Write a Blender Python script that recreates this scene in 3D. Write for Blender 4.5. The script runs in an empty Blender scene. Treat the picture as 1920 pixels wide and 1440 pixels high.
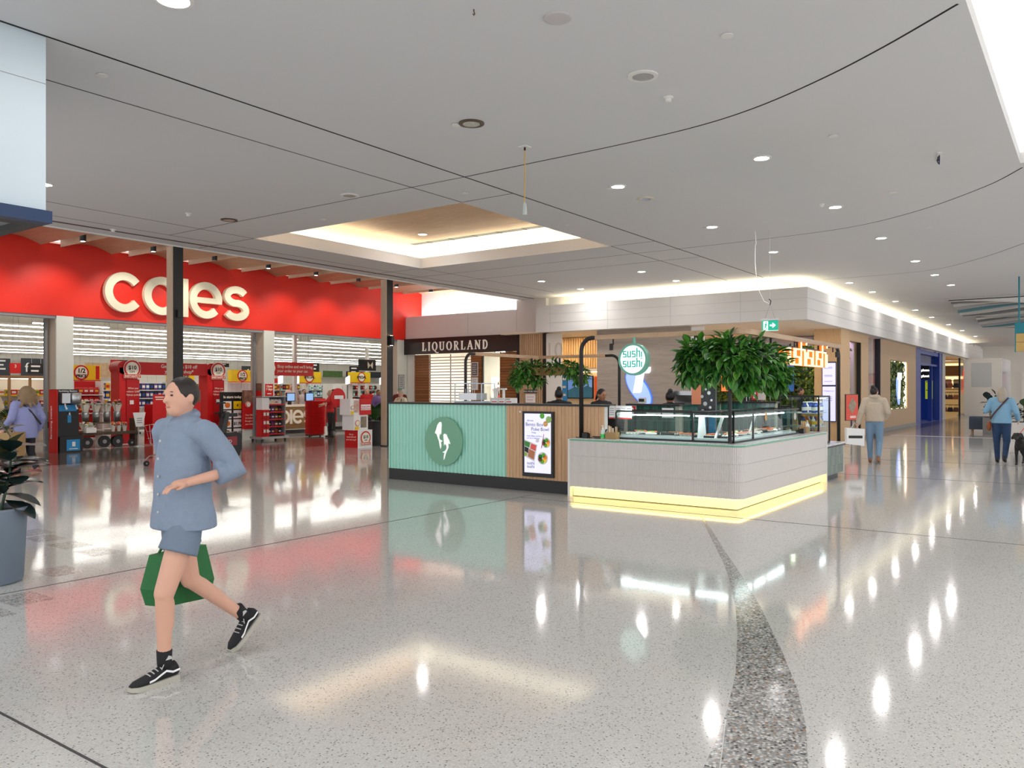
import bpy, bmesh, math, random
from mathutils import Vector, Matrix, Euler
RN = random.Random(11)
S = bpy.context.scene
COL = S.collection
PI = math.pi

# ---------------------------------------------------------------- camera, world, exposure
# World axes: +X runs along the supermarket front (away to the right of the picture),
# +Y runs towards the supermarket (away to the left), Z is up, metres.
VIEW = math.radians(35.769)
cam_d = bpy.data.cameras.new('camera')
cam = bpy.data.objects.new('camera', cam_d); COL.objects.link(cam)
cam.location = (0, 0, 1.65)
cam.rotation_euler = (PI / 2, 0, VIEW - PI / 2)
cam_d.sensor_width = 36
cam_d.lens = 36 * 1520 / 1920
cam_d.shift_y = 10 / 1920
cam_d.clip_end = 300
S.camera = cam

W = bpy.data.worlds.new('mall_ambient'); S.world = W
W.use_nodes = True
W.node_tree.nodes['Background'].inputs[0].default_value = (0.98, 0.985, 1.0, 1)
W.node_tree.nodes['Background'].inputs[1].default_value = 1.6
S.view_settings.view_transform = 'Standard'
S.view_settings.look = 'None'
S.view_settings.exposure = 0.0
S.view_settings.gamma = 1.0
S.view_settings.use_curve_mapping = False

# ---------------------------------------------------------------- materials
def lin(c):
    return tuple(((v / 255) / 12.92 if v / 255 <= .04045 else ((v / 255 + .055) / 1.055) ** 2.4) for v in c)
MATS = {}
def mat(name, col=(200, 200, 200), rough=.5, metal=0, emit=None, es=0, noise=0, scale=20, bump=0, bscale=60, coat=0, crough=.1, spec=.5, stretch=None, col2=None):
    """Procedural principled material; noise mixes col towards col2 (or a darker tone)."""
    if name in MATS: return MATS[name]
    m = bpy.data.materials.new(name); m.use_nodes = True
    nt = m.node_tree; b = nt.nodes['Principled BSDF']
    c = lin(col) + (1,)
    b.inputs['Base Color'].default_value = c
    b.inputs['Roughness'].default_value = rough
    b.inputs['Metallic'].default_value = metal
    b.inputs['Specular IOR Level'].default_value = spec
    b.inputs['Coat Weight'].default_value = coat
    b.inputs['Coat Roughness'].default_value = crough
    if emit is not None:
        b.inputs['Emission Color'].default_value = lin(emit) + (1,)
        b.inputs['Emission Strength'].default_value = es
    if noise or bump:
        tc = nt.nodes.new('ShaderNodeTexCoord'); mp = nt.nodes.new('ShaderNodeMapping')
        nt.links.new(tc.outputs['Object'], mp.inputs[0])
        if stretch: mp.inputs['Scale'].default_value = stretch
    if noise:
        n = nt.nodes.new('ShaderNodeTexNoise'); n.inputs['Scale'].default_value = scale; n.inputs['Detail'].default_value = 4
        nt.links.new(mp.outputs[0], n.inputs[0])
        mx = nt.nodes.new('ShaderNodeMix'); mx.data_type = 'RGBA'
        k = 1 - noise
        mx.inputs[6].default_value = c
        mx.inputs[7].default_value = (lin(col2) + (1,)) if col2 else (c[0] * k, c[1] * k, c[2] * k, 1)
        nt.links.new(n.outputs['Fac'], mx.inputs[0]); nt.links.new(mx.outputs[2], b.inputs['Base Color'])
    if bump:
        n2 = nt.nodes.new('ShaderNodeTexNoise'); n2.inputs['Scale'].default_value = bscale
        nt.links.new(mp.outputs[0], n2.inputs[0])
        bp = nt.nodes.new('ShaderNodeBump'); bp.inputs['Strength'].default_value = bump; bp.inputs['Distance'].default_value = .01
        nt.links.new(n2.outputs['Fac'], bp.inputs['Height']); nt.links.new(bp.outputs[0], b.inputs['Normal'])
    MATS[name] = m
    return m

def wood(name, col, dark, rough=.5, axis=2, scale=9, stretch=14, bands=.8):
    if name in MATS: return MATS[name]
    m = mat(name, col, rough)
    nt = m.node_tree; b = nt.nodes['Principled BSDF']
    tc = nt.nodes.new('ShaderNodeTexCoord'); mp = nt.nodes.new('ShaderNodeMapping')
    sc = [stretch] * 3; sc[axis] = 1.0
    mp.inputs['Scale'].default_value = sc
    nt.links.new(tc.outputs['Object'], mp.inputs[0])
    n = nt.nodes.new('ShaderNodeTexNoise'); n.inputs['Scale'].default_value = scale / 3; n.inputs['Detail'].default_value = 6; n.inputs['Roughness'].default_value = .65
    nt.links.new(mp.outputs[0], n.inputs[0])
    oi = nt.nodes.new('ShaderNodeObjectInfo')
    ad = nt.nodes.new('ShaderNodeMath'); ad.operation = 'MULTIPLY_ADD'; ad.inputs[1].default_value = .25; 
    nt.links.new(oi.outputs['Random'], ad.inputs[0]); nt.links.new(n.outputs['Fac'], ad.inputs[2])
    r = nt.nodes.new('ShaderNodeValToRGB')
    r.color_ramp.elements[0].position = .35; r.color_ramp.elements[0].color = lin(dark) + (1,)
    r.color_ramp.elements[1].position = .35 + bands * .5; r.color_ramp.elements[1].color = lin(col) + (1,)
    nt.links.new(ad.outputs[0], r.inputs[0]); nt.links.new(r.outputs[0], b.inputs['Base Color'])
    return m

def glass_mat(name, tint=(248, 251, 251), refl=.02, grough=.02):
    if name in MATS: return MATS[name]
    m = bpy.data.materials.new(name); m.use_nodes = True
    nt = m.node_tree; nt.nodes.remove(nt.nodes['Principled BSDF'])
    out = nt.nodes['Material Output']
    tr = nt.nodes.new('ShaderNodeBsdfTransparent'); tr.inputs[0].default_value = lin(tint) + (1,)
    gl = nt.nodes.new('ShaderNodeBsdfGlossy'); gl.inputs['Roughness'].default_value = grough
    fr = nt.nodes.new('ShaderNodeLayerWeight'); fr.inputs[0].default_value = .5
    pw = nt.nodes.new('ShaderNodeMath'); pw.operation = 'POWER'; pw.inputs[1].default_value = 5
    nt.links.new(fr.outputs['Facing'], pw.inputs[0])
    ad = nt.nodes.new('ShaderNodeMath'); ad.operation = 'MULTIPLY_ADD'; ad.inputs[1].default_value = .45; ad.inputs[2].default_value = refl; ad.use_clamp = True
    nt.links.new(pw.outputs[0], ad.inputs[0])
    mx = nt.nodes.new('ShaderNodeMixShader')
    nt.links.new(ad.outputs[0], mx.inputs[0]); nt.links.new(tr.outputs[0], mx.inputs[1]); nt.links.new(gl.outputs[0], mx.inputs[2])
    nt.links.new(mx.outputs[0], out.inputs[0])
    MATS[name] = m
    return m

def glow(name, col, s):
    return mat(name, col, .6, emit=col, es=s)

# ---------------------------------------------------------------- mesh building
class MB:
    def __init__(s): s.v = []; s.f = []; s.m = []; s.k = 0
    def mi(s, k): s.k = k; return s
    def add(s, vs, fs):
        o = len(s.v); s.v += [tuple(p) for p in vs]
        s.f += [tuple(i + o for i in f) for f in fs]; s.m += [s.k] * len(fs)
        return s
    def box(s, x0, x1, y0, y1, z0, z1):
        return s.add([(x0, y0, z0), (x1, y0, z0), (x1, y1, z0), (x0, y1, z0), (x0, y0, z1), (x1, y0, z1), (x1, y1, z1), (x0, y1, z1)],
                     [(0, 3, 2, 1), (4, 5, 6, 7), (0, 1, 5, 4), (1, 2, 6, 5), (2, 3, 7, 6), (3, 0, 4, 7)])
    def cbox(s, c, d, rot=None):
        p = [Vector((a * d[0] / 2, b * d[1] / 2, e * d[2] / 2)) for e in (-1, 1) for a, b in ((-1, -1), (1, -1), (1, 1), (-1, 1))]
        if rot is not None: p = [rot @ q for q in p]
        c = Vector(c)
        return s.add([c + q for q in p], [(0, 3, 2, 1), (4, 5, 6, 7), (0, 1, 5, 4), (1, 2, 6, 5), (2, 3, 7, 6), (3, 0, 4, 7)])
    def loft(s, rings, closed=True, caps=True):
        n = len(rings[0]); vs = [p for r in rings for p in r]; fs = []
        for i in range(len(rings) - 1):
            for j in range(n if closed else n - 1):
                a, b = i * n + j, i * n + (j + 1) % n
                fs.append((a, b, b + n, a + n))
        if caps and closed:
            fs.append(tuple(range(n - 1, -1, -1))); fs.append(tuple((len(rings) - 1) * n + j for j in range(n)))
        return s.add(vs, fs)
    def tube(s, pts, r, n=10, caps=True):
        pts = [Vector(p) for p in pts]; rr = r if isinstance(r, (list, tuple)) else [r] * len(pts); rings = []
        up = None
        for i, p in enumerate(pts):
            d = (pts[min(i + 1, len(pts) - 1)] - pts[max(i - 1, 0)]).normalized()
            if up is None:
                up = Vector((0, 0, 1)) if abs(d.z) < .9 else Vector((1, 0, 0))
            a = d.cross(up)
            if a.length < 1e-4: a = d.orthogonal()
            a.normalize(); b = a.cross(d).normalized(); up = b
            rings.append([p + (a * math.cos(t) + b * math.sin(t)) * rr[i] for t in [2 * PI * k / n for k in range(n)]])
        return s.loft(rings, True, caps)
    def cyl(s, p, r, h, n=20, r2=None):
        x, y, z = p; r2 = r if r2 is None else r2
        return s.loft([[(x + r * math.cos(2 * PI * k / n), y + r * math.sin(2 * PI * k / n), z) for k in range(n)],
                       [(x + r2 * math.cos(2 * PI * k / n), y + r2 * math.sin(2 * PI * k / n), z + h) for k in range(n)]])
    def lathe(s, prof, n=24, c=(0, 0, 0), sq=1.0):
        return s.loft([[(c[0] + r * math.cos(2 * PI * k / n), c[1] + r * sq * math.sin(2 * PI * k / n), c[2] + z) for k in range(n)] for r, z in prof])
    def ell(s, c, r, n=12, rot=None):
        c = Vector(c); rings = []
        for i in range(1, n):
            t = PI * i / n
            ring = [Vector((r[0] * math.sin(t) * math.cos(2 * PI * k / (n + 4)), r[1] * math.sin(t) * math.sin(2 * PI * k / (n + 4)), -r[2] * math.cos(t))) for k in range(n + 4)]
            rings.append([c + (rot @ q if rot is not None else q) for q in ring])
        return s.loft(rings)
    def caps(s, a, b, ra, rb, n=12):
        a = Vector(a); b = Vector(b); d = (b - a); L = d.length
        d = d.normalized() if L > 1e-6 else Vector((0, 0, 1))
        u = d.orthogonal().normalized(); w = d.cross(u); rings = []
        for i in range(1, 5):
            t = PI / 2 * i / 4
            rings.append([a - d * ra * math.cos(t) + (u * math.cos(q) + w * math.sin(q)) * ra * math.sin(t) for q in [2 * PI * k / n for k in range(n)]])
        for i in range(4, 0, -1):
            t = PI / 2 * i / 4
            rings.append([b + d * rb * math.cos(t) + (u * math.cos(q) + w * math.sin(q)) * rb * math.sin(t) for q in [2 * PI * k / n for k in range(n)]])
        return s.loft(rings)
    def poly(s, pts, y0, y1):
        """outline in the XZ plane, extruded from y0 (front, facing -Y) to y1"""
        n = len(pts)
        area = sum(pts[i][0] * pts[(i + 1) % n][1] - pts[(i + 1) % n][0] * pts[i][1] for i in range(n))
        if area < 0: pts = pts[::-1]
        return s.add([(x, y0, z) for x, z in pts] + [(x, y1, z) for x, z in pts],
                     [tuple(range(n)), tuple(range(2 * n - 1, n - 1, -1))] + [(j, j + n, (j + 1) % n + n, (j + 1) % n) for j in range(n)])
    def polyz(s, pts, z0, z1):
        n = len(pts)
        area = sum(pts[i][0] * pts[(i + 1) % n][1] - pts[(i + 1) % n][0] * pts[i][1] for i in range(n))
        if area < 0: pts = pts[::-1]
        return s.add([(x, y, z0) for x, y in pts] + [(x, y, z1) for x, y in pts],
                     [tuple(range(n - 1, -1, -1)), tuple(range(n, 2 * n))] + [(j, (j + 1) % n, (j + 1) % n + n, j + n) for j in range(n)])
    def disc(s, x, z, r, y0, y1, n=32, rz=None):
        rz = rz or r
        return s.poly([(x + r * math.cos(2 * PI * k / n), z + rz * math.sin(2 * PI * k / n)) for k in range(n)], y0, y1)
    def ring(s, x, z, r0, r1, y0, y1, n=32, a0=0, a1=2 * PI):
        """annulus (or arc of one) in the XZ plane"""
        full = abs(a1 - a0 - 2 * PI) < 1e-6; m = n if full else n + 1
        A = [a0 + (a1 - a0) * k / n for k in range(m)]
        rings = [[(x + r * math.cos(a), y, z + r * math.sin(a)) for r, y in ((r0, y0), (r1, y0), (r1, y1), (r0, y1))] for a in A]
        if full: rings.append(rings[0])
        return s.loft(rings, True, not full)
    def mesh(s, name, smooth=False):
        me = bpy.data.meshes.new(name); me.from_pydata(s.v, [], s.f)
        for i, p in enumerate(me.polygons): p.material_index = s.m[i]; p.use_smooth = smooth
        me.update(); return me
    def build(s, name, mats, parent=None, loc=(0, 0, 0), rz=0, smooth=False, rot=None):
        me = s.mesh(name, smooth)
        for m in (mats if isinstance(mats, (list, tuple)) else [mats]): me.materials.append(m)
        return link(name, me, parent, loc, rz, rot)

def link(name, data, parent=None, loc=(0, 0, 0), rz=0, rot=None):
    o = bpy.data.objects.new(name, data); COL.objects.link(o)
    o.location = loc
    o.rotation_euler = rot if rot is not None else (0, 0, rz)
    if parent is not None: o.parent = parent
    return o
def tag(o, label=None, cat=None, group=None, kind=None):
    if label: o['label'] = label
    if cat: o['category'] = cat
    if group: o['group'] = group
    if kind: o['kind'] = kind
    return o
def T(name, label, cat, loc=(0, 0, 0), rz=0, group=None):
    return tag(link(name, None, None, loc, rz), label, cat, group)
def ST(name, mb, m, label=None, smooth=False):
    o = mb.build(name, m, smooth=smooth); o['kind'] = 'structure'
    if label: o['label'] = label
    return o
def copy_tree(o, parent=None):
    c = o.copy(); COL.objects.link(c); c.parent = parent
    for ch in list(o.children): copy_tree(ch, c)
    return c
def box(name, m, parent, x0, x1, y0, y1, z0, z1):
    return MB().box(x0, x1, y0, y1, z0, z1).build(name, m, parent)

FACE_U = -PI / 2        # rotation of a thing whose front faces -X (its right is -Y)
TXT = {}
def text(s, size, m, parent, x, z, y, ext=.002, align='CENTER', bold=0, name='lettering', sx=1.0, shear=0, rot=None):
    """lettering standing in the local XZ plane, front towards -Y"""
    key = (s, size, ext, align, bold, shear, m.name)
    if key not in TXT:
        c = bpy.data.curves.new('lettering', 'FONT'); c.body = s; c.size = size; c.align_x = align
        c.extrude = ext; c.offset = bold; c.shear = shear; c.resolution_u = 3
        o = bpy.data.objects.new('lettering', c); COL.objects.link(o)
        me = bpy.data.meshes.new_from_object(o)
        bpy.data.objects.remove(o); bpy.data.curves.remove(c)
        me.materials.clear(); me.materials.append(m); TXT[key] = me
    o = link(name, TXT[key], parent, (x, y, z), rot=rot or (PI / 2, 0, 0))
    o.scale = (sx, 1, 1)
    return o

# ---------------------------------------------------------------- palette
WHITE = mat('white_paint', (232, 230, 226), .6, noise=.03, scale=3)
CEIL = mat('ceiling_paint', (219, 219, 221), .75, noise=.03, scale=1.2)
BLACK = mat('black_powder_coat', (24, 24, 26), .45, noise=.2, scale=40)
GAP = mat('shadow_gap', (16, 16, 17), .8, noise=.2, scale=30)
DARKG = mat('dark_grey', (58, 58, 60), .5, noise=.1, scale=30)
GREY = mat('mid_grey', (140, 141, 143), .5, noise=.08, scale=20)
LGREY = mat('light_grey', (196, 196, 196), .5, noise=.05, scale=20)
RED = mat('signal_red', (214, 18, 22), .45, noise=.06, scale=8)
YEL = mat('ticket_yellow', (252, 212, 20), .5, noise=.04, scale=10)
CREAM = mat('cream_print', (250, 246, 228), .5, noise=.03, scale=10)
PRINTW = mat('white_print', (246, 246, 246), .5, noise=.02, scale=10)
INK = mat('black_ink', (22, 20, 20), .5, noise=.1, scale=10)
STEEL = mat('brushed_steel', (190, 192, 194), .3, .9, noise=.08, scale=40)
CHROME = mat('chrome', (215, 217, 220), .12, 1.0, noise=.03, scale=20)
GLASS = glass_mat('clear_glass')

# ================================================================ STRUCTURE
def terrazzo(name, base, chips, scale, rough, mask=.36, wave=.02, tintmix=0.05):
    if name in MATS: return MATS[name]
    m = mat(name, base, rough); nt = m.node_tree; b = nt.nodes['Principled BSDF']
    tc = nt.nodes.new('ShaderNodeTexCoord')
    vo = nt.nodes.new('ShaderNodeTexVoronoi'); vo.inputs['Scale'].default_value = scale; vo.voronoi_dimensions = '2D'
    nt.links.new(tc.outputs['Object'], vo.inputs['Vector'])
    sp = nt.nodes.new('ShaderNodeSeparateColor'); nt.links.new(vo.outputs['Color'], sp.inputs[0])
    rp = nt.nodes.new('ShaderNodeValToRGB'); rp.color_ramp.interpolation = 'CONSTANT'
    el = rp.color_ramp.elements
    while len(el) < len(chips): el.new(.5)
    for e, (p, c) in zip(el, chips): e.position = p; e.color = lin(c) + (1,)
    nt.links.new(sp.outputs[0], rp.inputs[0])
    lt = nt.nodes.new('ShaderNodeMath'); lt.operation = 'LESS_THAN'; lt.inputs[1].default_value = mask
    nt.links.new(vo.outputs['Distance'], lt.inputs[0])
    n = nt.nodes.new('ShaderNodeTexNoise'); n.inputs['Scale'].default_value = .7; n.inputs['Detail'].default_value = 3
    nt.links.new(tc.outputs['Object'], n.inputs[0])
    mb_ = nt.nodes.new('ShaderNodeMix'); mb_.data_type = 'RGBA'
    c0 = lin(base)
    mb_.inputs[6].default_value = c0 + (1,); mb_.inputs[7].default_value = tuple(v * (1 - tintmix * 2) for v in c0) + (1,)
    nt.links.new(n.outputs['Fac'], mb_.inputs[0])
    mx = nt.nodes.new('ShaderNodeMix'); mx.data_type = 'RGBA'
    nt.links.new(lt.outputs[0], mx.inputs[0]); nt.links.new(mb_.outputs[2], mx.inputs[6]); nt.links.new(rp.outputs[0], mx.inputs[7])
    nt.links.new(mx.outputs[2], b.inputs['Base Color'])
    if wave:
        n2 = nt.nodes.new('ShaderNodeTexNoise'); n2.inputs['Scale'].default_value = 3.5; n2.inputs['Detail'].default_value = 2
        nt.links.new(tc.outputs['Object'], n2.inputs[0])
        bp = nt.nodes.new('ShaderNodeBump'); bp.inputs['Strength'].default_value = wave; bp.inputs['Distance'].default_value = .02
        nt.links.new(n2.outputs['Fac'], bp.inputs['Height']); nt.links.new(bp.outputs[0], b.inputs['Normal'])
    b.inputs['IOR'].default_value = 1.55
    return m
FLOOR = terrazzo('terrazzo_pale', (203, 202, 199), [(0, (194, 193, 190)), (.30, (211, 210, 207)), (.86, (150, 148, 144)), (.93, (184, 172, 156)), (.96, (110, 108, 105))], 85, .075)
INLAY = terrazzo('terrazzo_dark', (150, 149, 147), [(0, (176, 175, 173)), (.3, (205, 203, 200)), (.55, (120, 119, 118)), (.78, (52, 52, 54)), (.92, (150, 112, 78))], 55, .12, mask=.42, wave=.01)
MIDIN = terrazzo('terrazzo_grey', (186, 183, 178), [(0, (196, 193, 187)), (.4, (140, 138, 135)), (.8, (96, 95, 94))], 60, .12, mask=.4, wave=.01)
DTILE = terrazzo('polished_dark_tile', (118, 111, 103), [(0, (110, 104, 97)), (.5, (126, 119, 110))], 30, .12, mask=.5, wave=.01)

floor = ST('floor', MB().box(-9, 75, -10, 60, -.1, 0), FLOOR, 'polished pale terrazzo floor of the mall')
def inlay(name, pts, m, z=.0015):
    return MB().polyz(pts, .0002, z).build(name, m, floor)
inlay('inlay_band', [(10.0, 4.18), (9.787, 4.071), (8.421, 3.381), (7.6, 2.96), (6.952, 2.645), (6.08, 2.261), (5.393, 1.986), (4.577, 1.697), (4.048, 1.544), (3.654, 1.449), (3.354, 1.388), (2.9, 1.30), (2.2, 1.2), (1.4, 1.12),
                     (1.4, .62), (2.2, .68), (2.9, .82), (3.62, 1.018), (4.051, 1.148), (4.525, 1.327), (5.169, 1.62), (6.089, 2.064), (6.895, 2.482), (8.059, 3.115), (9.6, 3.93)], INLAY)
inlay('brass_strip', [(3.9, 1.50), (3.3, 1.30), (2.6, 1.06), (2.6, 1.055), (3.3, 1.295), (3.9, 1.495)], LGREY, .002)
for x, y in ((4.35, 9.93), (4.25, 9.42), (4.22, 8.81), (4.22, 8.21), (3.56, 7.63), (2.92, 6.85), (2.55, 6.62)):
    inlay('inlay_patch', [(x - .14, y - .2), (x + .16, y - .2), (x + .16, y + .22), (x - .14, y + .22)], MIDIN, .001)
inlay('dark_tile_apron', [(5.5, 18.32), (24, 18.32), (24, 22.25), (5.5, 22.25)], DTILE, .001)
inlay('dark_tile_apron', [(24, 6.0), (74, 6.0), (74, 6.75), (24, 6.75)], DTILE, .001)
inlay('dark_tile_apron', [(31.5, .2), (31.9, .2), (31.9, 6.0), (31.5, 6.0)], LGREY, .001)
inlay('dark_tile_apron', [(31.9, -4), (74, -4), (74, 6.0), (31.9, 6.0)], terrazzo('terrazzo_warm', (176, 168, 158), [(0, (170, 162, 152)), (.5, (184, 176, 166))], 30, .10, mask=.5, wave=.01), .001)
for x0, x1, y0, y1 in ((-4, 10.6, 7.145, 7.157), (1.822, 1.836, -4, 18), (10.13, 10.142, -4, 7.15), (16.6, 16.61, -4, 16), (-4, 24, 1.0 - 3, 1.01 - 3), (20.5, 20.51, -4, 18), (24.6, 24.61, -4, 6)):
    inlay('expansion_joint', [(x0, y0), (x1, y0), (x1, y1), (x0, y1)], DARKG, .0022)

# ---- ceiling slab with the coffer opening, shadow gaps
ZC = 4.85
cb = MB()
CU0, CU1, CV0, CV1 = 10.75, 16.0, 8.8, 14.5
cb.box(-9, CU0, .87, 16.6, ZC, ZC + .15).box(CU1, 23.9, .87, 16.6, ZC, ZC + .15)
cb.box(CU0, CU1, .87, CV0, ZC, ZC + .15).box(CU0, CU1, CV1, 16.6, ZC, ZC + .15)
cb.box(23.9, 75, -5, 8.0, ZC, ZC + .15).box(13.5, 23.9, -5, .87, ZC, ZC + .15)
ceiling = ST('ceiling', cb, CEIL, 'flat white plasterboard ceiling with black shadow gaps')
def gapline(pts, w=.022):
    P_ = [Vector((x, y, 0)) for x, y in pts]; L = []; Rr = []
    for i, p in enumerate(P_):
        d = (P_[min(i + 1, len(P_) - 1)] - P_[max(i - 1, 0)]).normalized(); n = Vector((-d.y, d.x, 0)) * w / 2
        L.append((p + n)[:2]); Rr.append((p - n)[:2])
    b = MB()
    for i in range(len(L) - 1): b.polyz([L[i], L[i + 1], Rr[i + 1], Rr[i]], ZC - .0015, ZC - .0002)
    return b.build('shadow_gap', GAP, ceiling)
def smooth_pts(p, n=6):
    out = []
    for i in range(len(p) - 1):
        a = p[max(i - 1, 0)]; b = p[i]; c = p[i + 1]; d = p[min(i + 2, len(p) - 1)]
        for k in range(n):
            t = k / n
            out.append(tuple(.5 * ((2 * b[j]) + (-a[j] + c[j]) * t + (2 * a[j] - 5 * b[j] + 4 * c[j] - d[j]) * t * t + (-a[j] + 3 * b[j] - 3 * c[j] + d[j]) * t ** 3) for j in (0, 1)))
    return out + [tuple(p[-1])]
for y, a, b_ in ((7.72, -5, 23), (8.8, 3.5, CU0), (8.8, CU1, 23), (14.5, 3.5, CU0), (14.5, CU1, 22.5), (15.6, 3.5, 23)):
    gapline([(a, y), (b_, y)], .03 if y == 7.72 else .02)
for x, a, b_ in ((9.49, 7.72, 15.6), (CU0, 7.72, CV0), (CU1, 7.72, CV0), (CU0, CV1, 16.5), (CU1, CV1, 16.5), (17.2, 7.72, 16.5), (18.53, 7.72, 15.6)):
    gapline([(x, a), (x, b_)], .018)
gapline(smooth_pts([(9.493, 7.72), (9.46, 6.4), (9.43, 5.159), (9.33, 4.0), (9.087, 3.141), (8.649, 2.304), (8.182, 1.62), (7.624, .93)]), .026)
gapline(smooth_pts([(17.2, 7.72), (17.15, 5.943), (16.9, 3.99), (16.05, 2.602), (14.757, 1.431), (13.79, .861)]), .022)
gapline(smooth_pts([(24.5, 6.463), (24.3, 3.795), (22.964, 2.453), (20.957, 1.279), (19.5, .6)]), .02)
for x in (32, 39.5): MB().box(x, x + .03, .5, 6.9, ZC - .012, ZC).build('control_joint', LGREY, ceiling)
LEDW = glow('led_warm_white', (255, 244, 214), 22)
LEDB = glow('led_bulkhead', (255, 242, 206), 11)
LEDC = glow('led_cool_white', (250, 250, 255), 20)
# ceiling edge trim and slot diffuser beside the vaulted zone
MB().box(3, 23.9, 16.05, 16.16, ZC - .002, ZC - .0004).build('slot_diffuser', DARKG, ceiling)
MB().box(3, 23.9, 16.601, 16.62, ZC - .03, ZC + .16).build('edge_trim', WHITE, ceiling)

# ---- coffer: lower upstand, recessed lit cove, timber soffit
cf = T('ceiling_coffer', 'recessed ceiling coffer with timber soffit and warm lit cove', 'ceiling coffer', (0, 0, 0))
ub = MB()
ub.box(CU0 + .001, CU0 + .02, CV0 + .001, CV1 - .001, ZC - .002, 5.12).box(CU1 - .02, CU1 - .001, CV0 + .001, CV1 - .001, ZC - .002, 5.12).box(CU0 + .02, CU1 - .02, CV0 + .001, CV0 + .02, ZC - .002, 5.12).box(CU0 + .02, CU1 - .02, CV1 - .02, CV1 - .001, ZC - .002, 5.12)
ub.build('upstand', CEIL, cf)
e = .16
lb = MB()
lb.box(CU0 - e, CU0, CV0 - e, CV1 + e, 5.06, 5.08).box(CU1, CU1 + e, CV0 - e, CV1 + e, 5.06, 5.08).box(CU0, CU1, CV0 - e, CV0, 5.06, 5.08).box(CU0, CU1, CV1, CV1 + e, 5.06, 5.08)
lb.box(CU0 - e - .02, CU0 - e, CV0 - e, CV1 + e, 5.06, 5.5).box(CU1 + e, CU1 + e + .02, CV0 - e, CV1 + e, 5.06, 5.5).box(CU0 - e, CU1 + e, CV0 - e - .02, CV0 - e, 5.06, 5.5).box(CU0 - e, CU1 + e, CV1 + e, CV1 + e + .02, 5.06, 5.5)
lb.build('cove_ledge', WHITE, cf)
sb = MB()
sb.box(CU0 - .1, CU0 - .04, CV0, CV1, 5.082, 5.10).box(CU1 + .04, CU1 + .1, CV0, CV1, 5.082, 5.10).box(CU0, CU1, CV0 - .1, CV0 - .04, 5.082, 5.10).box(CU0, CU1, CV1 + .04, CV1 + .1, 5.082, 5.10)
sb.build('cove_light_strip', LEDW, cf)
SOF = wood('timber_soffit', (214, 180, 146), (190, 152, 118), .55, axis=1, scale=7, stretch=9)
nb = 9
for i in range(nb):
    w_ = (CU1 - CU0 + 2 * e - .45) / nb; x0 = CU0 - e + i * w_
    box('soffit_board', SOF, cf, x0 + .002, x0 + w_ - .002, CV0 - e, CV1 + e, 5.47 + (i % 2) * .001, 5.5)
box('air_grille', DARKG, cf, CU1 + e - .44, CU1 + e - .2, CV0 - e, CV1 + e, 5.475, 5.5)
for i in range(8):
    y_ = CV0 + i * .75; box('grille_bar', BLACK, cf, CU1 + e - .44, CU1 + e - .2, y_, y_ + .015, 5.465, 5.476)
box('soffit_margin', WHITE, cf, CU1 + e - .2, CU1 + e, CV0 - e, CV1 + e, 5.472, 5.5)

# ---- raised ceiling over the concourse on the camera's right, lit from a cove
rb = MB().box(-9, 13.5, -6, 1.6, 5.5, 5.6).box(-9, 13.5, 1.58, 1.62, 5.0, 5.5)
ST('ceiling_raised', rb, CEIL, 'raised white ceiling panel beyond the lit cove')
tag(MB().box(-9, 13.4, 1.15, 1.3, 5.003, 5.03).build('cove_strip', LEDW), 'warm cove light strip along raised ceiling edge', 'cove light')

# ---- white bulkhead over the shops (corner at X 23.05, Y 6.5)
TL = mat('bulkhead_cladding', (226, 223, 219), .6, noise=.04, scale=2)
wb = MB()
wb.box(23.05, 23.3, 6.5, 15.6, 3.6, 4.5)
wb.box(23.3, 66, 6.5, 6.75, 3.6, 4.5)
wb.box(23.3, 23.9, 6.75, 15.6, 4.4, 4.44).box(23.9, 66, 6.75, 7.6, 4.4, 4.44)
wb.box(23.88, 23.95, 7.6, 15.6, 4.4, ZC).box(23.96, 66, 7.61, 7.65, 4.4, ZC)
wb.box(23.3, 23.69, 15.3, 15.6, 3.6, 4.38)
wb.box(23.7, 24.6, 15.61, 16.87, 3.6, ZC - .001)
wb.box(23.702, 23.95, 16.88, 22.29, 3.62, 4.52)
wb.box(23.96, 24.64, 16.88, 22.29, 4.38, 4.42)
wb.box(24.66, 24.75, 16.88, 22.6, 4.4, 6.0)
bulk = ST('wall_bulkhead', wb, TL, 'long white cladded bulkhead above the shopfronts')
gb = MB()
for z in (3.9, 4.2): gb.box(23.044, 23.052, 6.5, 15.1, z, z + .008).box(23.05, 66, 6.494, 6.502, z, z + .008)
for k in range(4): gb.box(23.044, 23.052, 8.4 + 2.2 * k, 8.408 + 2.2 * k, 3.6, 4.5)
gb.box(23.694, 23.702, 19.1, 19.108, 3.62, 4.52)
gb.build('panel_joint', LGREY, bulk)
tag(MB().box(23.45, 23.6, 7.0, 15.0, 4.442, 4.47).build('cove_strip', LEDB), 'warm cove light strip above the front bulkhead', 'cove light')
tag(MB().box(23.6, 64, 6.95, 7.1, 4.442, 4.47).build('cove_strip', LEDB), 'warm cove light strip above the long right bulkhead', 'cove light')
tag(MB().box(24.1, 24.3, 16.95, 22.2, 4.422, 4.46).build('cove_strip', LEDC), 'cool cove light strip above the liquor shop bulkhead', 'cove light')
# soffit under the corner of the bulkhead (telco store and right-hand shops)
SOFW = mat('store_soffit', (236, 220, 198), .7, noise=.03, scale=2)
ST('ceiling_store', MB().box(23.31, 34, 6.76, 17.3, 3.6, 3.66), SOFW, 'cream soffit ceiling of the corner store')

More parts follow.
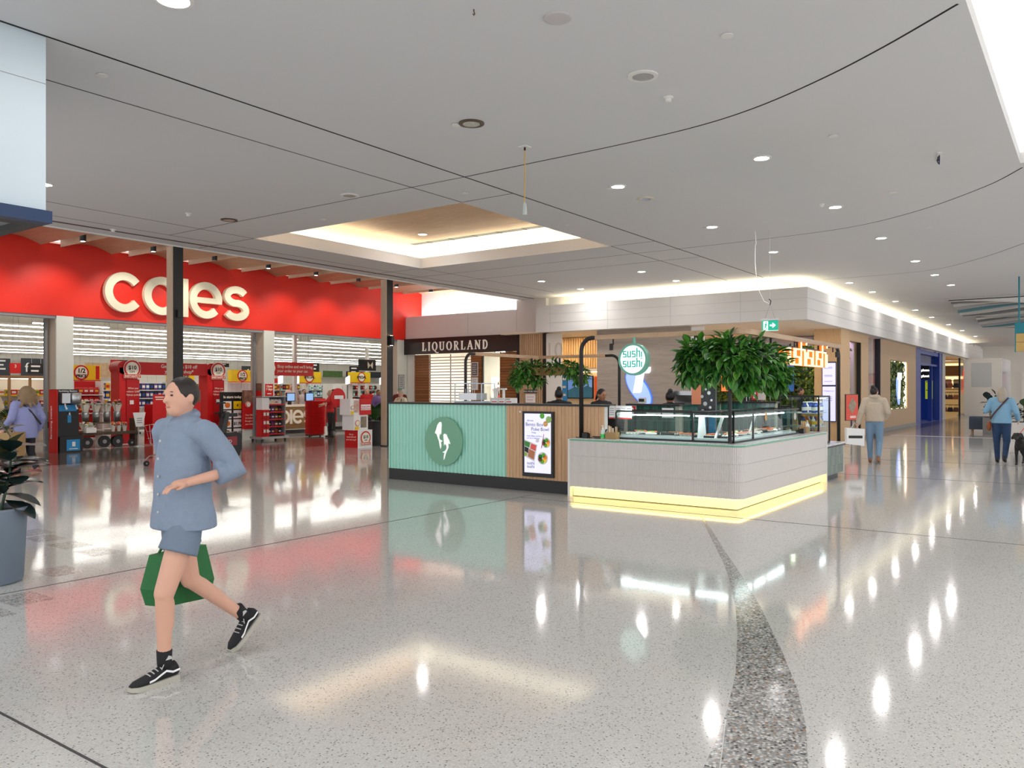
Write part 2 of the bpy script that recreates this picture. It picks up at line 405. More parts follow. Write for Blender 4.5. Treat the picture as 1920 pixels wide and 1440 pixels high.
# ---- supermarket front: red fascia, white piers, portal edge
REDW = mat('red_fascia', (236, 40, 18), .45, noise=.05, scale=2)
rf = MB()
rf.box(2, 24.65, 22.3, 22.6, 3.6, 5.42)
def vault_z(t): return 5.42 + .17 * math.sin(PI * min(max(t, 0), 1)) ** .9
VP, VB = 1.87, 1.36
for k in range(-4, 8):
    x0 = 10.46 + VP * k; n = 8
    pts = [(x0 + VB * i / n, vault_z(i / n) + .02) for i in range(n + 1)]
    rf.poly([(x0, 5.42)] + pts + [(x0 + VB, 5.42)], 22.3, 22.6)
    rf.box(x0 - (VP - VB), x0, 22.3, 22.6, 5.42, 5.5)
wall_red = ST('wall_red', rf, REDW, 'red supermarket fascia wall under the vaulted timber ceiling')
VLT = wood('vault_plywood', (206, 176, 146), (186, 152, 122), .55, axis=1, scale=6, stretch=5)
VDK = mat('vault_recess', (120, 104, 90), .7, noise=.1, scale=6)
vt = T('vaulted_ceiling', 'row of curved plywood vault panels in front of red fascia', 'vaulted ceiling')
for k in range(-4, 8):
    x0 = 10.46 + VP * k; n = 8; b = MB()
    up = [(x0 + VB * i / n, vault_z(i / n)) for i in range(n + 1)]
    b.poly(up + [(x, z + .05) for x, z in reversed(up)], 16.62, 22.3)
    b.build('vault_panel', VLT, vt)
    box('vault_fin', VLT, vt, x0 - .012, x0, 16.62, 22.3, 5.42, 5.66)
    box('slot_backing', VDK, vt, x0 - (VP - VB), x0, 16.62, 22.3, 5.66, 5.7)
LAMPG = glow('spot_lens', (255, 250, 240), 6)
nsp = 0
ORD = ['first', 'second', 'third', 'fourth', 'fifth', 'sixth', 'seventh', 'eighth', 'ninth', 'tenth']
for k in range(-1, 8):
    for j, y in enumerate((18.0, 20.6)):
        x = 10.46 + VP * k - .26
        t = T('ceiling_spotlight', 'black cylinder spotlight in the %s vault slot from the left, %s row' % (ORD[k + 1], ('front', 'rear')[j]), 'spotlight', (x, y, 5.36), 0, 'black cylinder spotlights under the vaults')
        MB().cyl((0, 0, 0), .075, .24, 18).build('housing', BLACK, t, smooth=False)
        MB().cyl((0, 0, .24), .012, .07, 8).build('stem', BLACK, t)
        MB().cyl((0, 0, -.004), .055, .005, 16).build('lens', LAMPG if (k + j) % 3 else STEEL, t)
        if j and k < 7:
            sl_ = bpy.data.lights.new('lamp', 'SPOT'); sl_.energy = 130; sl_.spot_size = math.radians(86); sl_.spot_blend = .8; sl_.shadow_soft_size = .05; sl_.color = (1, .93, .84)
            link('lamp', sl_, t, (0, .06, -.03), rot=(math.radians(38), 0, 0))

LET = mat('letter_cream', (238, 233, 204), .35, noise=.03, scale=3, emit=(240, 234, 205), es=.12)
LSIDE = mat('letter_side', (150, 110, 90), .4, noise=.05, scale=5)
def sweep_strip(b, pts, w, y0, y1):
    """flat band of width w along a polyline in XZ, extruded y0..y1"""
    P_ = [Vector((p[0], 0, p[1])) for p in pts]; rings = []
    for i, p in enumerate(P_):
        d = (P_[min(i + 1, len(P_) - 1)] - P_[max(i - 1, 0)]).normalized(); n = Vector((-d.z, 0, d.x)) * w / 2
        rings.append([(p.x + s * n.x, y, p.z + s * n.z) for s, y in ((1, y0), (-1, y0), (-1, y1), (1, y1))])
    return b.loft(rings)
def arc(cx, cz, r, a0, a1, n=16, rz=None):
    return [(cx + r * math.cos(math.radians(a0 + (a1 - a0) * i / n)), cz + (rz or r) * math.sin(math.radians(a0 + (a1 - a0) * i / n))) for i in range(n + 1)]
def round_word(parent, m, sc, y0, y1, x0=0, z0=0, letters='coles', gap=.03, ms=None):
    """lower-case geometric lettering; unit = x-height 1"""
    w = .2; r = .5 - w / 2; x = x0
    for ch in letters:
        b = MB()
        if ch == 'c': sweep_strip(b, arc(x + .5 * sc, z0 + .5 * sc, r * sc, 38, 322, 30), w * sc, y0, y1); adv = .97
        elif ch == 'o': b.ring(x + .5 * sc, z0 + .5 * sc, (r - w / 2) * sc, (r + w / 2) * sc, y0, y1, 40); adv = 1.0
        elif ch == 'l': b.box(x, x + w * sc, y0, y1, z0, z0 + 1.02 * sc); adv = w
        elif ch == 'e':
            sweep_strip(b, arc(x + .5 * sc, z0 + .5 * sc, r * sc, 0, 318, 32), w * sc, y0, y1)
            b.box(x + .12 * sc, x + .99 * sc, y0 + .003, y1, z0 + .42 * sc, z0 + .57 * sc); adv = 1.0
        elif ch == 's':
            k = .27 - w * .02
            pts = arc(x + .42 * sc, z0 + .69 * sc, .3 * sc, 25, 262, 16, .195 * sc) + arc(x + .42 * sc, z0 + .305 * sc, .32 * sc, 82, -155, 16, .2 * sc)
            sweep_strip(b, pts, w * sc, y0, y1); adv = .86
        b.build('letter_' + ch, m, parent)
        x += (adv + gap) * sc
    return x
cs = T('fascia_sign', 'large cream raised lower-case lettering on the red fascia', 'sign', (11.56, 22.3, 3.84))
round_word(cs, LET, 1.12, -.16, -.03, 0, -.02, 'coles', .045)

PIER = mat('pier_white', (226, 230, 222), .5, noise=.04, scale=3)
PIERB = mat('pier_beige', (206, 190, 172), .6, noise=.05, scale=4)
def pier(name, x0, x1, label):
    p = ST(name, MB().box(x0, x1, 22.3, 23.0, .0, 3.6), PIER, label)
    box('pier_reveal', PIERB, p, x0 - .012, x0 - .001, 22.32, 23.0, 0.05, 3.6)
    box('pier_dado', GREY, p, x0 - .018, x0 - .012, 22.34, 23.0, 0.0, 1.05)
    box('dado_rail', DARKG, p, x0 - .02, x0 - .018, 22.34, 23.0, 0.62, .78)
    return p
pier('wall_pier_a', 10.35, 10.79, 'white pier behind the sanitising station')
pier('wall_pier_b', 16.94, 17.36, 'white pier with red opening hours signs')
pier('wall_pier_c', 23.25, 23.9, 'white end pier next to the liquor shop')
ST('wall_pier_d', MB().box(3.6, 4.0, 22.3, 23, 0, 3.6), PIER)
hb = MB().box(2, 23.3, 22.32, 22.5, 3.52, 3.6)
for x in (10.2, 16.78, 23.1): hb.box(x, x + .06, 22.6, 22.7, 0, 3.52)
hb.box(10.8, 10.84, 22.5, 22.6, 0, 3.52)
ST('trim_1', hb, GREY, 'grey door head and jamb trims of the supermarket entrance')

# ---- black steel columns
CTIM = wood('column_timber', (204, 184, 160), (178, 156, 132), .5, axis=2)
def column(x, y, label):
    t = T('steel_column', label, 'column', (x, y, 0))
    box('column_core', BLACK, t, .02, .265, 0, .225, .03, ZC - .03)
    box('timber_cladding', CTIM, t, 0, .0199, .002, .225, .03, ZC - .03)
    box('base_plate', BLACK, t, -.01, .28, -.02, .24, 0, .03)
    return t
c1 = column(10.17, 16.6, 'dark steel column in front of the big fascia letters')
box('sensor_box', BLACK, c1, .1, .19, -.06, -.0005, 3.25, 3.42)
c2 = column(16.85, 16.6, 'dark steel column beside the mint kiosk with small wall light')
wl = MB().box(.09, .2, -.12, -.0005, 2.92, 3.2).build('wall_light', BLACK, c2)
MB().cyl((.145, -.06, 3.2), .04, .004, 12).build('wall_light_lens', glow('wall_light_glow', (255, 220, 170), 25), wl)
MB().cyl((.145, -.06, 2.915), .04, .004, 12).build('wall_light_lens', MATS['wall_light_glow'], wl)

# ---- supermarket interior shell
IW = mat('store_wall', (238, 234, 226), .6, noise=.03, scale=1)
IC = mat('store_roof_deck', (226, 218, 204), .7, noise=.06, scale=1.5)
ib = MB()
ib.box(0, 62, 50, 50.2, 0, 5.6).box(1.8, 2, 22.3, 50, 0, 5.6).box(61.8, 62, 22.3, 50, 0, 5.6).box(23.9, 62, 22.9, 23.1, 0, 5.6)
ST('wall_store', ib, IW, 'white back and side walls of the supermarket')
ST('ceiling_supermarket', MB().box(1.8, 62, 22.6, 50.2, 5.42, 5.6), IC, 'white roof deck inside the supermarket')
tl = MB()
for x in range(46): tl.box(14 + x * .62, 14.008 + x * .62, 49.99, 50.0, 2.0, 5.3)
for z in range(8): tl.box(14, 43, 49.99, 50, 2 + z * .42, 2.008 + z * .42)
tl.build('tile_joint', LGREY, bpy.data.objects['wall_store'])
LEDS = glow('store_led', (255, 252, 244), 20)
lln = 0
for y, x0, x1 in ((25.8, 11.3, 13.6), (25.8, 14.2, 21.2), (25.8, 21.9, 28), (27.4, 9.5, 30), (29.6, 9.5, 33), (32.6, 10, 36), (36, 12, 40), (40.4, 13, 45), (43.9, 14, 50), (47, 15, 54)):
    lln += 1
    t = T('linear_light', '%s linear light counted back from the supermarket entrance' % ORD[lln - 1], 'linear light', (x0, y, 3.62), 0, 'supermarket linear lights')
    box('diffuser', LEDS, t, 0, x1 - x0, -.03, .03, 0, .025)
    box('light_body', WHITE, t, 0, x1 - x0, -.025, .025, .026, .07)
    for q in range(1, int((x1 - x0) / 4) + 1): box('suspension_wire', GREY, t, q * 4 - 1, q * 4 - .99, -.005, .005, .09, 1.79)
for i, (x, y) in enumerate(((9.9, 26.5), (13.6, 25.2), (16.2, 24.8), (19.3, 25), (24, 27), (21, 31), (26, 33))):
    t = T('air_diffuser', 'white boxed air diffuser ' + ['in the far left opening', 'left of the dark column', 'right of the dark column', 'behind the hours sign pier', 'over the checkouts', 'deep behind the service desk', 'deep near the right column'][i], 'air vent', (x, y, 4.3), 0, 'supermarket air diffusers')
    box('duct_box', IC, t, -.5, .5, -.3, .5, 0, 1.1)
    box('grille', DARKG, t, -.32, .32, -.31, -.3, .08, .34)
for x, y, r in ((14.2, 26, .3),):
    dd = MB().tube([(9, 23.7, 5.0), (23, 23.7, 5.0)], .35, 16).build('air_duct', IC, smooth=True); tag(dd, 'long pale round air duct under supermarket roof', 'air duct')
for x, y, l in ((11.95, 25.5, 'white post behind the first entrance opening'), (20.8, 25.5, 'white post behind the service desk opening'), (27.7, 28.6, 'white post near the checkouts')):
    tag(MB().box(x, x + .14, y, y + .14, 0, 5.42).build('store_post', WHITE), l, 'post')

# ---- liquor shop facade (plane X = 23.7)
lq = MB()
lq.box(23.72, 24.0, 22.1, 22.3, 0, 3.62)
ST('wall_liquor', MB().box(23.8, 24.1, 21.86, 22.28, 0, 3.05).box(28.9, 29, 17.5, 22.85, 0, 3.4).box(24, 28.9, 17.5, 17.6, 0, 3.3).box(24.1, 28.9, 22.8, 22.85, 0, 3.3).box(23.96, 28.9, 17.5, 22.9, 3.3, 3.4), IW, 'pale inner walls of the liquor shop')
SLAT = wood('liquor_slats', (160, 100, 44), (108, 62, 24), .45, axis=1, scale=8, stretch=10)
def slat_wall(name, label, y0, y1, z0, z1):
    t = T(name, label, 'cladding', (23.74, y1, 0), FACE_U)
    box('backing', mat('slat_backing', (60, 36, 18), .7, noise=.1), t, 0, y1 - y0, .03, .05, z0, z1)
    z = z0; i = 0
    while z < z1 - .05:
        box('slat', SLAT, t, 0, y1 - y0, 0 + (i % 2) * .004, .03, z + .006, min(z + .094, z1)); z += .1; i += 1
slat_wall('timber_slats', 'narrow brown slatted cladding left of the roller shutter', 21.1, 21.85, .1, 3.0)
slat_wall('timber_slats', 'brown slatted pier with framed notices beside the shutter', 18.5, 19.0, .1, 3.0)
slat_wall('timber_slats', 'wide brown slatted cladding right of the liquor shop window', 16.85, 17.65, .1, 3.0)
ls = T('shop_sign', 'dark brown fascia sign with pale serif capital lettering', 'sign', (23.68, 22.3, 3.02), FACE_U)
box('sign_panel', mat('sign_brown', (44, 34, 28), .4, noise=.25, scale=5, stretch=(1, 1, 4)), ls, 0, 5.5, -.06, .02, 0, .62)

# ================================================================ SHOPFRONTS
def serif_word(parent, m, word, sc, x, z, y0, y1, gap=.22):
    T_, t_ = .17, .08; s_ = .07
    for ch in word:
        b = MB(); adv = .6
        X = lambda v: x + v * sc
        Z = lambda v: z + v * sc
        def st(px, w=T_, a=0, c=1): b.box(X(px - w / 2), X(px + w / 2), y0, y1, Z(a), Z(c))
        def sf(px, pz, w=.3): b.box(X(px - w / 2), X(px + w / 2), y0 + .001, y1, Z(pz), Z(pz + s_))
        if ch == 'L': st(.15); sf(.15, 0); sf(.15, 1 - s_); b.box(X(.15), X(.58), y0 + .002, y1, Z(0), Z(.08)); b.poly([(X(.5), Z(.08)), (X(.58), Z(.08)), (X(.6), Z(.3))], y0, y1); adv = .62
        elif ch == 'I': st(.15); sf(.15, 0); sf(.15, 1 - s_); adv = .3
        elif ch in 'OQ':
            n = 28; rings = []
            for k in range(n + 1):
                a = 2 * PI * k / n; c_, s2 = math.cos(a), math.sin(a)
                rings.append([(X(.4 + c_ * q), yy, Z(.5 + s2 * w)) for q, w, yy in ((.24, .43, y0), (.4, .51, y0), (.4, .51, y1), (.24, .43, y1))])
            b.loft(rings, True, False); adv = .8
            if ch == 'Q': sweep_strip(b, [(X(.4), Z(.02)), (X(.52), Z(-.12)), (X(.72), Z(-.24)), (X(.95), Z(-.22))], .1 * sc, y0 + .001, y1)
        elif ch == 'U':
            st(.15, T_, .3, 1); st(.62, t_, .3, 1); sf(.15, 1 - s_); sf(.62, 1 - s_, .26)
            sweep_strip(b, [(X(.385 + .235 * math.cos(a)), Z(.3 + .25 * math.sin(a))) for a in [PI + PI * k / 14 for k in range(15)]], .11 * sc, y0 + .001, y1); adv = .76
        elif ch == 'R':
            st(.15); sf(.15, 0); sf(.15, 1 - s_)
            sweep_strip(b, [(X(.2), Z(.96))] + [(X(.34 + .2 * math.cos(a)), Z(.74 + .22 * math.sin(a))) for a in [PI / 2 - PI * k / 12 for k in range(13)]] + [(X(.2), Z(.52))], .1 * sc, y0 + .001, y1)
            sweep_strip(b, [(X(.34), Z(.5)), (X(.62), Z(.0))], .15 * sc, y0 + .002, y1); sf(.64, 0, .22); adv = .74
        elif ch == 'A':
            sweep_strip(b, [(X(.06), Z(0)), (X(.38), Z(1))], .08 * sc, y0, y1); sweep_strip(b, [(X(.36), Z(1)), (X(.68), Z(0))], .16 * sc, y0 + .001, y1)
            b.box(X(.2), X(.54), y0 + .002, y1, Z(.3), Z(.37)); sf(.06, 0, .24); sf(.68, 0, .28); adv = .78
        elif ch == 'N':
            st(.1, t_); st(.64, t_); sweep_strip(b, [(X(.08), Z(1)), (X(.66), Z(0))], .16 * sc, y0 + .001, y1); sf(.1, 0, .26); sf(.08, 1 - s_, .2); sf(.64, 1 - s_, .26); adv = .76
        elif ch == 'D':
            st(.15); sf(.15, 0, .24); sf(.15, 1 - s_, .24)
            sweep_strip(b, [(X(.2), Z(.96))] + [(X(.28 + .34 * math.cos(a)), Z(.5 + .46 * math.sin(a))) for a in [PI / 2 - PI * k / 16 for k in range(17)]] + [(X(.2), Z(.04))], .13 * sc, y0 + .001, y1); adv = .74
        b.build('letter_' + ch.lower(), m, parent)
        x += (adv + gap) * sc
    return x
serif_word(ls, mat('sign_letter_pale', (226, 216, 202), .5, noise=.03, emit=(226, 214, 200), es=.25), 'LIQUORLAND', .335, .98, .12, -.09, -.06, .30)

# roller shutter
sh = T('roller_shutter', 'closed roller shutter of thin pale slats with see-through gaps', 'roller shutter', (23.78, 21.1, 0), FACE_U)
SHM = mat('shutter_slat', (214, 204, 190), .45, noise=.05, scale=10)
for i in range(26):
    box('slat', SHM, sh, 0, 2.08, 0, .02, .06 + i * .112, .06 + i * .112 + .036)
for x in (0, 1.04, 2.05): box('guide_rail', DARKG, sh, x, x + .03, .02, .04, 0, 3.0)
# things glowing behind the shutter: shop lights, shelving
for i, (x, y, w_) in enumerate(((24.9, 19.2, 1.4), (26.3, 19.2, 1.4), (27.6, 19.2, 1.4))):
    t = T('ceiling_panel_light', 'bright ceiling panel light inside the liquor shop', 'panel light', (x, y, 3.22), 0, 'liquor shop panel lights')
    box('diffuser', glow('liquor_panel', (255, 250, 238), 22), t, -.3, .3, -w_ / 2 - .4, w_ / 2 + .6, 0, .02); box('tray', WHITE, t, -.32, .32, -w_ / 2 - .42, w_ / 2 + .62, .021, .06)
SHELFW = mat('shelf_white', (238, 236, 232), .5, noise=.03, scale=10)
PRODC = [mat('pack_red', (204, 26, 30), .4, noise=.1), mat('pack_blue', (32, 74, 160), .4, noise=.1), mat('pack_yellow', (240, 190, 30), .4, noise=.1), mat('pack_green', (52, 140, 66), .4, noise=.1),
         mat('pack_white', (238, 236, 230), .4, noise=.05), mat('pack_brown', (120, 72, 40), .4, noise=.1), mat('pack_purple', (96, 52, 130), .4, noise=.1), mat('pack_teal', (110, 196, 190), .4, noise=.1), mat('pack_orange', (232, 118, 34), .4, noise=.1), mat('pack_black', (34, 32, 36), .4, noise=.1)]
def prod_mesh(kind, c1, c2):
    b = MB()
    if kind == 'box':
        b.box(-.5, .5, -.5, .5, 0, 1).mi(1).box(-.42, .42, -.51, -.5, .3, .72)
    elif kind == 'packet':
        b.loft([[(-.48, -.08, 0), (.48, -.08, 0), (.48, .08, 0), (-.48, .08, 0)], [(-.5, -.4, .3), (.5, -.4, .3), (.5, .4, .3), (-.5, .4, .3)], [(-.5, -.4, .7), (.5, -.4, .7), (.5, .4, .7), (-.5, .4, .7)], [(-.48, -.06, 1), (.48, -.06, 1), (.48, .06, 1), (-.48, .06, 1)]])
        b.mi(1).box(-.34, .34, -.42, -.4, .36, .62)
    else:
        b.lathe([(.01, 0), (.42, 0), (.45, .05), (.45, .6), (.2, .76), (.16, .9)], 10).mi(1).lathe([(.455, .18), (.455, .5)], 10).lathe([(.19, .9), (.19, 1)], 8)
    me = b.mesh(kind); me.materials.append(c1); me.materials.append(c2); return me
PM = {}
def product(kind, c1, c2, loc, dims, label, group, rz=0, name=None):
    key = (kind, c1, c2)
    if key not in PM: PM[key] = prod_mesh(kind, PRODC[c1], PRODC[c2])
    o = link(name or {'box': 'carton', 'packet': 'snack_packet', 'bottle': 'bottle'}[kind], PM[key], None, loc, rz)
    o.scale = dims
    return tag(o, label, {'box': 'carton', 'packet': 'packet', 'bottle': 'bottle'}[kind], group)
def shelving(name, label, loc, rz, w, h, levels, depth=.45, m=SHELFW, backm=None):
    t = T(name, label, 'shelving', loc, rz)
    box('back_panel', backm or m, t, 0, w, depth - .02, depth, .05, h)
    for x in (0, w - .04): box('upright', m, t, x, x + .04, 0, depth - .02, 0, h)
    for z in levels: box('shelf', m, t, .04, w - .04, 0, depth - .02, z, z + .03)
    return t
shelving('wine_shelving', 'tall pale shelving at the back of the liquor shop', (28.4, 21.6, 0), FACE_U, 5.2, 2.2, (.3, .75, 1.2, 1.65), .4)
for r, z in enumerate((.33, .78, 1.23, 1.68)):
    for i in range(13):
        product('bottle', (3, 0, 9, 5)[r], (4, 2, 0, 4)[r], (28.55, 21.3 - i * .36, z + .002), (.11, .11, .34), ['green wine bottle on the liquor shop shelving', 'red bottle on the liquor shop shelving', 'black bottle on the liquor shop shelving', 'brown bottle on the liquor shop shelving'][r], 'liquor shop bottles row %d' % (r + 1))
def notice(name, label, loc, rz, w, h, frame, paper, lines=5, ink=INK, cat='notice'):
    t = T(name, label, cat, loc, rz)
    if frame: box('frame', frame, t, -w / 2 - .03, w / 2 + .03, -.02, 0, -h / 2 - .03, h / 2 + .03)
    box('sheet', paper, t, -w / 2, w / 2, -.026, -.021, -h / 2, h / 2)
    for i in range(lines):
        z = h / 2 - h * (i + 1) / (lines + 1)
        box('print_line', ink, t, -w * .36, w * (.36 - .1 * (i % 2)), -.028, -.0262, z - h * .02, z + h * .02)
    return t
FRW = mat('frame_white', (226, 224, 220), .5, noise=.03)
notice('framed_notice', 'white framed dark trading notice on the slatted pier', (23.73, 18.8, 2.4), FACE_U, .26, .46, FRW, mat('notice_grey', (110, 104, 98), .5, noise=.1), 5, PRINTW)
notice('framed_notice', 'white framed paper notice under the dark one', (23.73, 18.8, 1.86), FACE_U, .26, .42, FRW, PRINTW, 6, GREY)
notice('framed_notice', 'grey framed information notice on the white end pier', (23.44, 22.29, 1.95), 0, .28, .5, GREY, LGREY, 6, DARKG)
wl_ = ST('window_1', MB().box(23.8, 23.82, 17.66, 18.48, .1, 3.0), glass_mat('window_glass', refl=.04), 'liquor shop window pane')
box('window_frame', BLACK, wl_, 23.77, 23.85, 18.46, 18.51, 0, 3.02); box('window_frame', DARKG, wl_, 23.77, 23.85, 17.64, 17.67, 0, 3.02)
tag(MB().box(23.6, 23.7, 16.72, 16.8, 0, 3.6).build('black_mullion', BLACK), 'thin black post between slats and timber battens', 'post')
# timber batten wall
BAT = wood('batten_timber', (206, 172, 134), (178, 142, 104), .5, axis=2)
bt = T('batten_wall', 'vertical pale timber battens with fire hose notice', 'cladding', (23.62, 16.7, 0), FACE_U)
box('backing', mat('batten_backing', (140, 108, 78), .7, noise=.1), bt, 0, 1.0, .04, .06, 0, 3.6)
for i in range(12): box('batten', BAT, bt, .01 + i * .083, .01 + i * .083 + .066, 0, .04, 0, 3.6)
tag(MB().box(23.58, 23.66, 15.55, 15.66, 0, 3.6).build('black_mullion', BLACK), 'black post between battens and shop window', 'post')
nt_ = T('fire_hose_sign', 'small black fire hose reel sign on timber battens', 'sign', (23.62, 16.2, 1.58), FACE_U)
box('plate', BLACK, nt_, -.28, .28, -.01, 0, -.06, .06); text('FIRE HOSE REEL', .085, PRINTW, nt_, 0, -.03, -.012)
notice('fire_hose_notice', 'white fire hose picture notice below the black sign', (23.62, 16.2, 1.33), FACE_U, .42, .3, None, PRINTW, 2, RED)
# window with numeral, warm interior
wpn = T('window_poster', 'white window panel with pale ghosted numeral ten', 'poster', (23.55, 15.5, 0), FACE_U)
box('panel', mat('frosted_panel', (236, 232, 224), .5, noise=.03), wpn, 0, .64, 0, .02, 0, 3.58)
text('10', .75, mat('ghost_print', (214, 204, 190), .6, noise=.05), wpn, .32, 2.75, -.004)
WARM = wood('warm_battens', (230, 190, 132), (206, 160, 100), .55, axis=2)
ST('wall_telco', MB().box(26.0, 26.1, 13.2, 17.4, 0, 3.58).box(26.1, 33, 13.2, 13.3, 0, 3.58).box(33, 33.1, 6.9, 13.3, 0, 3.58).box(24.1, 26, 17.3, 17.4, 0, 3.58).box(24.1, 26.0, 13.2, 13.3, 0, 3.58), mat('warm_wall', (240, 222, 192), .6, noise=.03, scale=2), 'warm cream inner walls of the corner store')
bw = T('batten_feature', 'warm timber battens high on the inner store wall', 'cladding', (25.95, 16.9, 0), FACE_U)
for i in range(34): box('batten', WARM, bw, i * .105, i * .105 + .08, 0, .045, 2.45, 3.58)
sf_ = T('display_shelf', 'long pale wall shelf with light under timber battens', 'shelf', (25.95, 16.9, 2.3), FACE_U)
box('shelf_board', WHITE, sf_, 0, 3.6, -.3, 0, 0, .1); box('shelf_light', glow('shelf_glow', (255, 224, 170), 6), sf_, 0, 3.6, -.1, -.05, -.02, 0)
tv = T('wall_television', 'wall television showing blue sea coast behind the staff', 'television', (25.9, 15.55, 1.73), FACE_U)
box('bezel', BLACK, tv, -.55, .55, 0, .06, -.42, .42)
box('screen', mat('screen_sea', (70, 130, 205), .3, emit=(60, 120, 200), es=.6, noise=.7, scale=3, col2=(190, 210, 225)), tv, -.52, .52, -.005, -.0005, -.39, .39)
MB().poly([(-.52, -.39), (.52, -.39), (.52, -.02), (.3, .06), (.05, -.05), (-.2, .02), (-.52, -.12)], -.008, -.0055).build('coast_picture', mat('screen_coast', (60, 110, 110), .4, emit=(50, 100, 110), es=.45, noise=.6, scale=5, col2=(30, 60, 130)), tv)
po = T('wall_poster', 'orange poster with white and black lettering beside the television', 'poster', (25.94, 14.5, 1.7), FACE_U)
box('sheet', mat('poster_orange', (236, 96, 44), .5, emit=(236, 96, 44), es=.25, noise=.04), po, -.45, .35, 0, .01, -.5, .42)
text('due', .2, PRINTW, po, 0, .12, -.004); text('d flex.', .16, INK, po, .05, -.12, -.004); box('print_line', PRINTW, po, -.1, .2, -.003, -.001, -.26, -.23)
po2 = T('wall_poster', 'narrow blue poster left of the television', 'poster', (25.94, 16.25, 1.7), FACE_U)
box('sheet', mat('poster_blue', (40, 120, 180), .5, emit=(40, 120, 180), es=.3, noise=.05), po2, -.12, .12, 0, .01, -.5, .5)
for z in (-.3, 0, .3): box('print_line', PRINTW, po2, -.08, .06, -.003, -.001, z, z + .08)
# grey timber-look wall with the white T on a blue oval
GW = wood('grey_woodgrain', (172, 160, 148), (148, 136, 124), .55, axis=1, scale=5, stretch=10)
gw = ST('wall_grey_timber', MB().box(23.5, 23.7, 10.2, 13.45, 0, 3.6), GW, 'grey wood-grain feature wall')
tg = T('wall_logo_sign', 'illuminated white letter T over a tilted blue oval on grey wall', 'sign', (23.5, 11.95, 1.7), FACE_U)
rot = math.radians(-52)
def oval(a, b_, n=36, tilt=rot, cx=0, cz=0): return [(cx + a * math.cos(t) * math.cos(tilt) - b_ * math.sin(t) * math.sin(tilt), cz + a * math.cos(t) * math.sin(tilt) + b_ * math.sin(t) * math.cos(tilt)) for t in [2 * PI * k / n for k in range(n)]]
MB().poly(oval(.66, .30, cx=.05, cz=-.02), -.05, -.005).build('oval_edge', glow('oval_edge_blue', (60, 110, 245), 1.2), tg)
MB().poly(oval(.63, .27, cx=.05, cz=-.02), -.06, -.051).build('oval_face', glow('oval_blue', (150, 175, 250), .95), tg)
tw = glow('logo_white', (255, 255, 255), .8)
tb = MB().poly([(-.02, .5), (.02, .66), (.5, .66), (.49, .52), (.44, .46), (.27, .46), (.16, -.12), (.12, -.16), (-.12, -.16), (.0, .46)], -.1, -.061); tb.build('letter_t', tw, tg)
pn = T('standing_poster', 'white standing poster panel with small picture and heavy black print', 'poster', (23.6, 10.17, 0), FACE_U)
box('panel', PRINTW, pn, 0, .42, 0, .04, 0, 3.58); box('picture', mat('poster_night', (30, 36, 70), .5, noise=.7, scale=12, col2=(160, 110, 60)), pn, .06, .15, -.004, 0, 1.85, 2.2)
for i, w_ in enumerate(('Discover', 'solutions', 'made for')): text(w_, .075, INK, pn, .3, 1.98 - i * .13, -.004, bold=.004)

# green wall with wide screen, inside the corner store
GREENS = [mat('leaf_olive', (92, 116, 30), .5, noise=.3, scale=30), mat('leaf_mid', (62, 104, 34), .5, noise=.3, scale=30), mat('leaf_deep', (34, 64, 26), .5, noise=.3, scale=30), mat('leaf_lime', (146, 164, 44), .5, noise=.3, scale=30)]
def leaf_wall(name, parent, w, h, n, seed, size=.11, mats=GREENS, depth=.1, wts=(4, 4, 4, 2)):
    r = random.Random(seed); b = MB(); ks = sum([[i] * q for i, q in enumerate(wts)], [])
    for i in range(n):
        x = r.uniform(0, w); z = r.uniform(0, h); y = -r.uniform(0, depth); s = size * r.uniform(.6, 1.3); a = r.uniform(0, 2 * PI); tl = r.uniform(-.7, .7)
        d = Vector((math.cos(a), -abs(tl) * .6, math.sin(a))); n_ = Vector((-math.sin(a), tl * .4, math.cos(a)))
        p = Vector((x, y, z))
        b.mi(r.choice(ks)); b.add([p, p + d * s * .5 + n_ * s * .28, p + d * s + Vector((0, -.01, 0)), p + d * s * .5 - n_ * s * .28], [(0, 1, 2), (0, 2, 3)])
    o = b.build(name, mats, parent); o['kind'] = 'stuff'; return o
gv = T('green_wall', 'dense vertical garden wall inside the corner store', 'green wall', (30, 13.1, 0), FACE_U)
box('backing', GREENS[2], gv, 0, 6.0, .1, .16, .9, 3.2)
leaf_wall('foliage', gv, 6.0, 2.3, 5200, 5, .16, depth=.14).location = (0, .1, .9)
box('planter_ledge', mat('ledge_stone', (170, 150, 128), .6, noise=.2, scale=8), gv, 0, 6.0, -.3, .1, .6, .9)
vs = T('display_screen', 'wide screen split between orange desert and deep blue sea', 'screen', (29.6, 11.55, 0), FACE_U)
box('bezel', BLACK, vs, 0, 2.75, .0005, .08, 1.55, 2.95)
box('desert_picture', mat('screen_desert', (236, 110, 56), .4, emit=(236, 106, 52), es=.75, noise=.5, scale=2.2, col2=(244, 160, 96)), vs, .02, 1.5, -.005, 0, 1.58, 2.92)
MB().poly([(.05, 2.0), (.6, 2.1), (1.5, 2.35), (1.5, 2.42), (.6, 2.18), (.05, 2.08)], -.008, -.006).build('desert_road', mat('road_grey', (150, 130, 112), .6, noise=.2, scale=9), vs)
box('sea_picture', mat('screen_deep', (26, 70, 130), .4, emit=(24, 66, 130), es=.7, noise=.5, scale=1.6, col2=(40, 96, 160)), vs, 1.5, 2.73, -.005, 0, 1.58, 2.92)
MB().disc(1.38, 1.86, .15, -.02, -.009, 28).build('blue_disc', mat('disc_blue', (20, 90, 200), .4, emit=(20, 90, 200), es=.6, noise=.05), vs)
sd = T('service_counter', 'low counter with orange round stool in the corner store', 'counter', (27.5, 10.4, 0), FACE_U)
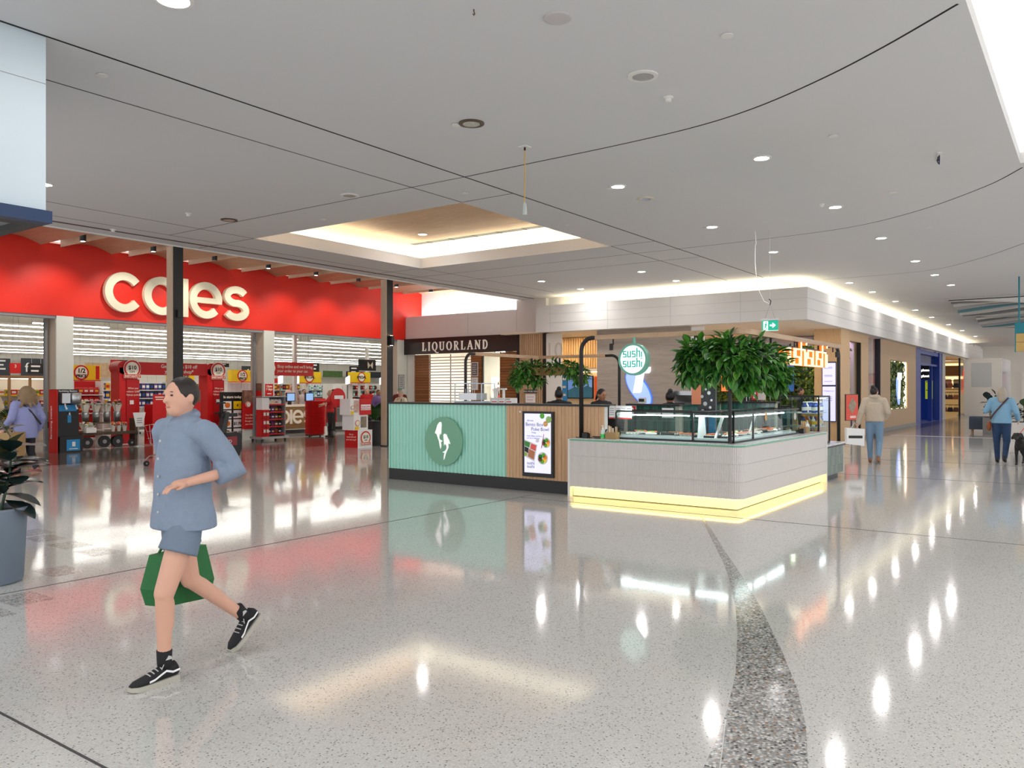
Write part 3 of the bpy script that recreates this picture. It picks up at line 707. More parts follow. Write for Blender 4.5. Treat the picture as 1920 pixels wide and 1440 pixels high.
box('body', wood('pale_oak', (214, 180, 138), (190, 152, 110), .5), sd, 0, 2.4, 0, .5, 0, .95)
MB().ell((1.15, -.4, 1.2), (.16, .16, .16), 10).build('orange_ball', mat('ball_orange', (240, 130, 50), .5, noise=.05), sd, smooth=True)
MB().cyl((1.15, -.4, 0), .03, 1.05, 8).build('ball_stem', GREY, sd)
# timber pier with directory screens
OAK = wood('pier_oak', (214, 178, 134), (194, 156, 112), .5, axis=2, bands=.9)
op = ST('wall_oak_pier', MB().box(27.2, 28.35, 6.62, 7.45, 0, 3.6), OAK, 'pale oak clad pier at the store corner')
ds = T('directory_screen', 'tall pair of lilac directory screens on the oak pier', 'screen', (27.19, 7.18, 0), FACE_U)
box('bezel', BLACK, ds, -.02, .42, -.02, 0, .6, 2.54)
LIL = glow('screen_lilac', (196, 196, 250), .95)
box('screen', LIL, ds, .0, .4, -.025, -.021, 1.79, 2.5); box('screen', LIL, ds, .0, .4, -.025, -.021, .63, 1.74)
text('Trading Hours', .055, mat('screen_ink', (90, 90, 190), .5, noise=.05), ds, .2, 1.58, -.027)
for z in (2.36, 2.32, 2.1, 2.06, 1.9, 1.4, 1.34, 1.28): box('print_line', MATS['screen_ink'], ds, .05, .3, -.027, -.0255, z, z + .012)
# soffit downlights in the corner store
for i, (x, y) in enumerate(((23.8, 12.6), (24.3, 10.6), (24.6, 8.8), (25.5, 7.6), (26.2, 9.4), (27.2, 10.8), (28.2, 9.0), (29, 10.6), (29.2, 12), (25.2, 15.4), (24.6, 14.2), (25.2, 16.6), (28.9, 8.2))):
    t = T('soffit_downlight', 'small warm downlight in the cream soffit of the corner store', 'downlight', (x, y, 3.592), 0, 'corner store soffit downlights')
    MB().lathe([(.075, .007), (.075, 0), (.05, 0)], 18).build('trim_ring', WHITE, t)
    MB().cyl((0, 0, .001), .05, .004, 16).build('lens', glow('soffit_lens', (255, 228, 186), 40), t)
    l_ = bpy.data.lights.new('lamp', 'AREA'); l_.shape = 'DISK'; l_.size = .09; l_.energy = 16; l_.color = (1, .84, .62); link('lamp', l_, t, (0, 0, -.006))

# ---- right-hand shops along Y = 6.7
gfr = T('glazed_shopfront', 'oak framed tall glazing of the purple-lit salon', 'shopfront', (28.35, 6.75, 0))
for x0, x1 in ((2.2, 3.3), (0, .06)): box('oak_frame', OAK, gfr, x0, x1, 0, .25, 0, 3.299)
box('oak_frame', OAK, gfr, 0, 3.3, 0, .25, 3.3, 3.6); box('oak_plinth', OAK, gfr, .06, 2.2, .05, .2, 0, .25)
box('glass_pane', GLASS, gfr, .08, 1.1, .1, .11, .251, 3.299); box('glass_pane', GLASS, gfr, 1.12, 2.155, .1, .11, .251, 3.299)
box('mullion', BLACK, gfr, 2.16, 2.199, .02, .14, .0, 3.299); box('glass_pane', GLASS, gfr, 3.32, 5.3, .1, .11, 0, 3.55); box('mullion', BLACK, gfr, 5.3, 5.38, .0, .2, 0, 3.6)
ST('wall_salon', MB().box(30.4, 36, 12, 12.1, 0, 3.58).box(30.4, 30.45, 8.4, 12, 0, 3.58).box(35.9, 36, 7.2, 12, 0, 3.58), mat('salon_wall', (214, 206, 222), .6, noise=.04), 'pale inner walls of the salon')
ST('ceiling_salon', MB().box(30.46, 35.9, 7.66, 12.0, 3.5, 3.58).box(36, 66, 7.66, 14, 3.72, 3.9), SOFW)
PUR = glow('neon_purple', (120, 60, 255), 7)
sl = T('neon_wall_sign', 'purple neon banner with white rounded lettering behind the glass', 'neon sign', (35.4, 10.15, 0), FACE_U)
box('banner', mat('banner_purple', (70, 30, 150), .5, emit=(90, 40, 220), es=.8, noise=.1), sl, -.6, 2.9, 0, .05, 2.1, 2.6); text('la', .42, glow('sign_white', (255, 255, 255), 2.2), sl, 1.9, 2.2, -.02, bold=.01)
text('e', .55, glow('sign_red', (255, 60, 60), 2.0), sl, 2.65, 2.2, -.02, bold=.02)
for x in (-.6, .7, 1.7, 2.9): box('neon_tube', PUR, sl, x, x + .04, -.03, -.01, .5, 2.6)
for x in (29.6, 31.2, 32.6): 
    o = shelving('product_shelving', ['purple lit product shelving farthest in the salon', 'purple lit product shelving in mid salon', 'purple lit product shelving nearest the salon window'][int((x - 29.5) / 1.4)], (34.9, 40.35 - x * .98, 0), FACE_U, 1.2, 1.9, (.3, .8, 1.3), .35)
    box('shelf_light', PUR, o, .05, 1.15, .3, .32, .34, .37); box('shelf_light', PUR, o, .05, 1.15, .3, .32, .84, .87)
for i_, (x, y) in enumerate(((33.2, 8.2), (33.2, 10.2))):  # fill panels added to brighten the dark salon interior
    t = T('ceiling_panel_light', ['violet-white ceiling panel light near the salon window', 'violet-white ceiling panel light deeper in the salon'][i_], 'panel light', (x, y, 3.44)); box('diffuser', glow('salon_panel', (206, 184, 255), 9), t, -.9, .9, -.5, .5, 0, .02); box('tray', WHITE, t, -.92, .92, -.52, .52, .0201, .055)
# oak wall with planted niche
ow = MB(); NX0, NX1, NZ0, NZ1 = 35.7, 39.5, .82, 2.85
ow.box(33.75, NX0, 6.78, 7.1, .12, 3.6).box(NX1, 41.5, 6.78, 7.1, .12, 3.6).box(NX0, NX1, 6.78, 7.1, .12, NZ0).box(NX0, NX1, 6.78, 7.1, NZ1, 3.6).box(NX0, NX1, 7.08, 7.1, NZ0, NZ1)
owl = ST('wall_oak', ow, wood('oak_wall', (204, 168, 128), (184, 148, 108), .5, axis=2, bands=.9), 'oak panelled wall with lit planted niche')
box('stone_plinth', mat('plinth_stone', (150, 146, 140), .5, noise=.3, scale=30), owl, 33.75, 41.5, 6.77, 7.0, 0, .12)
gn = T('planted_niche', 'lit rectangular niche of green foliage in the oak wall', 'green wall', (NX0, 7.05, NZ0))
leaf_wall('foliage', gn, NX1 - NX0, NZ1 - NZ0, 3600, 9, .17, depth=.16, wts=(3, 5, 1, 5))
NG = glow('niche_led', (255, 236, 210), 5)
box('light_strip', NG, gn, NX1 - NX0 - .04, NX1 - NX0 - .01, -.2, -.08, 0, NZ1 - NZ0); box('light_strip', NG, gn, 0, NX1 - NX0 - .07, -.1, -.04, NZ1 - NZ0 - .03, NZ1 - NZ0 - .005); box('light_strip', NG, gn, 0, NX1 - NX0 - .07, -.1, -.04, 0.001, .02)
lg = T('niche_logo', 'white letter T on blue oval mounted in the planted niche', 'sign', (37.6, 6.84, 1.7))
MB().poly(oval(.62, .3, tilt=math.radians(-68), cx=-.05, cz=-.12), -.03, .0).build('oval_face', MATS['oval_blue'], lg)
MB().poly([(-.3, .66), (.5, .66), (.47, .36), (.25, .36), (.12, -.45), (-.12, -.45), (.0, .36), (-.32, .36)], -.07, -.031).build('letter_t', tw, lg)
# blue phone shop
BLU = mat('shop_blue', (22, 62, 158), .35, noise=.15, scale=12)
bs = T('blue_shopfront', 'royal blue framed phone shop front with glass door', 'shopfront', (41.55, 6.78, 0))
for x0, x1 in ((0, 1.2), (6.9, 7.7)): box('blue_pier', BLU, bs, x0, x1, 0, .4, 0, 3.6)
box('blue_header', BLU, bs, 1.2, 6.9, .05, .4, 3.38, 3.58); box('glass_pane', GLASS, bs, 1.2, 6.9, .2, .21, 2.95, 3.38); box('transom', BLU, bs, 1.2, 6.9, .1, .3, 2.85, 2.95)
box('glass_pane', GLASS, bs, 5.2, 6.9, .2, .21, .1, 2.85); box('door_stile', BLU, bs, 5.1, 5.2, .1, .3, 0, 2.85)
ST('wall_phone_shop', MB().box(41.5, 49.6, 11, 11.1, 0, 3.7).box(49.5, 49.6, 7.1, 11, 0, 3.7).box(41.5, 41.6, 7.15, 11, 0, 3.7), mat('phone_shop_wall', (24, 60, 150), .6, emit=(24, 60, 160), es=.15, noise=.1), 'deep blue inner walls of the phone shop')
pp = T('phone_sign', 'white lit two-line lower-case lettering on black by blue door', 'sign', (46.0, 7.26, 2.56), FACE_U)
box('panel', BLACK, pp, -.03, .37, .01, .05, -.4, .3); text('phone', .16, MATS['sign_white'], pp, .17, .02, 0, bold=.006, sx=.9); text('planet', .16, MATS['sign_white'], pp, .17, -.28, 0, bold=.006, sx=.9)
yp = T('window_poster', 'lime yellow poster with phone pictures in the blue shop', 'poster', (47.0, 7.24, 1.15), FACE_U); yp.scale = (.21, 1, 1)
box('sheet', mat('lime_print', (206, 222, 30), .5, emit=(206, 222, 30), es=.35, noise=.04), yp, 0, 1.6, 0, .02, 0, .95); box('picture', mat('phone_print', (40, 60, 80), .5, noise=.5, scale=6), yp, .6, 1.15, -.004, 0, .08, .38); box('picture', MATS['phone_print'], yp, .6, 1.15, -.004, 0, .55, .8)
for z in (.44, .88): box('print_line', INK, yp, .15, 1.45, -.004, 0, z, z + .035)
pk = T('accessory_rack', 'grey rack of hanging phone accessories in blue shop', 'rack', (45.6, 7.95, 0), FACE_U); pk.scale = (.4, 1, 1)
box('rack_board', LGREY, pk, 0, 1.7, 0, .05, .3, 2.1)
for i in range(4):
    for j in range(5): box('packet', PRODC[(4, 9, 4, 1, 0)[(i + j) % 5]], pk, .15 + i * .38, .4 + i * .38, -.05, -.01, .5 + j * .32, .68 + j * .32)
box('floor_light', glow('floor_violet', (120, 80, 255), 4), pk, 0, 1.7, -.06, -.02, .05, .1)
# bag shop
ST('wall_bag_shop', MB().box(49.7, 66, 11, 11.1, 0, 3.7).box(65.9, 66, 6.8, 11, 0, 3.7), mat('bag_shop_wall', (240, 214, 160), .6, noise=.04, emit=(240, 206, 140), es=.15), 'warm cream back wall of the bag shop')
bgp = MB().box(49.3, 50.3, 6.75, 7.1, 0, 3.6)
ST('wall_tiled_pier', bgp, mat('tile_pier', (178, 172, 164), .4, noise=.2, scale=30), 'grey tiled pier between blue shop and bag shop')
bsf = T('glazed_shopfront', 'clear glazed front of the bag shop with oak end post', 'shopfront', (50.3, 6.8, 0))
box('glass_pane', GLASS, bsf, 7.0, 12.6, .1, .11, .05, 3.6); box('mullion', BLACK, bsf, 6.94, 7.0, .05, .15, 0, 3.6); box('end_post', OAK, bsf, 12.6, 14.2, 0, .3, 0, 3.6); box('sill', LGREY, bsf, 7.0, 12.6, 0, .25, 0, .05)
lit = T('lit_shelf', 'warm lit upper shelf of suitcases in the bag shop', 'shelf', (60.0, 9.0, 0), FACE_U); lit.scale = (.3, 1, 1)
box('shelf_board', OAK, lit, 0, 6.4, 0, .5, 1.62, 1.7); box('lit_panel', glow('bag_panel', (255, 226, 160), 1.6), lit, 0, 6.4, .52, .55, 1.72, 2.5); box('slat_panel', wood('bag_slats', (140, 104, 60), (100, 70, 36), .5, axis=0), lit, 0, 6.4, .52, .56, 2.55, 3.2); box('lit_panel', MATS['bag_panel'], lit, 0, 6.4, .5, .54, 3.22, 3.36)
for i, (x, c) in enumerate(((8.0, (232, 170, 160)), (7.3, (226, 206, 170)))):
    t = T('suitcase', ['pink hard suitcase on the lit shelf', 'cream hard suitcase on the lit shelf'][i], 'suitcase', (60.05, x, 1.701), FACE_U); t.scale = (.6, 1, 1)
    m = mat('suitcase_%d' % i, c, .4, noise=.05)
    MB().poly([(-.5, .02), (.5, .02), (.5, .55), (.42, .62), (-.42, .62), (-.5, .55)], 0, .3).build('shell', m, t); MB().tube([(-.12, .15, .62), (-.12, .15, .7), (.12, .15, .7), (.12, .15, .62)], .015, 6).build('handle', BLACK, t)

# ================================================================ SUSHI KIOSK
MINT = mat('mint_metal', (176, 236, 218), .35, noise=.03, scale=4, coat=.3)
KTIM = wood('kiosk_timber', (220, 178, 138), (196, 154, 114), .5, axis=2, bands=.9)
kc = T('kiosk_front_counter', 'long kiosk front with mint corrugated panel, timber boards and black plinth', 'counter', (10.85, 10.57, 0), FACE_U)
L_ = 10.57 - 7.92
b = MB(); nr = 33; pts = []
for i in range(nr * 6 + 1):
    ph = i / 6 * 2 * PI
    pts.append((L_ * i / (nr * 6), -.018 + .018 * max(-.75, min(.75, math.cos(ph) * 1.3))))
for i in range(len(pts) - 1):
    (xa, ya), (xb, yb) = pts[i], pts[i + 1]
    b.add([(xa, ya, .2), (xb, yb, .2), (xb, yb, 1.385), (xa, ya, 1.385)], [(0, 1, 2, 3)])
b.build('corrugated_panel', MINT, kc)
box('carcass', WHITE, kc, 0, 4.48, .03, .12, .03, 1.38)
box('side_return', MINT, kc, -.03, 0, -.03, 3.0, .2, 1.385)
box('plinth', BLACK, kc, -.02, 4.02, -.03, .1, 0, .2)
nbd = 27; bw_ = (4.47 - L_ - .01) / nbd
for i in range(nbd):
    x0 = L_ + .01 + i * bw_
    box('board', KTIM, kc, x0 + .0025, x0 + bw_ - .0025, -.03 + (i % 2) * .0005, .03, .2 if x0 < 4.0 else .91, 1.385)
box('top_cap', BLACK, kc, -.05, 4.5, -.05, .35, 1.385, 1.415)
box('camera_eye', STEEL, kc, L_ + .28, L_ + .31, -.036, -.03, 1.27, 1.3)
# inner work bench behind the front
wb2 = T('work_bench', 'steel work bench behind the mint kiosk front', 'bench', (11.3, 10.4, 0), FACE_U)
box('bench_top', STEEL, wb2, 0, 3.6, 0, .6, 1.2, 1.24); box('bench_body', LGREY, wb2, .05, 3.55, .05, .55, 0, 1.2)

rs = T('round_fish_sign', 'round sage green sign with two white fish on mint panel', 'sign', (10.80, 9.235, .745), FACE_U)
MB().disc(0, 0, .425, -.03, 0, 56).build('disc', mat('sage_disc', (128, 186, 154), .45, noise=.04, scale=6), rs)
def fishpoly(z): return [((x - 623) / 180 * .42, -(y - 515) / 245 * .42) for x, y in z]
FW = glow('fish_white', (252, 252, 248), .5)
f1 = fishpoly([(585, 322), (603, 320), (608, 345), (605, 395), (603, 440), (597, 450), (592, 430), (588, 450), (583, 480), (592, 500), (618, 512), (600, 525), (604, 560), (598, 598), (590, 570), (582, 520), (570, 485), (558, 445), (540, 435), (552, 400), (566, 350)])
f2 = fishpoly([(635, 437), (655, 445), (668, 480), (680, 500), (692, 540), (672, 535), (675, 575), (660, 610), (648, 640), (636, 690), (627, 705), (630, 660), (636, 632), (615, 628), (640, 612), (655, 590), (655, 560), (640, 540), (630, 560), (630, 530), (626, 480), (624, 450)])
MB().poly(f1, -.034, -.0302).build('fish', FW, rs); MB().poly(f2, -.034, -.0302).build('fish', FW, rs)

# digital menu screen
sc = T('menu_screen', 'portrait digital screen advertising bento box and poke bowl', 'screen', (10.81, 7.257, .77), FACE_U)
box('bezel', BLACK, sc, -.3, .3, -.035, 0, -.525, .525)
box('display', glow('menu_lilac', (214, 214, 246), .82), sc, -.255, .255, -.038, -.0355, -.46, .49)
TI = mat('menu_ink', (40, 40, 60), .5, noise=.05)
y_ = -.0395
text('Bento Box', .08, TI, sc, -.06, .29, y_, .0005); text('Poke Bowl', .08, TI, sc, .05, .215, y_, .0005); text('All new', .04, TI, sc, -.14, .365, y_, .0005)
text('Range', .035, mat('menu_green', (40, 110, 80), .5, noise=.05), sc, -.07, .175, y_, .0005); text('Fresh, filling, nutritious', .032, mat('menu_blue', (60, 60, 170), .5, noise=.05), sc, -.06, .12, y_, .0005); text('and oh so delicious', .032, MATS['menu_blue'], sc, -.08, .085, y_, .0005)
text('sushi', .075, TI, sc, -.13, -.33, y_, .0005); text('sushi', .075, TI, sc, -.13, -.385, y_, .0005)
def bowl(px, pz, r, cut=None):
    MB().disc(px, pz, r, y_ - .0005, y_ + .001, 28).build('bowl_picture', PRINTW, sc)
    for a, c in ((70, (84, 170, 50)), (150, (40, 110, 50)), (20, (238, 130, 70)), (-40, (244, 204, 60)), (-100, (90, 170, 60)), (200, (120, 60, 40))):
        t = math.radians(a); MB().disc(px + r * .5 * math.cos(t), pz + r * .5 * math.sin(t), r * .38, y_ - .0015, y_ - .0006, 12).build('food_picture', mat('food_%d_%d' % c[:2], c, .5, emit=c, es=.35, noise=.3, scale=60), sc)
bowl(.165, .03, .085); bowl(.1, -.22, .1)
MB().poly([(-.255, .07), (.0, -.01), (-.06, -.28), (-.255, -.2)], y_ - .0005, y_ + .001).build('bento_tray', PRINTW, sc)
for p, c in (([(-.25, .05), (-.14, .02), (-.16, -.06), (-.25, -.03)], (60, 130, 60)), ([(-.12, .01), (-.02, -.02), (-.04, -.11), (-.14, -.07)], (220, 90, 80)), ([(-.25, -.04), (-.17, -.07), (-.18, -.15), (-.25, -.12)], (30, 28, 30)), ([(-.16, -.08), (-.05, -.12), (-.07, -.25), (-.19, -.2)], (176, 112, 76)), ([(-.25, -.13), (-.2, -.15), (-.21, -.2), (-.25, -.19)], (140, 170, 60))):
    MB().poly(p, y_ - .0015, y_ - .0006).build('food_picture', mat('food_%d_%d' % c[:2], c, .5, emit=c, es=.35, noise=.3, scale=60), sc)
MB().disc(.155, .33, .045, y_ - .001, y_, 20).build('new_badge', mat('badge_tan', (206, 150, 70), .5, emit=(206, 150, 70), es=.3, noise=.04), sc); text('NEW', .03, PRINTW, sc, .155, .32, y_ - .0012, .0004)
MB().disc(.0, .06, .033, y_ - .001, y_, 16).build('sauce_dish', PRINTW, sc); MB().disc(.09, .455, .045, y_ - .001, y_, 16).build('bowl_picture', mat('food_84_170', (84, 170, 50), .5), sc); MB().disc(.215, .4, .055, y_ - .001, y_, 16).build('bowl_picture', mat('food_150_190', (150, 190, 110), .5, emit=(150, 190, 110), es=.3, noise=.4, scale=50), sc)
MB().poly([(.07, -.06), (.085, -.06), (.13, .17), (.12, .17)], y_ - .002, y_ - .001).build('chopsticks_picture', mat('chop_red', (200, 50, 60), .5, noise=.05), sc)

# ---- white tiled serving counter (rounded corner), glowing plinth
wc = T('serving_counter', 'white finger-tiled serving counter with green edge and glowing yellow base', 'counter')
U0, V0, VE, UE, RC = 10.65, 3.87, 6.57, 14.87, .14
def path(off=0, step=.02):
    p = []; v = VE
    n = int((VE - V0 - RC) / step)
    p += [(U0 - off, VE - (VE - V0 - RC) * i / n) for i in range(n)]
    m = max(6, int(RC * PI / 2 / step))
    p += [(U0 + RC - (RC + off) * math.cos(PI / 2 * i / m), V0 + RC - (RC + off) * math.sin(PI / 2 * i / m)) for i in range(m)]
    n = int((UE - U0 - RC) / step)
    p += [(U0 + RC + (UE - U0 - RC) * i / n, V0 - off) for i in range(n + 1)]
    return p
TILEW = mat('finger_tile', (226, 220, 217), .4, noise=.08, scale=12)
pa, pb = path(0), path(.006)
gb_ = MB()
for z0, z1 in ((.16, .386), (.392, .628), (.634, .862)):
    for i in range(len(pa) - 1):
        A0, A1, B0, B1 = Vector(pa[i] + (0,)), Vector(pa[i + 1] + (0,)), Vector(pb[i] + (0,)), Vector(pb[i + 1] + (0,))
        q = [A0, B0.lerp(B1, .14), B0.lerp(B1, .86), A1]
        for k in range(3):
            a_, c_ = q[k], q[k + 1]
            gb_.add([(a_.x, a_.y, z0), (c_.x, c_.y, z0), (c_.x, c_.y, z1), (a_.x, a_.y, z1)], [(0, 1, 2, 3)])
        gb_.add([(q[1].x, q[1].y, z1), (q[2].x, q[2].y, z1), (q[3].x, q[3].y, z1), (q[0].x, q[0].y, z1)], [(0, 1, 2, 3)])
tiles = gb_.build('finger_tiles', TILEW, wc); tiles['kind'] = 'stuff'
def shell(name, m, off0, off1, z0, z1):
    o_, i_ = path(off0, .06), path(off1, .06); bb = MB()
    n_ = min(len(o_), len(i_))
    rings = [[(o_[i][0], o_[i][1], z0), (o_[i][0], o_[i][1], z1), (i_[i][0], i_[i][1], z1), (i_[i][0], i_[i][1], z0)] for i in range(n_)]
    return bb.loft(rings).build(name, m, wc)
shell('grout_backing', mat('grout_pale', (222, 216, 208), .7, noise=.05), -.001, -.03, .16, .866)
shell('green_edge', mat('edge_green', (112, 184, 150), .35, noise=.05), .012, -.02, .866, .888)
CT = terrazzo('counter_terrazzo', (214, 214, 214), [(0, (220, 220, 220)), (.6, (190, 190, 190)), (.85, (90, 90, 92))], 160, .25, mask=.35, wave=0)
tp = path(.014, .06)
MB().polyz(tp + [(UE, 4.72), (11.55, 4.72), (11.55, VE)], .888, .90).build('counter_top', CT, wc)
shell('glow_plinth', glow('plinth_yellow', (255, 242, 164), .8), -.09, -.1, .012, .158)
shell('underside', WHITE, -.004, -.12, .1585, .1598)
shell('plinth_light', glow('plinth_led', (255, 224, 140), 8), -.06, -.085, .15, .158)
box('end_leg', WHITE, wc, U0 - .006, U0 + .08, VE - .0, VE + .04, 0, .888); box('end_leg', WHITE, wc, UE, UE + .04, V0 - .012, V0 + .3, 0, .888)
box('inner_body', GREY, wc, U0 + .15, UE, V0 + .15, 4.5, .02, .86); box('inner_body', GREY, wc, U0 + .16, 11.3, 4.51, VE, .02, .86)

# ---- glass food cases
CG = glass_mat('case_glass', (240, 247, 245), .02)
def frame_bars(t, x0, x1, y0, y1, z0, z1, r, verts, m=BLACK):
    for z in (z0, z1): 
        for y in (y0, y1): box('frame_rail', m, t, x0, x1, y - r, y + r, z - r, z + r)
        for x in (x0, x1): box('frame_rail', m, t, x - r, x + r, y0 + r, y1 - r, z - r, z + r)
    for x, y in verts: box('frame_post', m, t, x - r, x + r, y - r, y + r, z0 + r, z1 - r)
ca = T('sushi_display_case', 'glass sushi display case on the left arm of the counter', 'display case', (10.9, 5.9, .901), FACE_U)
# local x along the counter (to the right), local y into the kiosk
frame_bars(ca, 0, 1.2, 0, .62, .012, .42, .012, ((0, 0), (0, .62), (1.2, .62)))
box('glass_pane', CG, ca, .012, 1.19, -.004, .002, .02, .41); box('glass_pane', CG, ca, -.004, .002, .02, .6, .02, .41); box('glass_pane', CG, ca, .02, 1.18, .02, .6, .418, .424)
TRAYM = mat('case_tray', (226, 232, 236), .3, noise=.05, emit=(226, 236, 240), es=.12)
box('chill_tray', TRAYM, ca, .02, 1.18, .02, .6, .014, .05); box('light_tube', glow('case_led', (246, 252, 255), 30), ca, .05, 1.15, .05, .07, .36, .375)
box('tray_edge', LGREY, ca, .02, 1.18, .09, .1, .05, .075)
for i in range(6): MB().cyl((.12 + i * .2, .089, .062), .006, .004, 8).build('tray_stud', BLACK, ca)
cb_ = T('sushi_display_case', 'glass sushi display case on the right arm of the counter', 'display case', (10.9, 4.07, .901))
frame_bars(cb_, 0, 3.0, 0, .6, .012, .42, .012, ((0, 0), (.78, 0), (0, .6), (3.0, .6)))
box('glass_pane', CG, cb_, -.004, .002, .02, .58, .02, .41); box('light_tube', glow('case_led', (246, 252, 255), 30), cb_, .05, .07, .09, .58, .36, .375)
box('glass_pane', CG, cb_, .012, .77, -.004, .002, .02, .41); box('glass_pane', CG, cb_, .79, 2.95, -.004, .002, .02, .41); box('glass_pane', CG, cb_, 2.997, 3.003, .02, .58, .02, .41); box('glass_pane', CG, cb_, .02, 2.94, .02, .58, .418, .424)
box('chill_tray', TRAYM, cb_, .02, 2.93, .02, .58, .014, .05); box('light_tube', MATS['case_led'], cb_, .1, 2.4, .05, .07, .36, .375)
box('tray_edge', LGREY, cb_, .02, 2.93, .09, .1, .05, .075)
MB().disc(2.8, .3, .06, -.008, -.005, 20).build('round_sticker', LGREY, cb_); box('energy_sticker', mat('sticker_tan', (214, 160, 90), .5, noise=.1), cb_, 1.3, 1.38, -.008, -.005, .28, .4)
for x in (.12, 1.5): MB().poly([(x, .06), (x + .06, .06), (x + .3, .34), (x + .24, .34)], .3, .33).build('glass_bracket', STEEL, cb_)
# food on the trays
RICE = mat('rice', (246, 244, 236), .6, noise=.05, bump=.3); NORI = mat('nori', (26, 34, 26), .5, noise=.2); SALM = mat('salmon', (246, 130, 84), .45, noise=.15); AVO = mat('avocado', (150, 190, 70), .5, noise=.1); TRAYB = mat('tray_black', (22, 22, 24), .35, noise=.1)
def sushi_tray(kind):
    b = MB()
    b.mi(0).box(-.13, .13, -.08, .08, 0, .012)
    for x in (-.128, .12): b.box(x, x + .008, -.08, .08, .012, .03)
    if kind == 0:
        for i in range(4):
            for j in range(2): b.mi(1).cyl((-.09 + i * .06, -.035 + j * .07, .0125), .026, .035, 10); b.mi(2).cyl((-.09 + i * .06, -.035 + j * .07, .0485), .012, .004, 8)
    elif kind == 1:
        for i in range(4): b.mi(1).ell((-.09 + i * .06, 0, .03), (.024, .06, .018), 6); b.mi(2).ell((-.09 + i * .06, 0, .05), (.026, .066, .012), 6)
    elif kind == 2:
        for i in range(2): b.mi(4).tube([(-.11, -.035 + i * .07, .038), (.11, -.035 + i * .07, .038)], .026, 10); b.mi(1).tube([(-.118, -.035 + i * .07, .038), (.118, -.035 + i * .07, .038)], .02, 10)
    else:
        b.mi(1).ell((0, 0, .03), (.1, .06, .03), 8)
        for i in range(5): b.mi(2 + i % 2).ell((-.07 + i * .035, .01 * (i % 3 - 1), .062), (.03, .022, .012), 6)
    me = b.mesh('sushi'); [me.materials.append(m) for m in (TRAYB, RICE, SALM, AVO, NORI)]
    return me
SM = [sushi_tray(k) for k in range(4)]
SN = ['maki rolls', 'salmon nigiri', 'long nori rolls', 'rice salad']
case_cnt = {}
def put_tray(k, x, y, rz, where, z=.952):
    key = (k, where); case_cnt[key] = 1
    o = link('sushi_tray', SM[k], None, (x, y, z), rz); o.scale = (1, 1, 1)
    tag(o, 'black tray of %s in the %s glass case' % (SN[k], where), 'sushi tray', '%s in %s case' % (SN[k], where))
for i in range(4): put_tray((0, 3, 2, 1)[i], 11.12, 5.72 - i * .29, FACE_U, 'left')
for i in range(4): put_tray((3, 2, 1, 0)[i], 11.34, 5.72 - i * .29, FACE_U, 'left')
for i in range(9): put_tray((3, 3, 1, 0, 0, 2, 1, 3, 2)[i], 11.2 + i * .3, 4.29, 0, 'right')
for i in range(9): put_tray((1, 2, 0, 3, 2, 1, 3, 0, 1)[i], 11.2 + i * .3, 4.5, 0, 'right')
# wall-side sheet standing in the corner
for i, (x, y, rz, l) in enumerate(((11.1, 4.615, .0, 'tilted clear sheet holder in the corner of the glass case'),)):
    t = T('sheet_holder', l, 'holder', (x, y, .952), rz)
    MB().poly([(-.16, 0), (.16, 0), (.1, .3), (-.1, .3)], 0, .008).build('sheet', PRINTW, t)

# ---- things on the counter
def pump_bottle(x, y, z, label, liquid):
    t = T('pump_bottle', label, 'bottle', (x, y, z))
    MB().lathe([(.001, 0), (.035, 0), (.036, .03), (.036, .1), (.03, .13), (.014, .145)], 16).build('body', mat('clear_plastic', (220, 230, 224), .2, noise=.03), t, smooth=True)
    MB().lathe([(.037, .012), (.037, .07)], 16).build('gel', liquid, t)
    MB().cyl((0, 0, .145), .016, .02, 12).build('collar', PRINTW, t); MB().tube([(0, 0, .165), (0, 0, .195), (-.04, 0, .2)], .007, 8).build('nozzle', PRINTW, t)
    return t
GEL = mat('gel_green', (70, 210, 90), .3, noise=.05)
pump_bottle(10.80, 6.08, .901, 'green sanitiser pump bottle beside the straw caddy', GEL)
KRAFT = mat('kraft_brown', (172, 140, 92), .6, noise=.1, scale=30)
def caddy(x, y, z, rz, label, n=7):
    t = T('chopstick_caddy', label, 'caddy', (x, y, z), rz)
    box('caddy_box', KRAFT, t, -.09, .09, -.06, .06, 0, .1)
    r = random.Random(3)
    for i in range(n):
        a = r.uniform(-.06, .06); box('paper_sachet' if i % 2 else 'chopstick_pack', mat('paper_tan', (212, 176, 130), .6, noise=.1) if i % 2 else mat('paper_pale', (232, 220, 200), .6, noise=.1), t, a - .012, a + .012, -.04 + i * .011, -.033 + i * .011, .06, .16 + r.uniform(0, .05))
caddy(10.83, 5.93, .901, FACE_U, 'brown caddy with sachets beside the left display case')
caddy(14.35, 4.1, .901, 0, 'brown caddy of chopsticks at the right counter end', 9)
pump_bottle(14.62, 4.12, .901, 'green sanitiser pump bottle at the right counter end', GEL)
def eftpos(x, y, rz, label):
    t = T('payment_terminal', label, 'card terminal', (x, y, .901), rz)
    MB().poly([(-.1, 0), (.1, 0), (.1, .03), (-.08, .09), (-.1, .08)], -.045, .045).build('body', BLACK, t, rot=(0, 0, PI / 2))
    box('screen', DARKG, t, -.03, .03, -.05, .0, .06, .062)
eftpos(10.83, 6.36, FACE_U, 'black card terminal at the left end of the counter'); eftpos(14.08, 4.12, 0, 'black card terminal right of the glass case')
tb_ = T('pos_tablet', 'black tablet stand leaning on the serving counter', 'tablet', (10.86, 6.17, .901), FACE_U)
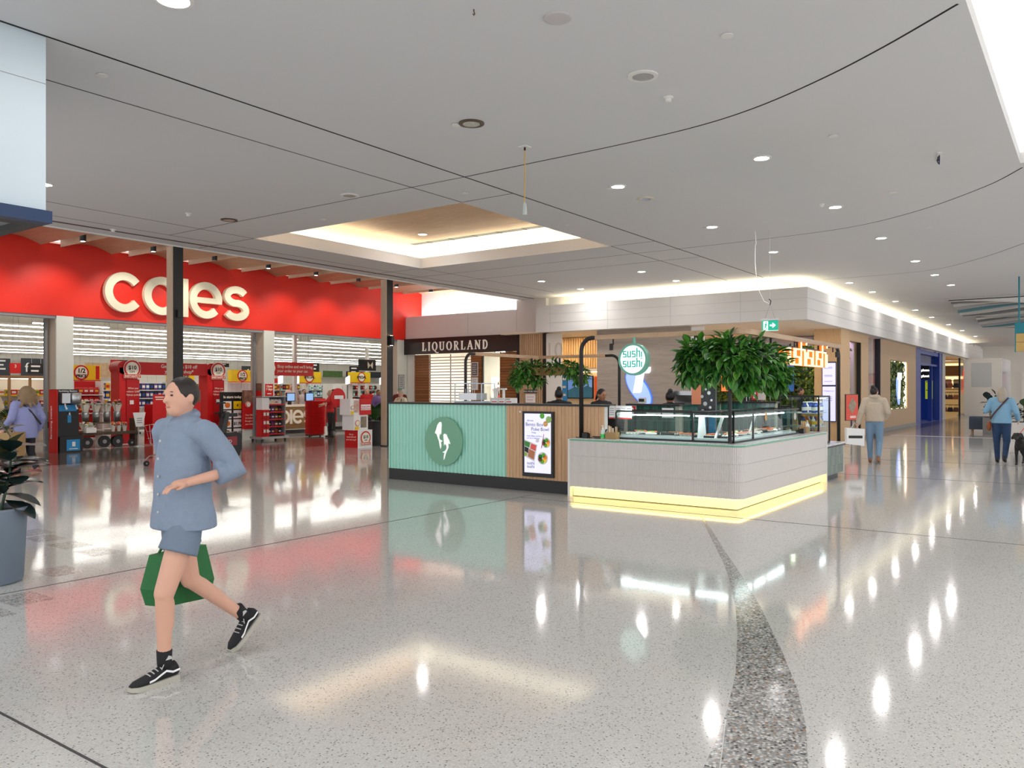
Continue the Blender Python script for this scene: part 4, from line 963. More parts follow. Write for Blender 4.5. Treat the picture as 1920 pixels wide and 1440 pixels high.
MB().poly([(-.07, 0), (.07, 0), (.07, .012), (-.07, .012)], -.05, .06).build('foot', BLACK, tb_); MB().add([(-.1, -.05, .02), (.1, -.05, .02), (.1, .05, .14), (-.1, .05, .14), (-.1, -.035, .015), (.1, -.035, .015), (.1, .065, .135), (-.1, .065, .135)], [(0, 1, 2, 3), (7, 6, 5, 4), (0, 4, 5, 1), (1, 5, 6, 2), (2, 6, 7, 3), (3, 7, 4, 0)]).build('tablet', [DARKG], tb_)
mo = T('pos_monitor', 'black monitor seen from behind next to the display case', 'monitor', (11.2, 6.1, .901), FACE_U)
MB().cyl((0, .05, 0), .07, .015, 16).build('base', BLACK, mo); box('neck', BLACK, mo, -.02, .02, .03, .06, .015, .12); MB().poly([(-.17, .32), (.17, .32), (.15, .1), (-.11, .1)], 0, .03).build('panel', BLACK, mo)

# ---- inner green-tiled screens behind the counters
GT = mat('tile_bottle_green', (22, 84, 72), .15, noise=.3, scale=8, coat=.6); GT2 = mat('tile_bottle_green_pale', (34, 106, 90), .15, noise=.3, scale=8, coat=.6)
def tile_screen(name, label, loc, rz, w, h0, h1, rows, tw=.078, tm=(GT, GT2), grout=(170, 178, 160)):
    t = T(name, label, 'tiled counter', loc, rz)
    box('backing', mat('grout_%d' % grout[0], grout, .7, noise=.05), t, 0, w, 0, .12, h0, h1)
    n = int(w / tw); r = random.Random(4); hh = (h1 - h0) / rows
    me = MB().box(.003, tw - .003, -.008, 0, 0, hh - .006).mesh('tile')
    mes = []
    for m in tm: q = me.copy(); q.materials.append(m); mes.append(q)
    for i in range(n):
        for j in range(rows): link('tile', r.choice(mes), t, (i * tw, 0, h0 + j * hh + .003))
    box('top_cap', BLACK, t, -.02, w + .02, -.03, .15, h1, h1 + .03)
    return t
tile_screen('tiled_screen', 'bottle green tiled screen behind the left display case', (12.1, 6.34, 0), FACE_U, .92, .9, 1.38, 2)
tile_screen('tiled_screen', 'bottle green tiled screen running back from the counter corner', (12.27, 5.42, 0), 0, 1.62, .9, 1.40, 2)
tile_screen('tiled_screen', 'bottle green tiled screen in front of the corner store', (13.95, 5.42, 0), FACE_U, .95, .9, 1.41, 2)
lw = tile_screen('tiled_low_counter', 'low grey-green tiled counter at the far right of the kiosk', (14.93, 3.89, 0), 0, 1.25, .1, .6, 3, .07, (mat('tile_sage', (96, 124, 108), .3, noise=.3, scale=9), mat('tile_sage_dark', (74, 100, 88), .3, noise=.3, scale=9)), (206, 206, 200))
box('counter_slab', CT, lw, -.02, 1.28, -.03, .9, .6301, .66); box('body', DARKG, lw, 0, 1.25, .13, .85, .02, .62); box('plinth', BLACK, lw, .05, 1.0, .05, .8, 0, .1)
# drinks fridge on the low counter
fr = T('drinks_fridge', 'open glass drinks fridge on the low green counter', 'fridge', (14.95, 4.02, .661))
frame_bars(fr, 0, .72, 0, .7, .012, .86, .014, ((0, 0), (.72, 0), (0, .7), (.72, .7)), BLACK)
box('glass_pane', CG, fr, .01, .71, -.003, .003, .02, .85); box('glass_pane', CG, fr, -.003, .003, .01, .69, .02, .85); box('glass_pane', CG, fr, .717, .723, .01, .69, .02, .85)
for z in (.3, .55): box('shelf', LGREY, fr, .02, .7, .05, .68, z, z + .015)
box('top_light', MATS['case_led'], fr, .1, .6, .03, .05, .82, .835); box('base', DARKG, fr, .0, .72, 0, .7, 0, .012)
for zi, (z, c, l) in enumerate(((.565, (1, 1, 1, 4), 'blue'), (.315, (4, 1, 8, 8), 'orange'), (.03, (8, 2, 3, 4), 'yellow'))):
    for i in range(6):
        for j in range(2):
            k = c[(i + j) % 4]
            product('bottle', k, (4, 2, 0)[zi], (15.05 + i * .105, 4.14 + j * .17, .661 + z + .002), (.075, .075, .2), ['blue capped drink can on the top fridge shelf', 'orange juice bottle on the middle fridge shelf', 'mixed soft drink bottle at the fridge bottom'][zi], 'fridge drinks level %d' % (3 - zi))
rw = tile_screen('tiled_screen', 'dark green tiled rear counter near the drinks fridge', (15.9, 6.2, 0), FACE_U, 1.4, .9, 1.3, 2)

# papers, signs on inner screens
pb_ = T('menu_papers', 'row of white menu sheets with red print hung behind counter', 'menu', (11.0, 6.08, 1.2), FACE_U)
for i, x in enumerate((0, .11, .2, .29)):
    box('sheet', PRINTW, pb_, x, x + .1, -.004 - i * .001, 0 - i * .001, 0, .2); box('sheet_band', RED, pb_, x + .002, x + .098, -.0055 - i * .001, -.0045 - i * .001, .0, .02)
    for z in (.06, .09, .12, .15): box('print_line', GREY, pb_, x + .015, x + .085, -.0055 - i * .001, -.0045 - i * .001, z, z + .008)
fx = T('extinguisher_sign', 'red fire extinguisher sign with white bottle symbol', 'sign', (12.085, 6.3, 1.2), FACE_U)
box('plate', PRINTW, fx, 0, .13, -.006, 0, 0, .18); box('red_field', RED, fx, .008, .122, -.008, -.0065, .008, .172); MB().poly([(.045, .01), (.085, .01), (.085, .12), (.07, .15), (.06, .15), (.045, .12)], -.0095, -.0085).build('bottle_symbol', PRINTW, fx)
notice('price_card', 'white card on the left green tiled screen', (12.09, 5.85, 1.27), FACE_U, .26, .06, None, PRINTW, 1, GREY); notice('price_card', 'square white notice on the green tiled screen', (12.09, 5.6, 1.27), FACE_U, .2, .16, None, PRINTW, 2, GREY)
# tall promotional stand on the fridge side
ps = T('menu_stand', 'upright bento poster stand behind the glass fridge', 'poster stand', (14.3, 4.95, 0), FACE_U)
box('foot', BLACK, ps, -.1, .14, -.1, .1, 1.4401, 1.46); box('poster', mat('poster_grey', (218, 212, 206), .5, noise=.04), ps, -.04, .19, .0, .015, 1.46, 2.02); box('red_card', RED, ps, -.05, .05, -.02, -.005, 1.46, 1.72); box('card_top', PRINTW, ps, -.05, .05, -.02, -.005, 1.725, 1.84); box('card_label', PRINTW, ps, -.02, .025, -.0225, -.0205, 1.49, 1.61)
text('Bento Box', .045, TI, ps, .06, 1.92, -.003); text('Poke Bowl', .045, TI, ps, .08, 1.86, -.003)
for z, c in ((1.98, (230, 170, 90)), (1.78, (120, 150, 80)), (1.62, (200, 150, 80)), (1.66, (150, 90, 60))): MB().disc(.08 + (z * 37 % .08), z, .04, -.004, -.001, 14).build('bowl_picture', mat('promo_%d' % c[1], c, .5, noise=.4, scale=60), ps)
pf = T('flower_poster', 'dark poster column with white flowers and blue and peach blocks', 'poster', (11.75, 4.95, 0), FACE_U)
box('board', mat('poster_charcoal', (52, 52, 58), .5, noise=.3, scale=14), pf, 0, .28, 0, .05, .95, 1.75); box('blue_block', mat('poster_azure', (30, 110, 150), .5, noise=.05), pf, 0, .28, -.006, 0, .95, 1.25); box('peach_block', mat('poster_peach', (220, 130, 90), .5, noise=.05), pf, -.1, .05, -.01, -.001, 1.42, 1.72)
for i in range(7): MB().disc((.08, .2, .12, .22, .07, .18, .13)[i], 1.32 + i * .055, (.03, .022, .034, .02, .026, .03, .018)[i], -.012, -.0101, 7).build('flower_picture', PRINTW if i % 2 else LGREY, pf)

# ---- pergola frames
BEAM = wood('beam_oak', (206, 174, 142), (180, 146, 114), .5, axis=0, scale=6, stretch=10)
BEAM2 = wood('beam_oak_y', (206, 174, 142), (180, 146, 114), .5, axis=1, scale=6, stretch=10)
ZB = 2.44
def bend(p, d, r=.2, n=8):
    """quarter bend from vertical post top to horizontal direction d"""
    x, y, z = p
    return [(x + d[0] * r * (1 - math.cos(PI / 2 * i / n)), y + d[1] * r * (1 - math.cos(PI / 2 * i / n)), z - r + r * math.sin(PI / 2 * i / n)) for i in range(n + 1)]
pg = T('pergola_frame', 'black tube and oak pergola frame over the serving counter', 'pergola')
MB().tube([(10.8, 6.46, .905)] + bend((10.8, 6.46, ZB), (0, -1)) + [(10.8, 6.2, ZB)], .032, 12).build('post', BLACK, pg, smooth=True)
box('beam', BEAM2, pg, 10.765, 10.835, 5.15, 6.2, ZB - .035, ZB + .037); box('beam', BEAM2, pg, 10.765, 10.835, 3.98, 5.149, ZB - .035, ZB + .037)
MB().loft([[(10.765 + .15 * (1 - math.cos(t)), 3.98 - .15 * math.sin(t), ZB - .035), (10.835 + .08 * (1 - math.cos(t)), 3.98 - .08 * math.sin(t), ZB - .035), (10.835 + .08 * (1 - math.cos(t)), 3.98 - .08 * math.sin(t), ZB + .037), (10.765 + .15 * (1 - math.cos(t)), 3.98 - .15 * math.sin(t), ZB + .037)] for t in [PI / 2 * i / 6 for i in range(7)]]).build('beam_bend', BEAM, pg)
box('beam', BEAM, pg, 10.916, 13.4, 3.83, 3.9, ZB - .035, ZB + .037); box('beam', BEAM, pg, 13.401, 15.75, 3.83, 3.9, ZB - .035, ZB + .037)
MB().tube([(16.05, 3.95, .67)] + [(q[0], q[1], q[2]) for q in bend((16.05, 3.95, ZB), (-1, 0), .2)] + [(15.75, 3.88, ZB)], .032, 12).build('post', BLACK, pg, smooth=True)
MB().tube([(10.84, 4.1, .905), (10.84, 4.1, ZB - .036)], .028, 10).build('post', BLACK, pg)
for x, y in ((10.8, 5.9), (10.8, 4.6), (13.0, 3.865), (15.3, 3.865)): MB().cyl((x, y, ZB - .12), .012, .085, 8).build('hanger', BLACK, pg)
for x, y in ((10.83, 5.95), (15.6, 3.87)):
    o = MB().cyl((x, y, ZB - .2), .03, .1, 10).build('spot_head', BLACK, pg)
pr = T('pergola_frame', 'rear black tube and oak pergola frame behind mint front', 'pergola')
ZR = 2.42
MB().tube([(13.5, 10.95, 0)] + bend((13.5, 10.95, ZR), (1, 0)) + [(13.8, 10.95, ZR)], .032, 12).build('post', BLACK, pr, smooth=True)
box('beam', BEAM, pr, 13.8, 16.33, 10.915, 10.985, ZR - .035, ZR + .037); box('beam', BEAM2, pr, 16.26, 16.33, 9.1, 10.914, ZR - .035, ZR + .037)
MB().tube([(16.3, 8.75, 0)] + bend((16.3, 8.75, ZR), (0, 1)) + [(16.3, 9.1, ZR)], .032, 12).build('post', BLACK, pr, smooth=True)

# ---- round hanging sign
hs = T('hanging_round_sign', 'round lit hanging sign with teal lettering and mint rim', 'sign', (10.72, 5.51, 2.09), FACE_U)
MINTP = mat('mint_paint', (120, 190, 168), .4, noise=.04)
MB().ring(0, 0, .205, .235, -.05, .06, 48).build('rim', MINTP, hs); MB().disc(0, 0, .206, -.035, .045, 48).build('face', glow('sign_face', (232, 250, 246), .95), hs); MB().cyl((0, 0, .235), .022, .09, 10).build('stem', MINTP, hs)
TEAL = mat('teal_letter', (20, 178, 160), .4, emit=(20, 178, 160), es=.3, noise=.04)
def tech_word(parent, m, x, z, sc, y0, y1, w=.13, word='sushi', name='letter'):
    """squared stroke lettering of the sushi logo"""
    for ch in word:
        b = MB(); B_ = lambda a0, a1, c0, c1: b.box(x + a0 * sc, x + a1 * sc, y0, y1, z + c0 * sc, z + c1 * sc)
        if ch == 's': B_(.0, .62, 1 - w, 1); B_(0, w, .5, 1 - w); B_(0, .62, .5 - w / 2, .5 + w / 2); B_(.62 - w, .62, w, .5 - w / 2); B_(0, .62, 0, w); adv = .78
        elif ch == 'u': B_(0, w, w, 1); B_(0, .5, 0, w); B_(.62 - w, .62, 0, 1); adv = .78
        elif ch == 'h': B_(0, w, 0, 1.45); B_(w, .62, 1 - w, 1); B_(.62 - w, .62, 0, 1 - w); adv = .78
        else: B_(0, w, 0, .85); B_(0, w, 1.25, 1.42); adv = .28
        b.build(name + '_' + ch, m, parent); x += adv * sc
for z in (.03, -.115): tech_word(hs, TEAL, -.165, z, .095, -.041, -.0355, .16)
# ---- lit channel letters hanging under the right beam
lt = T('channel_letter_sign', 'orange-edged lit white channel letters hanging below the beam', 'sign', (12.4, 3.86, 2.03)); lt.scale = (1.36, 1, 1)
NEO = glow('letter_neon', (255, 228, 186), 1.05)
tech_word(lt, NEO, 0, 0, .27, -.03, -.012, .085, 'sushisushi', 'lit_letter')
DBR = glow('letter_can_glow', (255, 120, 36), .9)
tech_word(lt, DBR, 0, 0, .27, -.011, .06, .13, 'sushisushi', 'letter_can')
for x in (.55, 1.95): box('hanger', BLACK, lt, x, x + .03, 0, .04, .36, .375)
box('mount_rail', BLACK, lt, 0, 1.85, .02, .05, .26, .3)
for x in (.6, 1.5): box('hanger', BLACK, lt, x, x + .025, .02, .045, .3, .374)

# ---- hanging planters with trailing leaves
LE = [mat('leaf_bright', (70, 142, 48), .4, noise=.3, scale=20), mat('leaf_edge', (140, 178, 92), .45, noise=.2, scale=20), mat('leaf_dark', (30, 84, 34), .4, noise=.3, scale=20), mat('leaf_edge_dim', (84, 136, 62), .45, noise=.2, scale=20), mat('leaf_fresh', (84, 150, 48), .4, noise=.3, scale=20)]
def leaf_geo(b, p, d, up, L, Wd, mi=0, me_=1, fold=.25, droop=.15):
    """pointed oval leaf with folded midrib and a paler margin"""
    d = d.normalized(); s = d.cross(up)
    s = s.normalized() if s.length > 1e-3 else d.orthogonal().normalized(); n = s.cross(d)
    prof = ((0, .04), (.2, .62), (.45, 1), (.7, .78), (1, 0))
    c = [p + d * L * t - n * L * droop * t * t for t, w in prof]
    for sg in (1, -1):
        ed = [c[i] + s * sg * Wd / 2 * w + n * Wd * fold * w for i, (t, w) in enumerate(prof)]
        md = [c[i].lerp(ed[i], .72) for i in range(5)]
        for i in range(4):
            q1 = [c[i], c[i + 1], md[i + 1], md[i]]; q2 = [md[i], md[i + 1], ed[i + 1], ed[i]]
            if sg < 0: q1.reverse(); q2.reverse()
            b.mi(mi).add(q1, [(0, 1, 2, 3)]); b.mi(me_).add(q2, [(0, 1, 2, 3)])
    return b
LM = []
for mi, me_ in ((0, 1), (2, 3), (4, 4), (2, 2), (0, 3)):
    me = leaf_geo(MB(), Vector((0, 0, 0)), Vector((1, 0, 0)), Vector((0, 0, 1)), 1, .48, mi, me_).mesh('leaf'); [me.materials.append(m) for m in LE]; LM.append(me)
def foliage(t, blobs, nobj, nstuff, L, seed, trail=.0):
    r = random.Random(seed); sb_ = MB(); tot = nobj + nstuff
    for i in range(tot):
        c, rad = blobs[r.randrange(len(blobs))]
        while True:
            v = Vector((r.uniform(-1, 1), r.uniform(-1, 1), r.uniform(-1, 1)))
            if .2 < v.length < 1: break
        k = 1 if i < nobj else r.uniform(.35, .95)
        v = v.normalized() * (r.uniform(.8, 1.05) if i < nobj else k)
        p = Vector(c) + Vector((v.x * rad[0], v.y * rad[1], v.z * rad[2] - (trail * r.random() ** 3)))
        d = Vector((v.x, v.y, v.z * .7 - .2 + r.uniform(-.6, .5))) + Vector((r.uniform(-.5, .5), r.uniform(-.5, .5), 0)); d.normalize()
        ll = L * r.uniform(.65, 1.25)
        if i < nobj:
            o = link('leaf', LM[r.choice((0, 0, 1, 1, 4, 2, 3))], t, p)
            up = Vector((v.x * .4, v.y * .4, 1)); s = up.cross(d); s = s.normalized() if s.length > .01 else d.orthogonal(); n = d.cross(s)
            o.rotation_euler = Matrix((d, s, n)).transposed().to_euler(); o.scale = (ll, ll, ll)
        else: leaf_geo(sb_, p, d, Vector((v.x * .4, v.y * .4, 1)), ll, ll * .55, r.choice((0, 2, 0, 4)), r.choice((3, 2, 1)))
    if nstuff: o = sb_.build('foliage', LE, t); o['kind'] = 'stuff'
hp = T('hanging_planter', 'large lush trailing plant hanging under the front pergola corner', 'plant', (0, 0, 0))
PLB = mat('planter_olive', (150, 122, 70), .5, noise=.1)
box('planter_box', BLACK, hp, 10.7, 10.95, 4.0, 4.75, 1.98, 2.18); box('planter_box', BLACK, hp, 10.951, 12.1, 3.76, 4.02, 1.98, 2.18)
for x, y in ((10.8, 4.5), (11.9, 3.87)): box('hanger_rod', BLACK, hp, x, x + .03, y, y + .03, 2.181, ZB - .036)
foliage(hp, [((10.8, 4.5, 2.16), (.26, .3, .2)), ((10.82, 4.0, 2.12), (.26, .26, .26)), ((10.8, 4.55, 2.12), (.26, .26, .24)), ((10.8, 4.15, 2.1), (.28, .3, .3)), ((11.2, 3.9, 2.1), (.34, .28, .3)), ((11.75, 3.88, 2.06), (.34, .26, .26)), ((12.15, 3.88, 1.96), (.2, .22, .24)), ((10.85, 4.6, 1.98), (.2, .22, .2)), ((11.1, 4.0, 1.86), (.2, .2, .2)), ((11.9, 3.85, 1.88), (.22, .2, .22))], 300, 2000, .17, 21, .1)
hq = T('hanging_planter', 'smaller trailing plant in an olive box under the rear beam', 'plant', (0, 0, 0))
box('planter_box', PLB, hq, 15.72, 16.2, 10.62, 10.9, 1.98, 2.16); box('planter_box', PLB, hq, 15.95, 16.2, 9.98, 10.619, 1.98, 2.16)
box('corner_strip', STEEL, hq, 15.935, 15.949, 10.605, 10.618, 1.97, 2.17)
for x, y in ((15.8, 10.8), (16.08, 10.2)): box('hanger_rod', BLACK, hq, x, x + .03, y, y + .03, 2.161, ZR - .036)
foliage(hq, [((15.55, 10.9, 2.12), (.24, .28, .2)), ((15.9, 10.85, 2.2), (.3, .2, .12)), ((16.1, 10.35, 2.2), (.2, .34, .12)), ((16.05, 9.85, 2.14), (.24, .24, .16)), ((15.45, 10.95, 1.92), (.18, .2, .18)), ((15.9, 10.8, 1.9), (.25, .2, .1)), ((16.1, 9.65, 1.98), (.18, .18, .2))], 170, 900, .14, 33, .1)

# ---- appliances along the mint front
ri = T('tray_rack', 'clear rack with steel trays standing on mint counter', 'rack', (11.15, 9.3, 1.2401), FACE_U)
box('base_tray', mat('rack_plastic', (214, 226, 236), .25, noise=.05), ri, 0, .62, 0, .4, 0, .2)
for x in (.0, .6):
    for y in (0, .38): box('rack_leg', MATS['rack_plastic'], ri, x, x + .015, y, y + .015, .2, .52)
box('rack_shelf', MATS['rack_plastic'], ri, 0, .62, 0, .4, .505, .52); box('steel_pan', STEEL, ri, .06, .46, .05, .35, .22, .34)
for i in range(9): box('pan_wire', STEEL, ri, .1 + i * .04, .105 + i * .04, .04, .046, .34, .42)
mk = T('rice_machine', 'white rice machine with two spouts on the mint counter', 'appliance', (11.15, 8.5, 1.2401), FACE_U)
box('body', WHITE, mk, 0, .3, 0, .3, 0, .26); box('side_arm', WHITE, mk, .301, .4, .05, .25, .06, .08); box('side_arm', WHITE, mk, .301, .4, .05, .25, .24, .26); box('side_arm', WHITE, mk, .38, .4, .05, .25, .0801, .2399)
for x in (.04, .19): box('spout', WHITE, mk, x, x + .03, .1, .14, .2601, .4); box('spout', WHITE, mk, x - .04, x + .07, .1, .14, .4001, .43)
for i in range(3):
    t = T('price_tag_holder', ['white price tag with red print nearest the rice machine', 'white price tag with red print in the middle', 'white price tag with red print near the timber boards'][i], 'price tag', (10.9, 8.28 - i * .15, 1.4151), FACE_U)
    box('card', PRINTW, t, 0, .12, 0, .01, 0, .06); box('print', RED, t, .01, .11, -.002, 0, .02, .035)
cs_ = T('countertop_machine', 'grey steel countertop appliance behind green tiles', 'appliance', (13.2, 5.75, 0))
MB().loft([[(-.2, -.15, .95), (.2, -.15, .95), (.2, .15, .95), (-.2, .15, .95)], [(-.2, -.15, 1.42), (.2, -.15, 1.42), (.2, .15, 1.42), (-.2, .15, 1.42)], [(-.3, -.2, 1.55), (.3, -.2, 1.55), (.3, .2, 1.55), (-.3, .2, 1.55)], [(-.3, -.2, 1.62), (.3, -.2, 1.62), (.3, .2, 1.62), (-.3, .2, 1.62)]]).build('hood', STEEL, cs_)
MB().lathe([(.001, 1.4401), (.05, 1.4401), (.055, 1.5), (.03, 1.56), (.02, 1.58)], 12).build('glass_bulb', mat('bulb_glass', (220, 226, 226), .1, noise=.02), cs_, loc=(.0, -.32, 0)); box('stand', GREY, cs_, -.15, .15, -.1, .15, 0, .949)
dm = T('desk_clock', 'small white digital clock on the green tiled screen', 'clock', (12.4, 6.3, 1.4), FACE_U)
box('case', WHITE, dm, 0, .13, 0, .06, .012, .11); box('display', BLACK, dm, .015, .115, -.004, 0, .04, .09); box('foot', WHITE, dm, .03, .1, .01, .05, 0, .012)
box('clock_post', GREY, dm, .05, .08, .02, .04, -1.4, 0)

# ================================================================ CEILING FITTINGS
LENS = glow('downlight_lens', (255, 250, 244), 40)
def downlight(x, y, z=ZC, power=26, label='lit round downlight flush in the white mall ceiling', group='lit mall downlights', r=.1):
    t = T('downlight', label, 'downlight', (x, y, z), 0, group)
    MB().lathe([(r + .03, -.0005), (r + .03, -.012), (r, -.014), (r - .005, -.003)], 28).build('trim_ring', WHITE, t)
    MB().cyl((0, 0, -.009), r - .006, .006, 24).build('lens', LENS, t)
    if power:
        l = bpy.data.lights.new('lamp', 'AREA'); l.shape = 'DISK'; l.size = r * 1.7; l.energy = power; l.color = (1, .985, .965)
        link('lamp', l, t, (0, 0, -.016))
    return t
LITPOS = [(11.11, 3.75), (11.34, 6.11), (14.85, 3.71), (15.24, 6.13), (18.45, 3.68), (18.85, 6.09), (22.25, 3.65), (19.91, 10.01), (22.17, 10.02), (19.95, 13.3), (25.25, 3.65), (25.65, 6.0), (28.48, 5.95), (28.0, 3.6), (3.77, 6.14)]
WHERE = ['lit downlight over the right arm of the kiosk', 'lit downlight nearest the yellow hanging cord', 'lit downlight right of the exit sign wires', 'lit downlight left of the exit sign wires', 'lit downlight above the white bulkhead corner, second row', 'lit downlight directly above the exit sign', 'lit downlight high right near the second curved gap', 'lit downlight behind the coffer, left of a pair', 'lit downlight behind the coffer, right of a pair', 'single lit downlight left behind the coffer', 'lit downlight near the far curved ceiling gap', 'lit downlight above the right bulkhead cove', 'second lit downlight above the right bulkhead cove', 'far lit downlight before the wavy baffles', 'large lit downlight at the top left of the ceiling']
for (x, y), l in zip(LITPOS, WHERE): downlight(x, y, label=l, r=.13 if x < 4 else .1, power=2 if (x > 22 and y > 9) else 6 if (x > 25 and y > 5) else 26)
for x, y in [(-1, 3.75), (-1, 6.1), (-4.8, 3.75), (-4.8, 6.1), (-1, 10), (2.5, 10), (2.5, 13.3), (6, 13.3), (-1, 13.3), (22.2, 13.3), (32, 5.9), (36, 5.9), (40, 5.9), (45, 5.9), (50, 5.9), (50, 3), (56, 3), (56, 5.9), (50, 0), (62, 3), (66, .5), (66, 4), (40, -3), (50, -3)]:  # added for their light: grid carried on, far ones brighten the end wall
    downlight(x, y, power=8 if y == 5.9 else 26, label='ordinary lit downlight further along the mall ceiling', group='outlying mall downlights')
for x in (-6, -2, 2, 6, 10):  # unseen downlights added overhead to help light the floor
    for y in (-4.5, -1.2): downlight(x, y, 5.5, 26, 'lit downlight in the raised concourse ceiling', 'raised ceiling downlights')
cl = downlight(14.9, 13.45, 5.47, 10, 'lit downlight in the timber coffer soffit', None)
if 'group' in cl: del cl['group']
BRZ = mat('bronze_trim', (110, 92, 78), .4, .5, noise=.2, scale=40); REFL = mat('reflector', (190, 192, 194), .25, .8, noise=.1, scale=30)
def unlit(x, y, m, label, r=.11):
    t = T('downlight', label, 'downlight', (x, y, ZC))
    MB().lathe([(r + .045, -.0005), (r + .045, -.014), (r, -.018), (r - .004, -.001)], 28).build('trim_ring', m, t)
    MB().lathe([(r - .006, -.015), (r * .6, -.006), (r * .5, -.004)], 24).build('reflector', REFL, t)
    MB().cyl((0, 0, -.004), r * .5, .003, 16).build('lamp_glass', LGREY, t)
unlit(7.49, 3.75, WHITE, 'unlit white-rimmed downlight with silver reflector'); unlit(7.62, 6.09, BRZ, 'unlit bronze-rimmed downlight above the yellow cord'); unlit(9.29, 13.27, BRZ, 'unlit bronze-rimmed downlight left of the coffer')
unlit(12.33, 6.13, mat('cream_trim', (220, 214, 190), .5, noise=.05), 'unlit cream-rimmed downlight near the curved gap', .1); unlit(9.28, 9.98, WHITE, 'unlit white downlight between the straight ceiling gaps')
sp = T('ceiling_speaker', 'round pale ceiling speaker grille at the top of the ceiling', 'speaker', (5.89, 3.76, ZC))
MB().lathe([(.12, -.0005), (.12, -.012), (.105, -.016), (.02, -.016)], 32).build('grille', mat('speaker_cloth', (206, 200, 202), .8, noise=.1, scale=200), sp)
for i, (x, y) in enumerate([(7.07, 2.7), (10.66, 2.69), (14.28, 2.67), (10.25, 8.32), (13.4, 8.33), (7.55, 6.27), (4.25, 8.2), (10.29, 11.8), (17.74, 2.67), (11.36, 6.26), (15.26, 6.28), (12.6, 15.3)]):
    t = T('sprinkler_cover', 'small round white sprinkler cover on the mall ceiling', 'sprinkler', (x, y, ZC), 0, 'flush sprinkler covers')
    MB().lathe([(.04, -.0005), (.055, -.004), (.055, -.014), (.01, -.016)], 20).build('cover_plate', WHITE, t); MB().lathe([(.042, -.0006), (.03, -.003)], 16).build('shadow_ring', DARKG, t)
for i, (x, y) in enumerate([(8.2, 3.8), (8.52, 13.39), (8.49, 15.95), (14.48, 3.85), (27.69, 6.2)]):
    t = T('smoke_detector', ['white smoke detector near the silver downlight', 'white smoke detector left of the coffer', 'white smoke detector by the vault edge', 'white smoke detector next to a lit downlight', 'white smoke detector above the right cove'][i], 'smoke detector', (x, y, ZC))
    MB().lathe([(.055, -.0005), (.055, -.018), (.04, -.02)], 20).build('base', WHITE, t); MB().lathe([(.035, -.0201), (.035, -.045), (.022, -.055)], 16).build('sensor_head', WHITE, t)
# yellow cord with white socket
yc = T('hanging_power_cord', 'yellow power cord with white socket hanging from ceiling', 'power cord', (8.77, 6.11, ZC))
box('ceiling_plate', WHITE, yc, -.06, .06, -.06, .06, -.012, -.0005); MB().cyl((0, 0, -.05), .014, .038, 10).build('gland', BLACK, yc)
MB().tube([(0, 0, -.05), (.004, 0, -.4), (-.002, .003, -.74)], .006, 8).build('cord', mat('cord_yellow', (226, 176, 40), .5, noise=.05), yc)
MB().lathe([(.012, -.74), (.022, -.76), (.03, -.86), (.03, -.9), (.012, -.905)], 14).build('socket', mat('socket_white', (206, 214, 210), .4, noise=.05), yc)
hk = MB().tube([(0, 0, -.001), (0, 0, -.02), (.012, 0, -.035), (0, 0, -.05), (-.012, 0, -.042)], .006, 6).build('ceiling_hook', BRZ, loc=(5.35, 4.25, ZC)); tag(hk, 'tiny dark hook screwed into the ceiling near the speaker', 'hook')
wr = T('open_wire_bracket', 'white bracket with loose dark blue wire on the ceiling', 'bracket', (12.45, 1.75, ZC), .2)
box('plate', WHITE, wr, -.22, .22, -.03, .03, -.015, -.0005); box('slot', BLACK, wr, -.05, .2, .0, .02, -.018, -.0151); MB().tube([(-.1, 0, -.015), (-.12, 0, -.08), (-.08, 0, -.13), (-.05, .02, -.09), (-.1, 0, -.06)], .008, 6).build('loose_wire', mat('wire_blue', (40, 44, 90), .5, noise=.05), wr)
# exit sign hung on wires
ex = T('exit_sign', 'green exit sign with running figure and arrow hung on wires', 'exit sign', (16.2, 5.3, 0), FACE_U)
EG = glow('exit_green', (16, 150, 122), .8); EWt = glow('exit_white', (236, 250, 246), 1.0)
box('housing', LGREY, ex, -.17, .17, -.02, .03, 3.03, 3.07); box('panel', EG, ex, -.16, .16, -.012, .008, 2.83, 3.03); box('panel_edge', EWt, ex, -.165, .165, -.006, .006, 2.822, 2.8299)
box('figure_panel', EWt, ex, -.13, -.035, -.0145, -.0125, 2.84, 3.015)
fgp = MB(); fgp.disc(-.075, 2.985, .014, -.017, -.015, 12); o = fgp.build('figure_head', EG, ex)
for nm, p in (('figure_body', [(-.1, 2.9), (-.075, 2.89), (-.06, 2.965), (-.085, 2.97)]), ('figure_leg', [(-.1, 2.9), (-.085, 2.9), (-.1, 2.86), (-.125, 2.85), (-.125, 2.862), (-.11, 2.868)]), ('figure_leg', [(-.09, 2.895), (-.072, 2.89), (-.05, 2.86), (-.06, 2.845), (-.075, 2.87)]), ('figure_arm', [(-.065, 2.96), (-.045, 2.935), (-.05, 2.925), (-.07, 2.945)]), ('figure_arm', [(-.085, 2.965), (-.115, 2.945), (-.11, 2.935), (-.083, 2.95)])): MB().poly(p, -.017, -.015).build(nm, EG, ex)
MB().poly([(0, 2.915), (.07, 2.915), (.045, 2.885), (.07, 2.885), (.12, 2.93), (.07, 2.975), (.045, 2.975), (.07, 2.945), (0, 2.945)], -.0145, -.0125).build('arrow', EWt, ex)
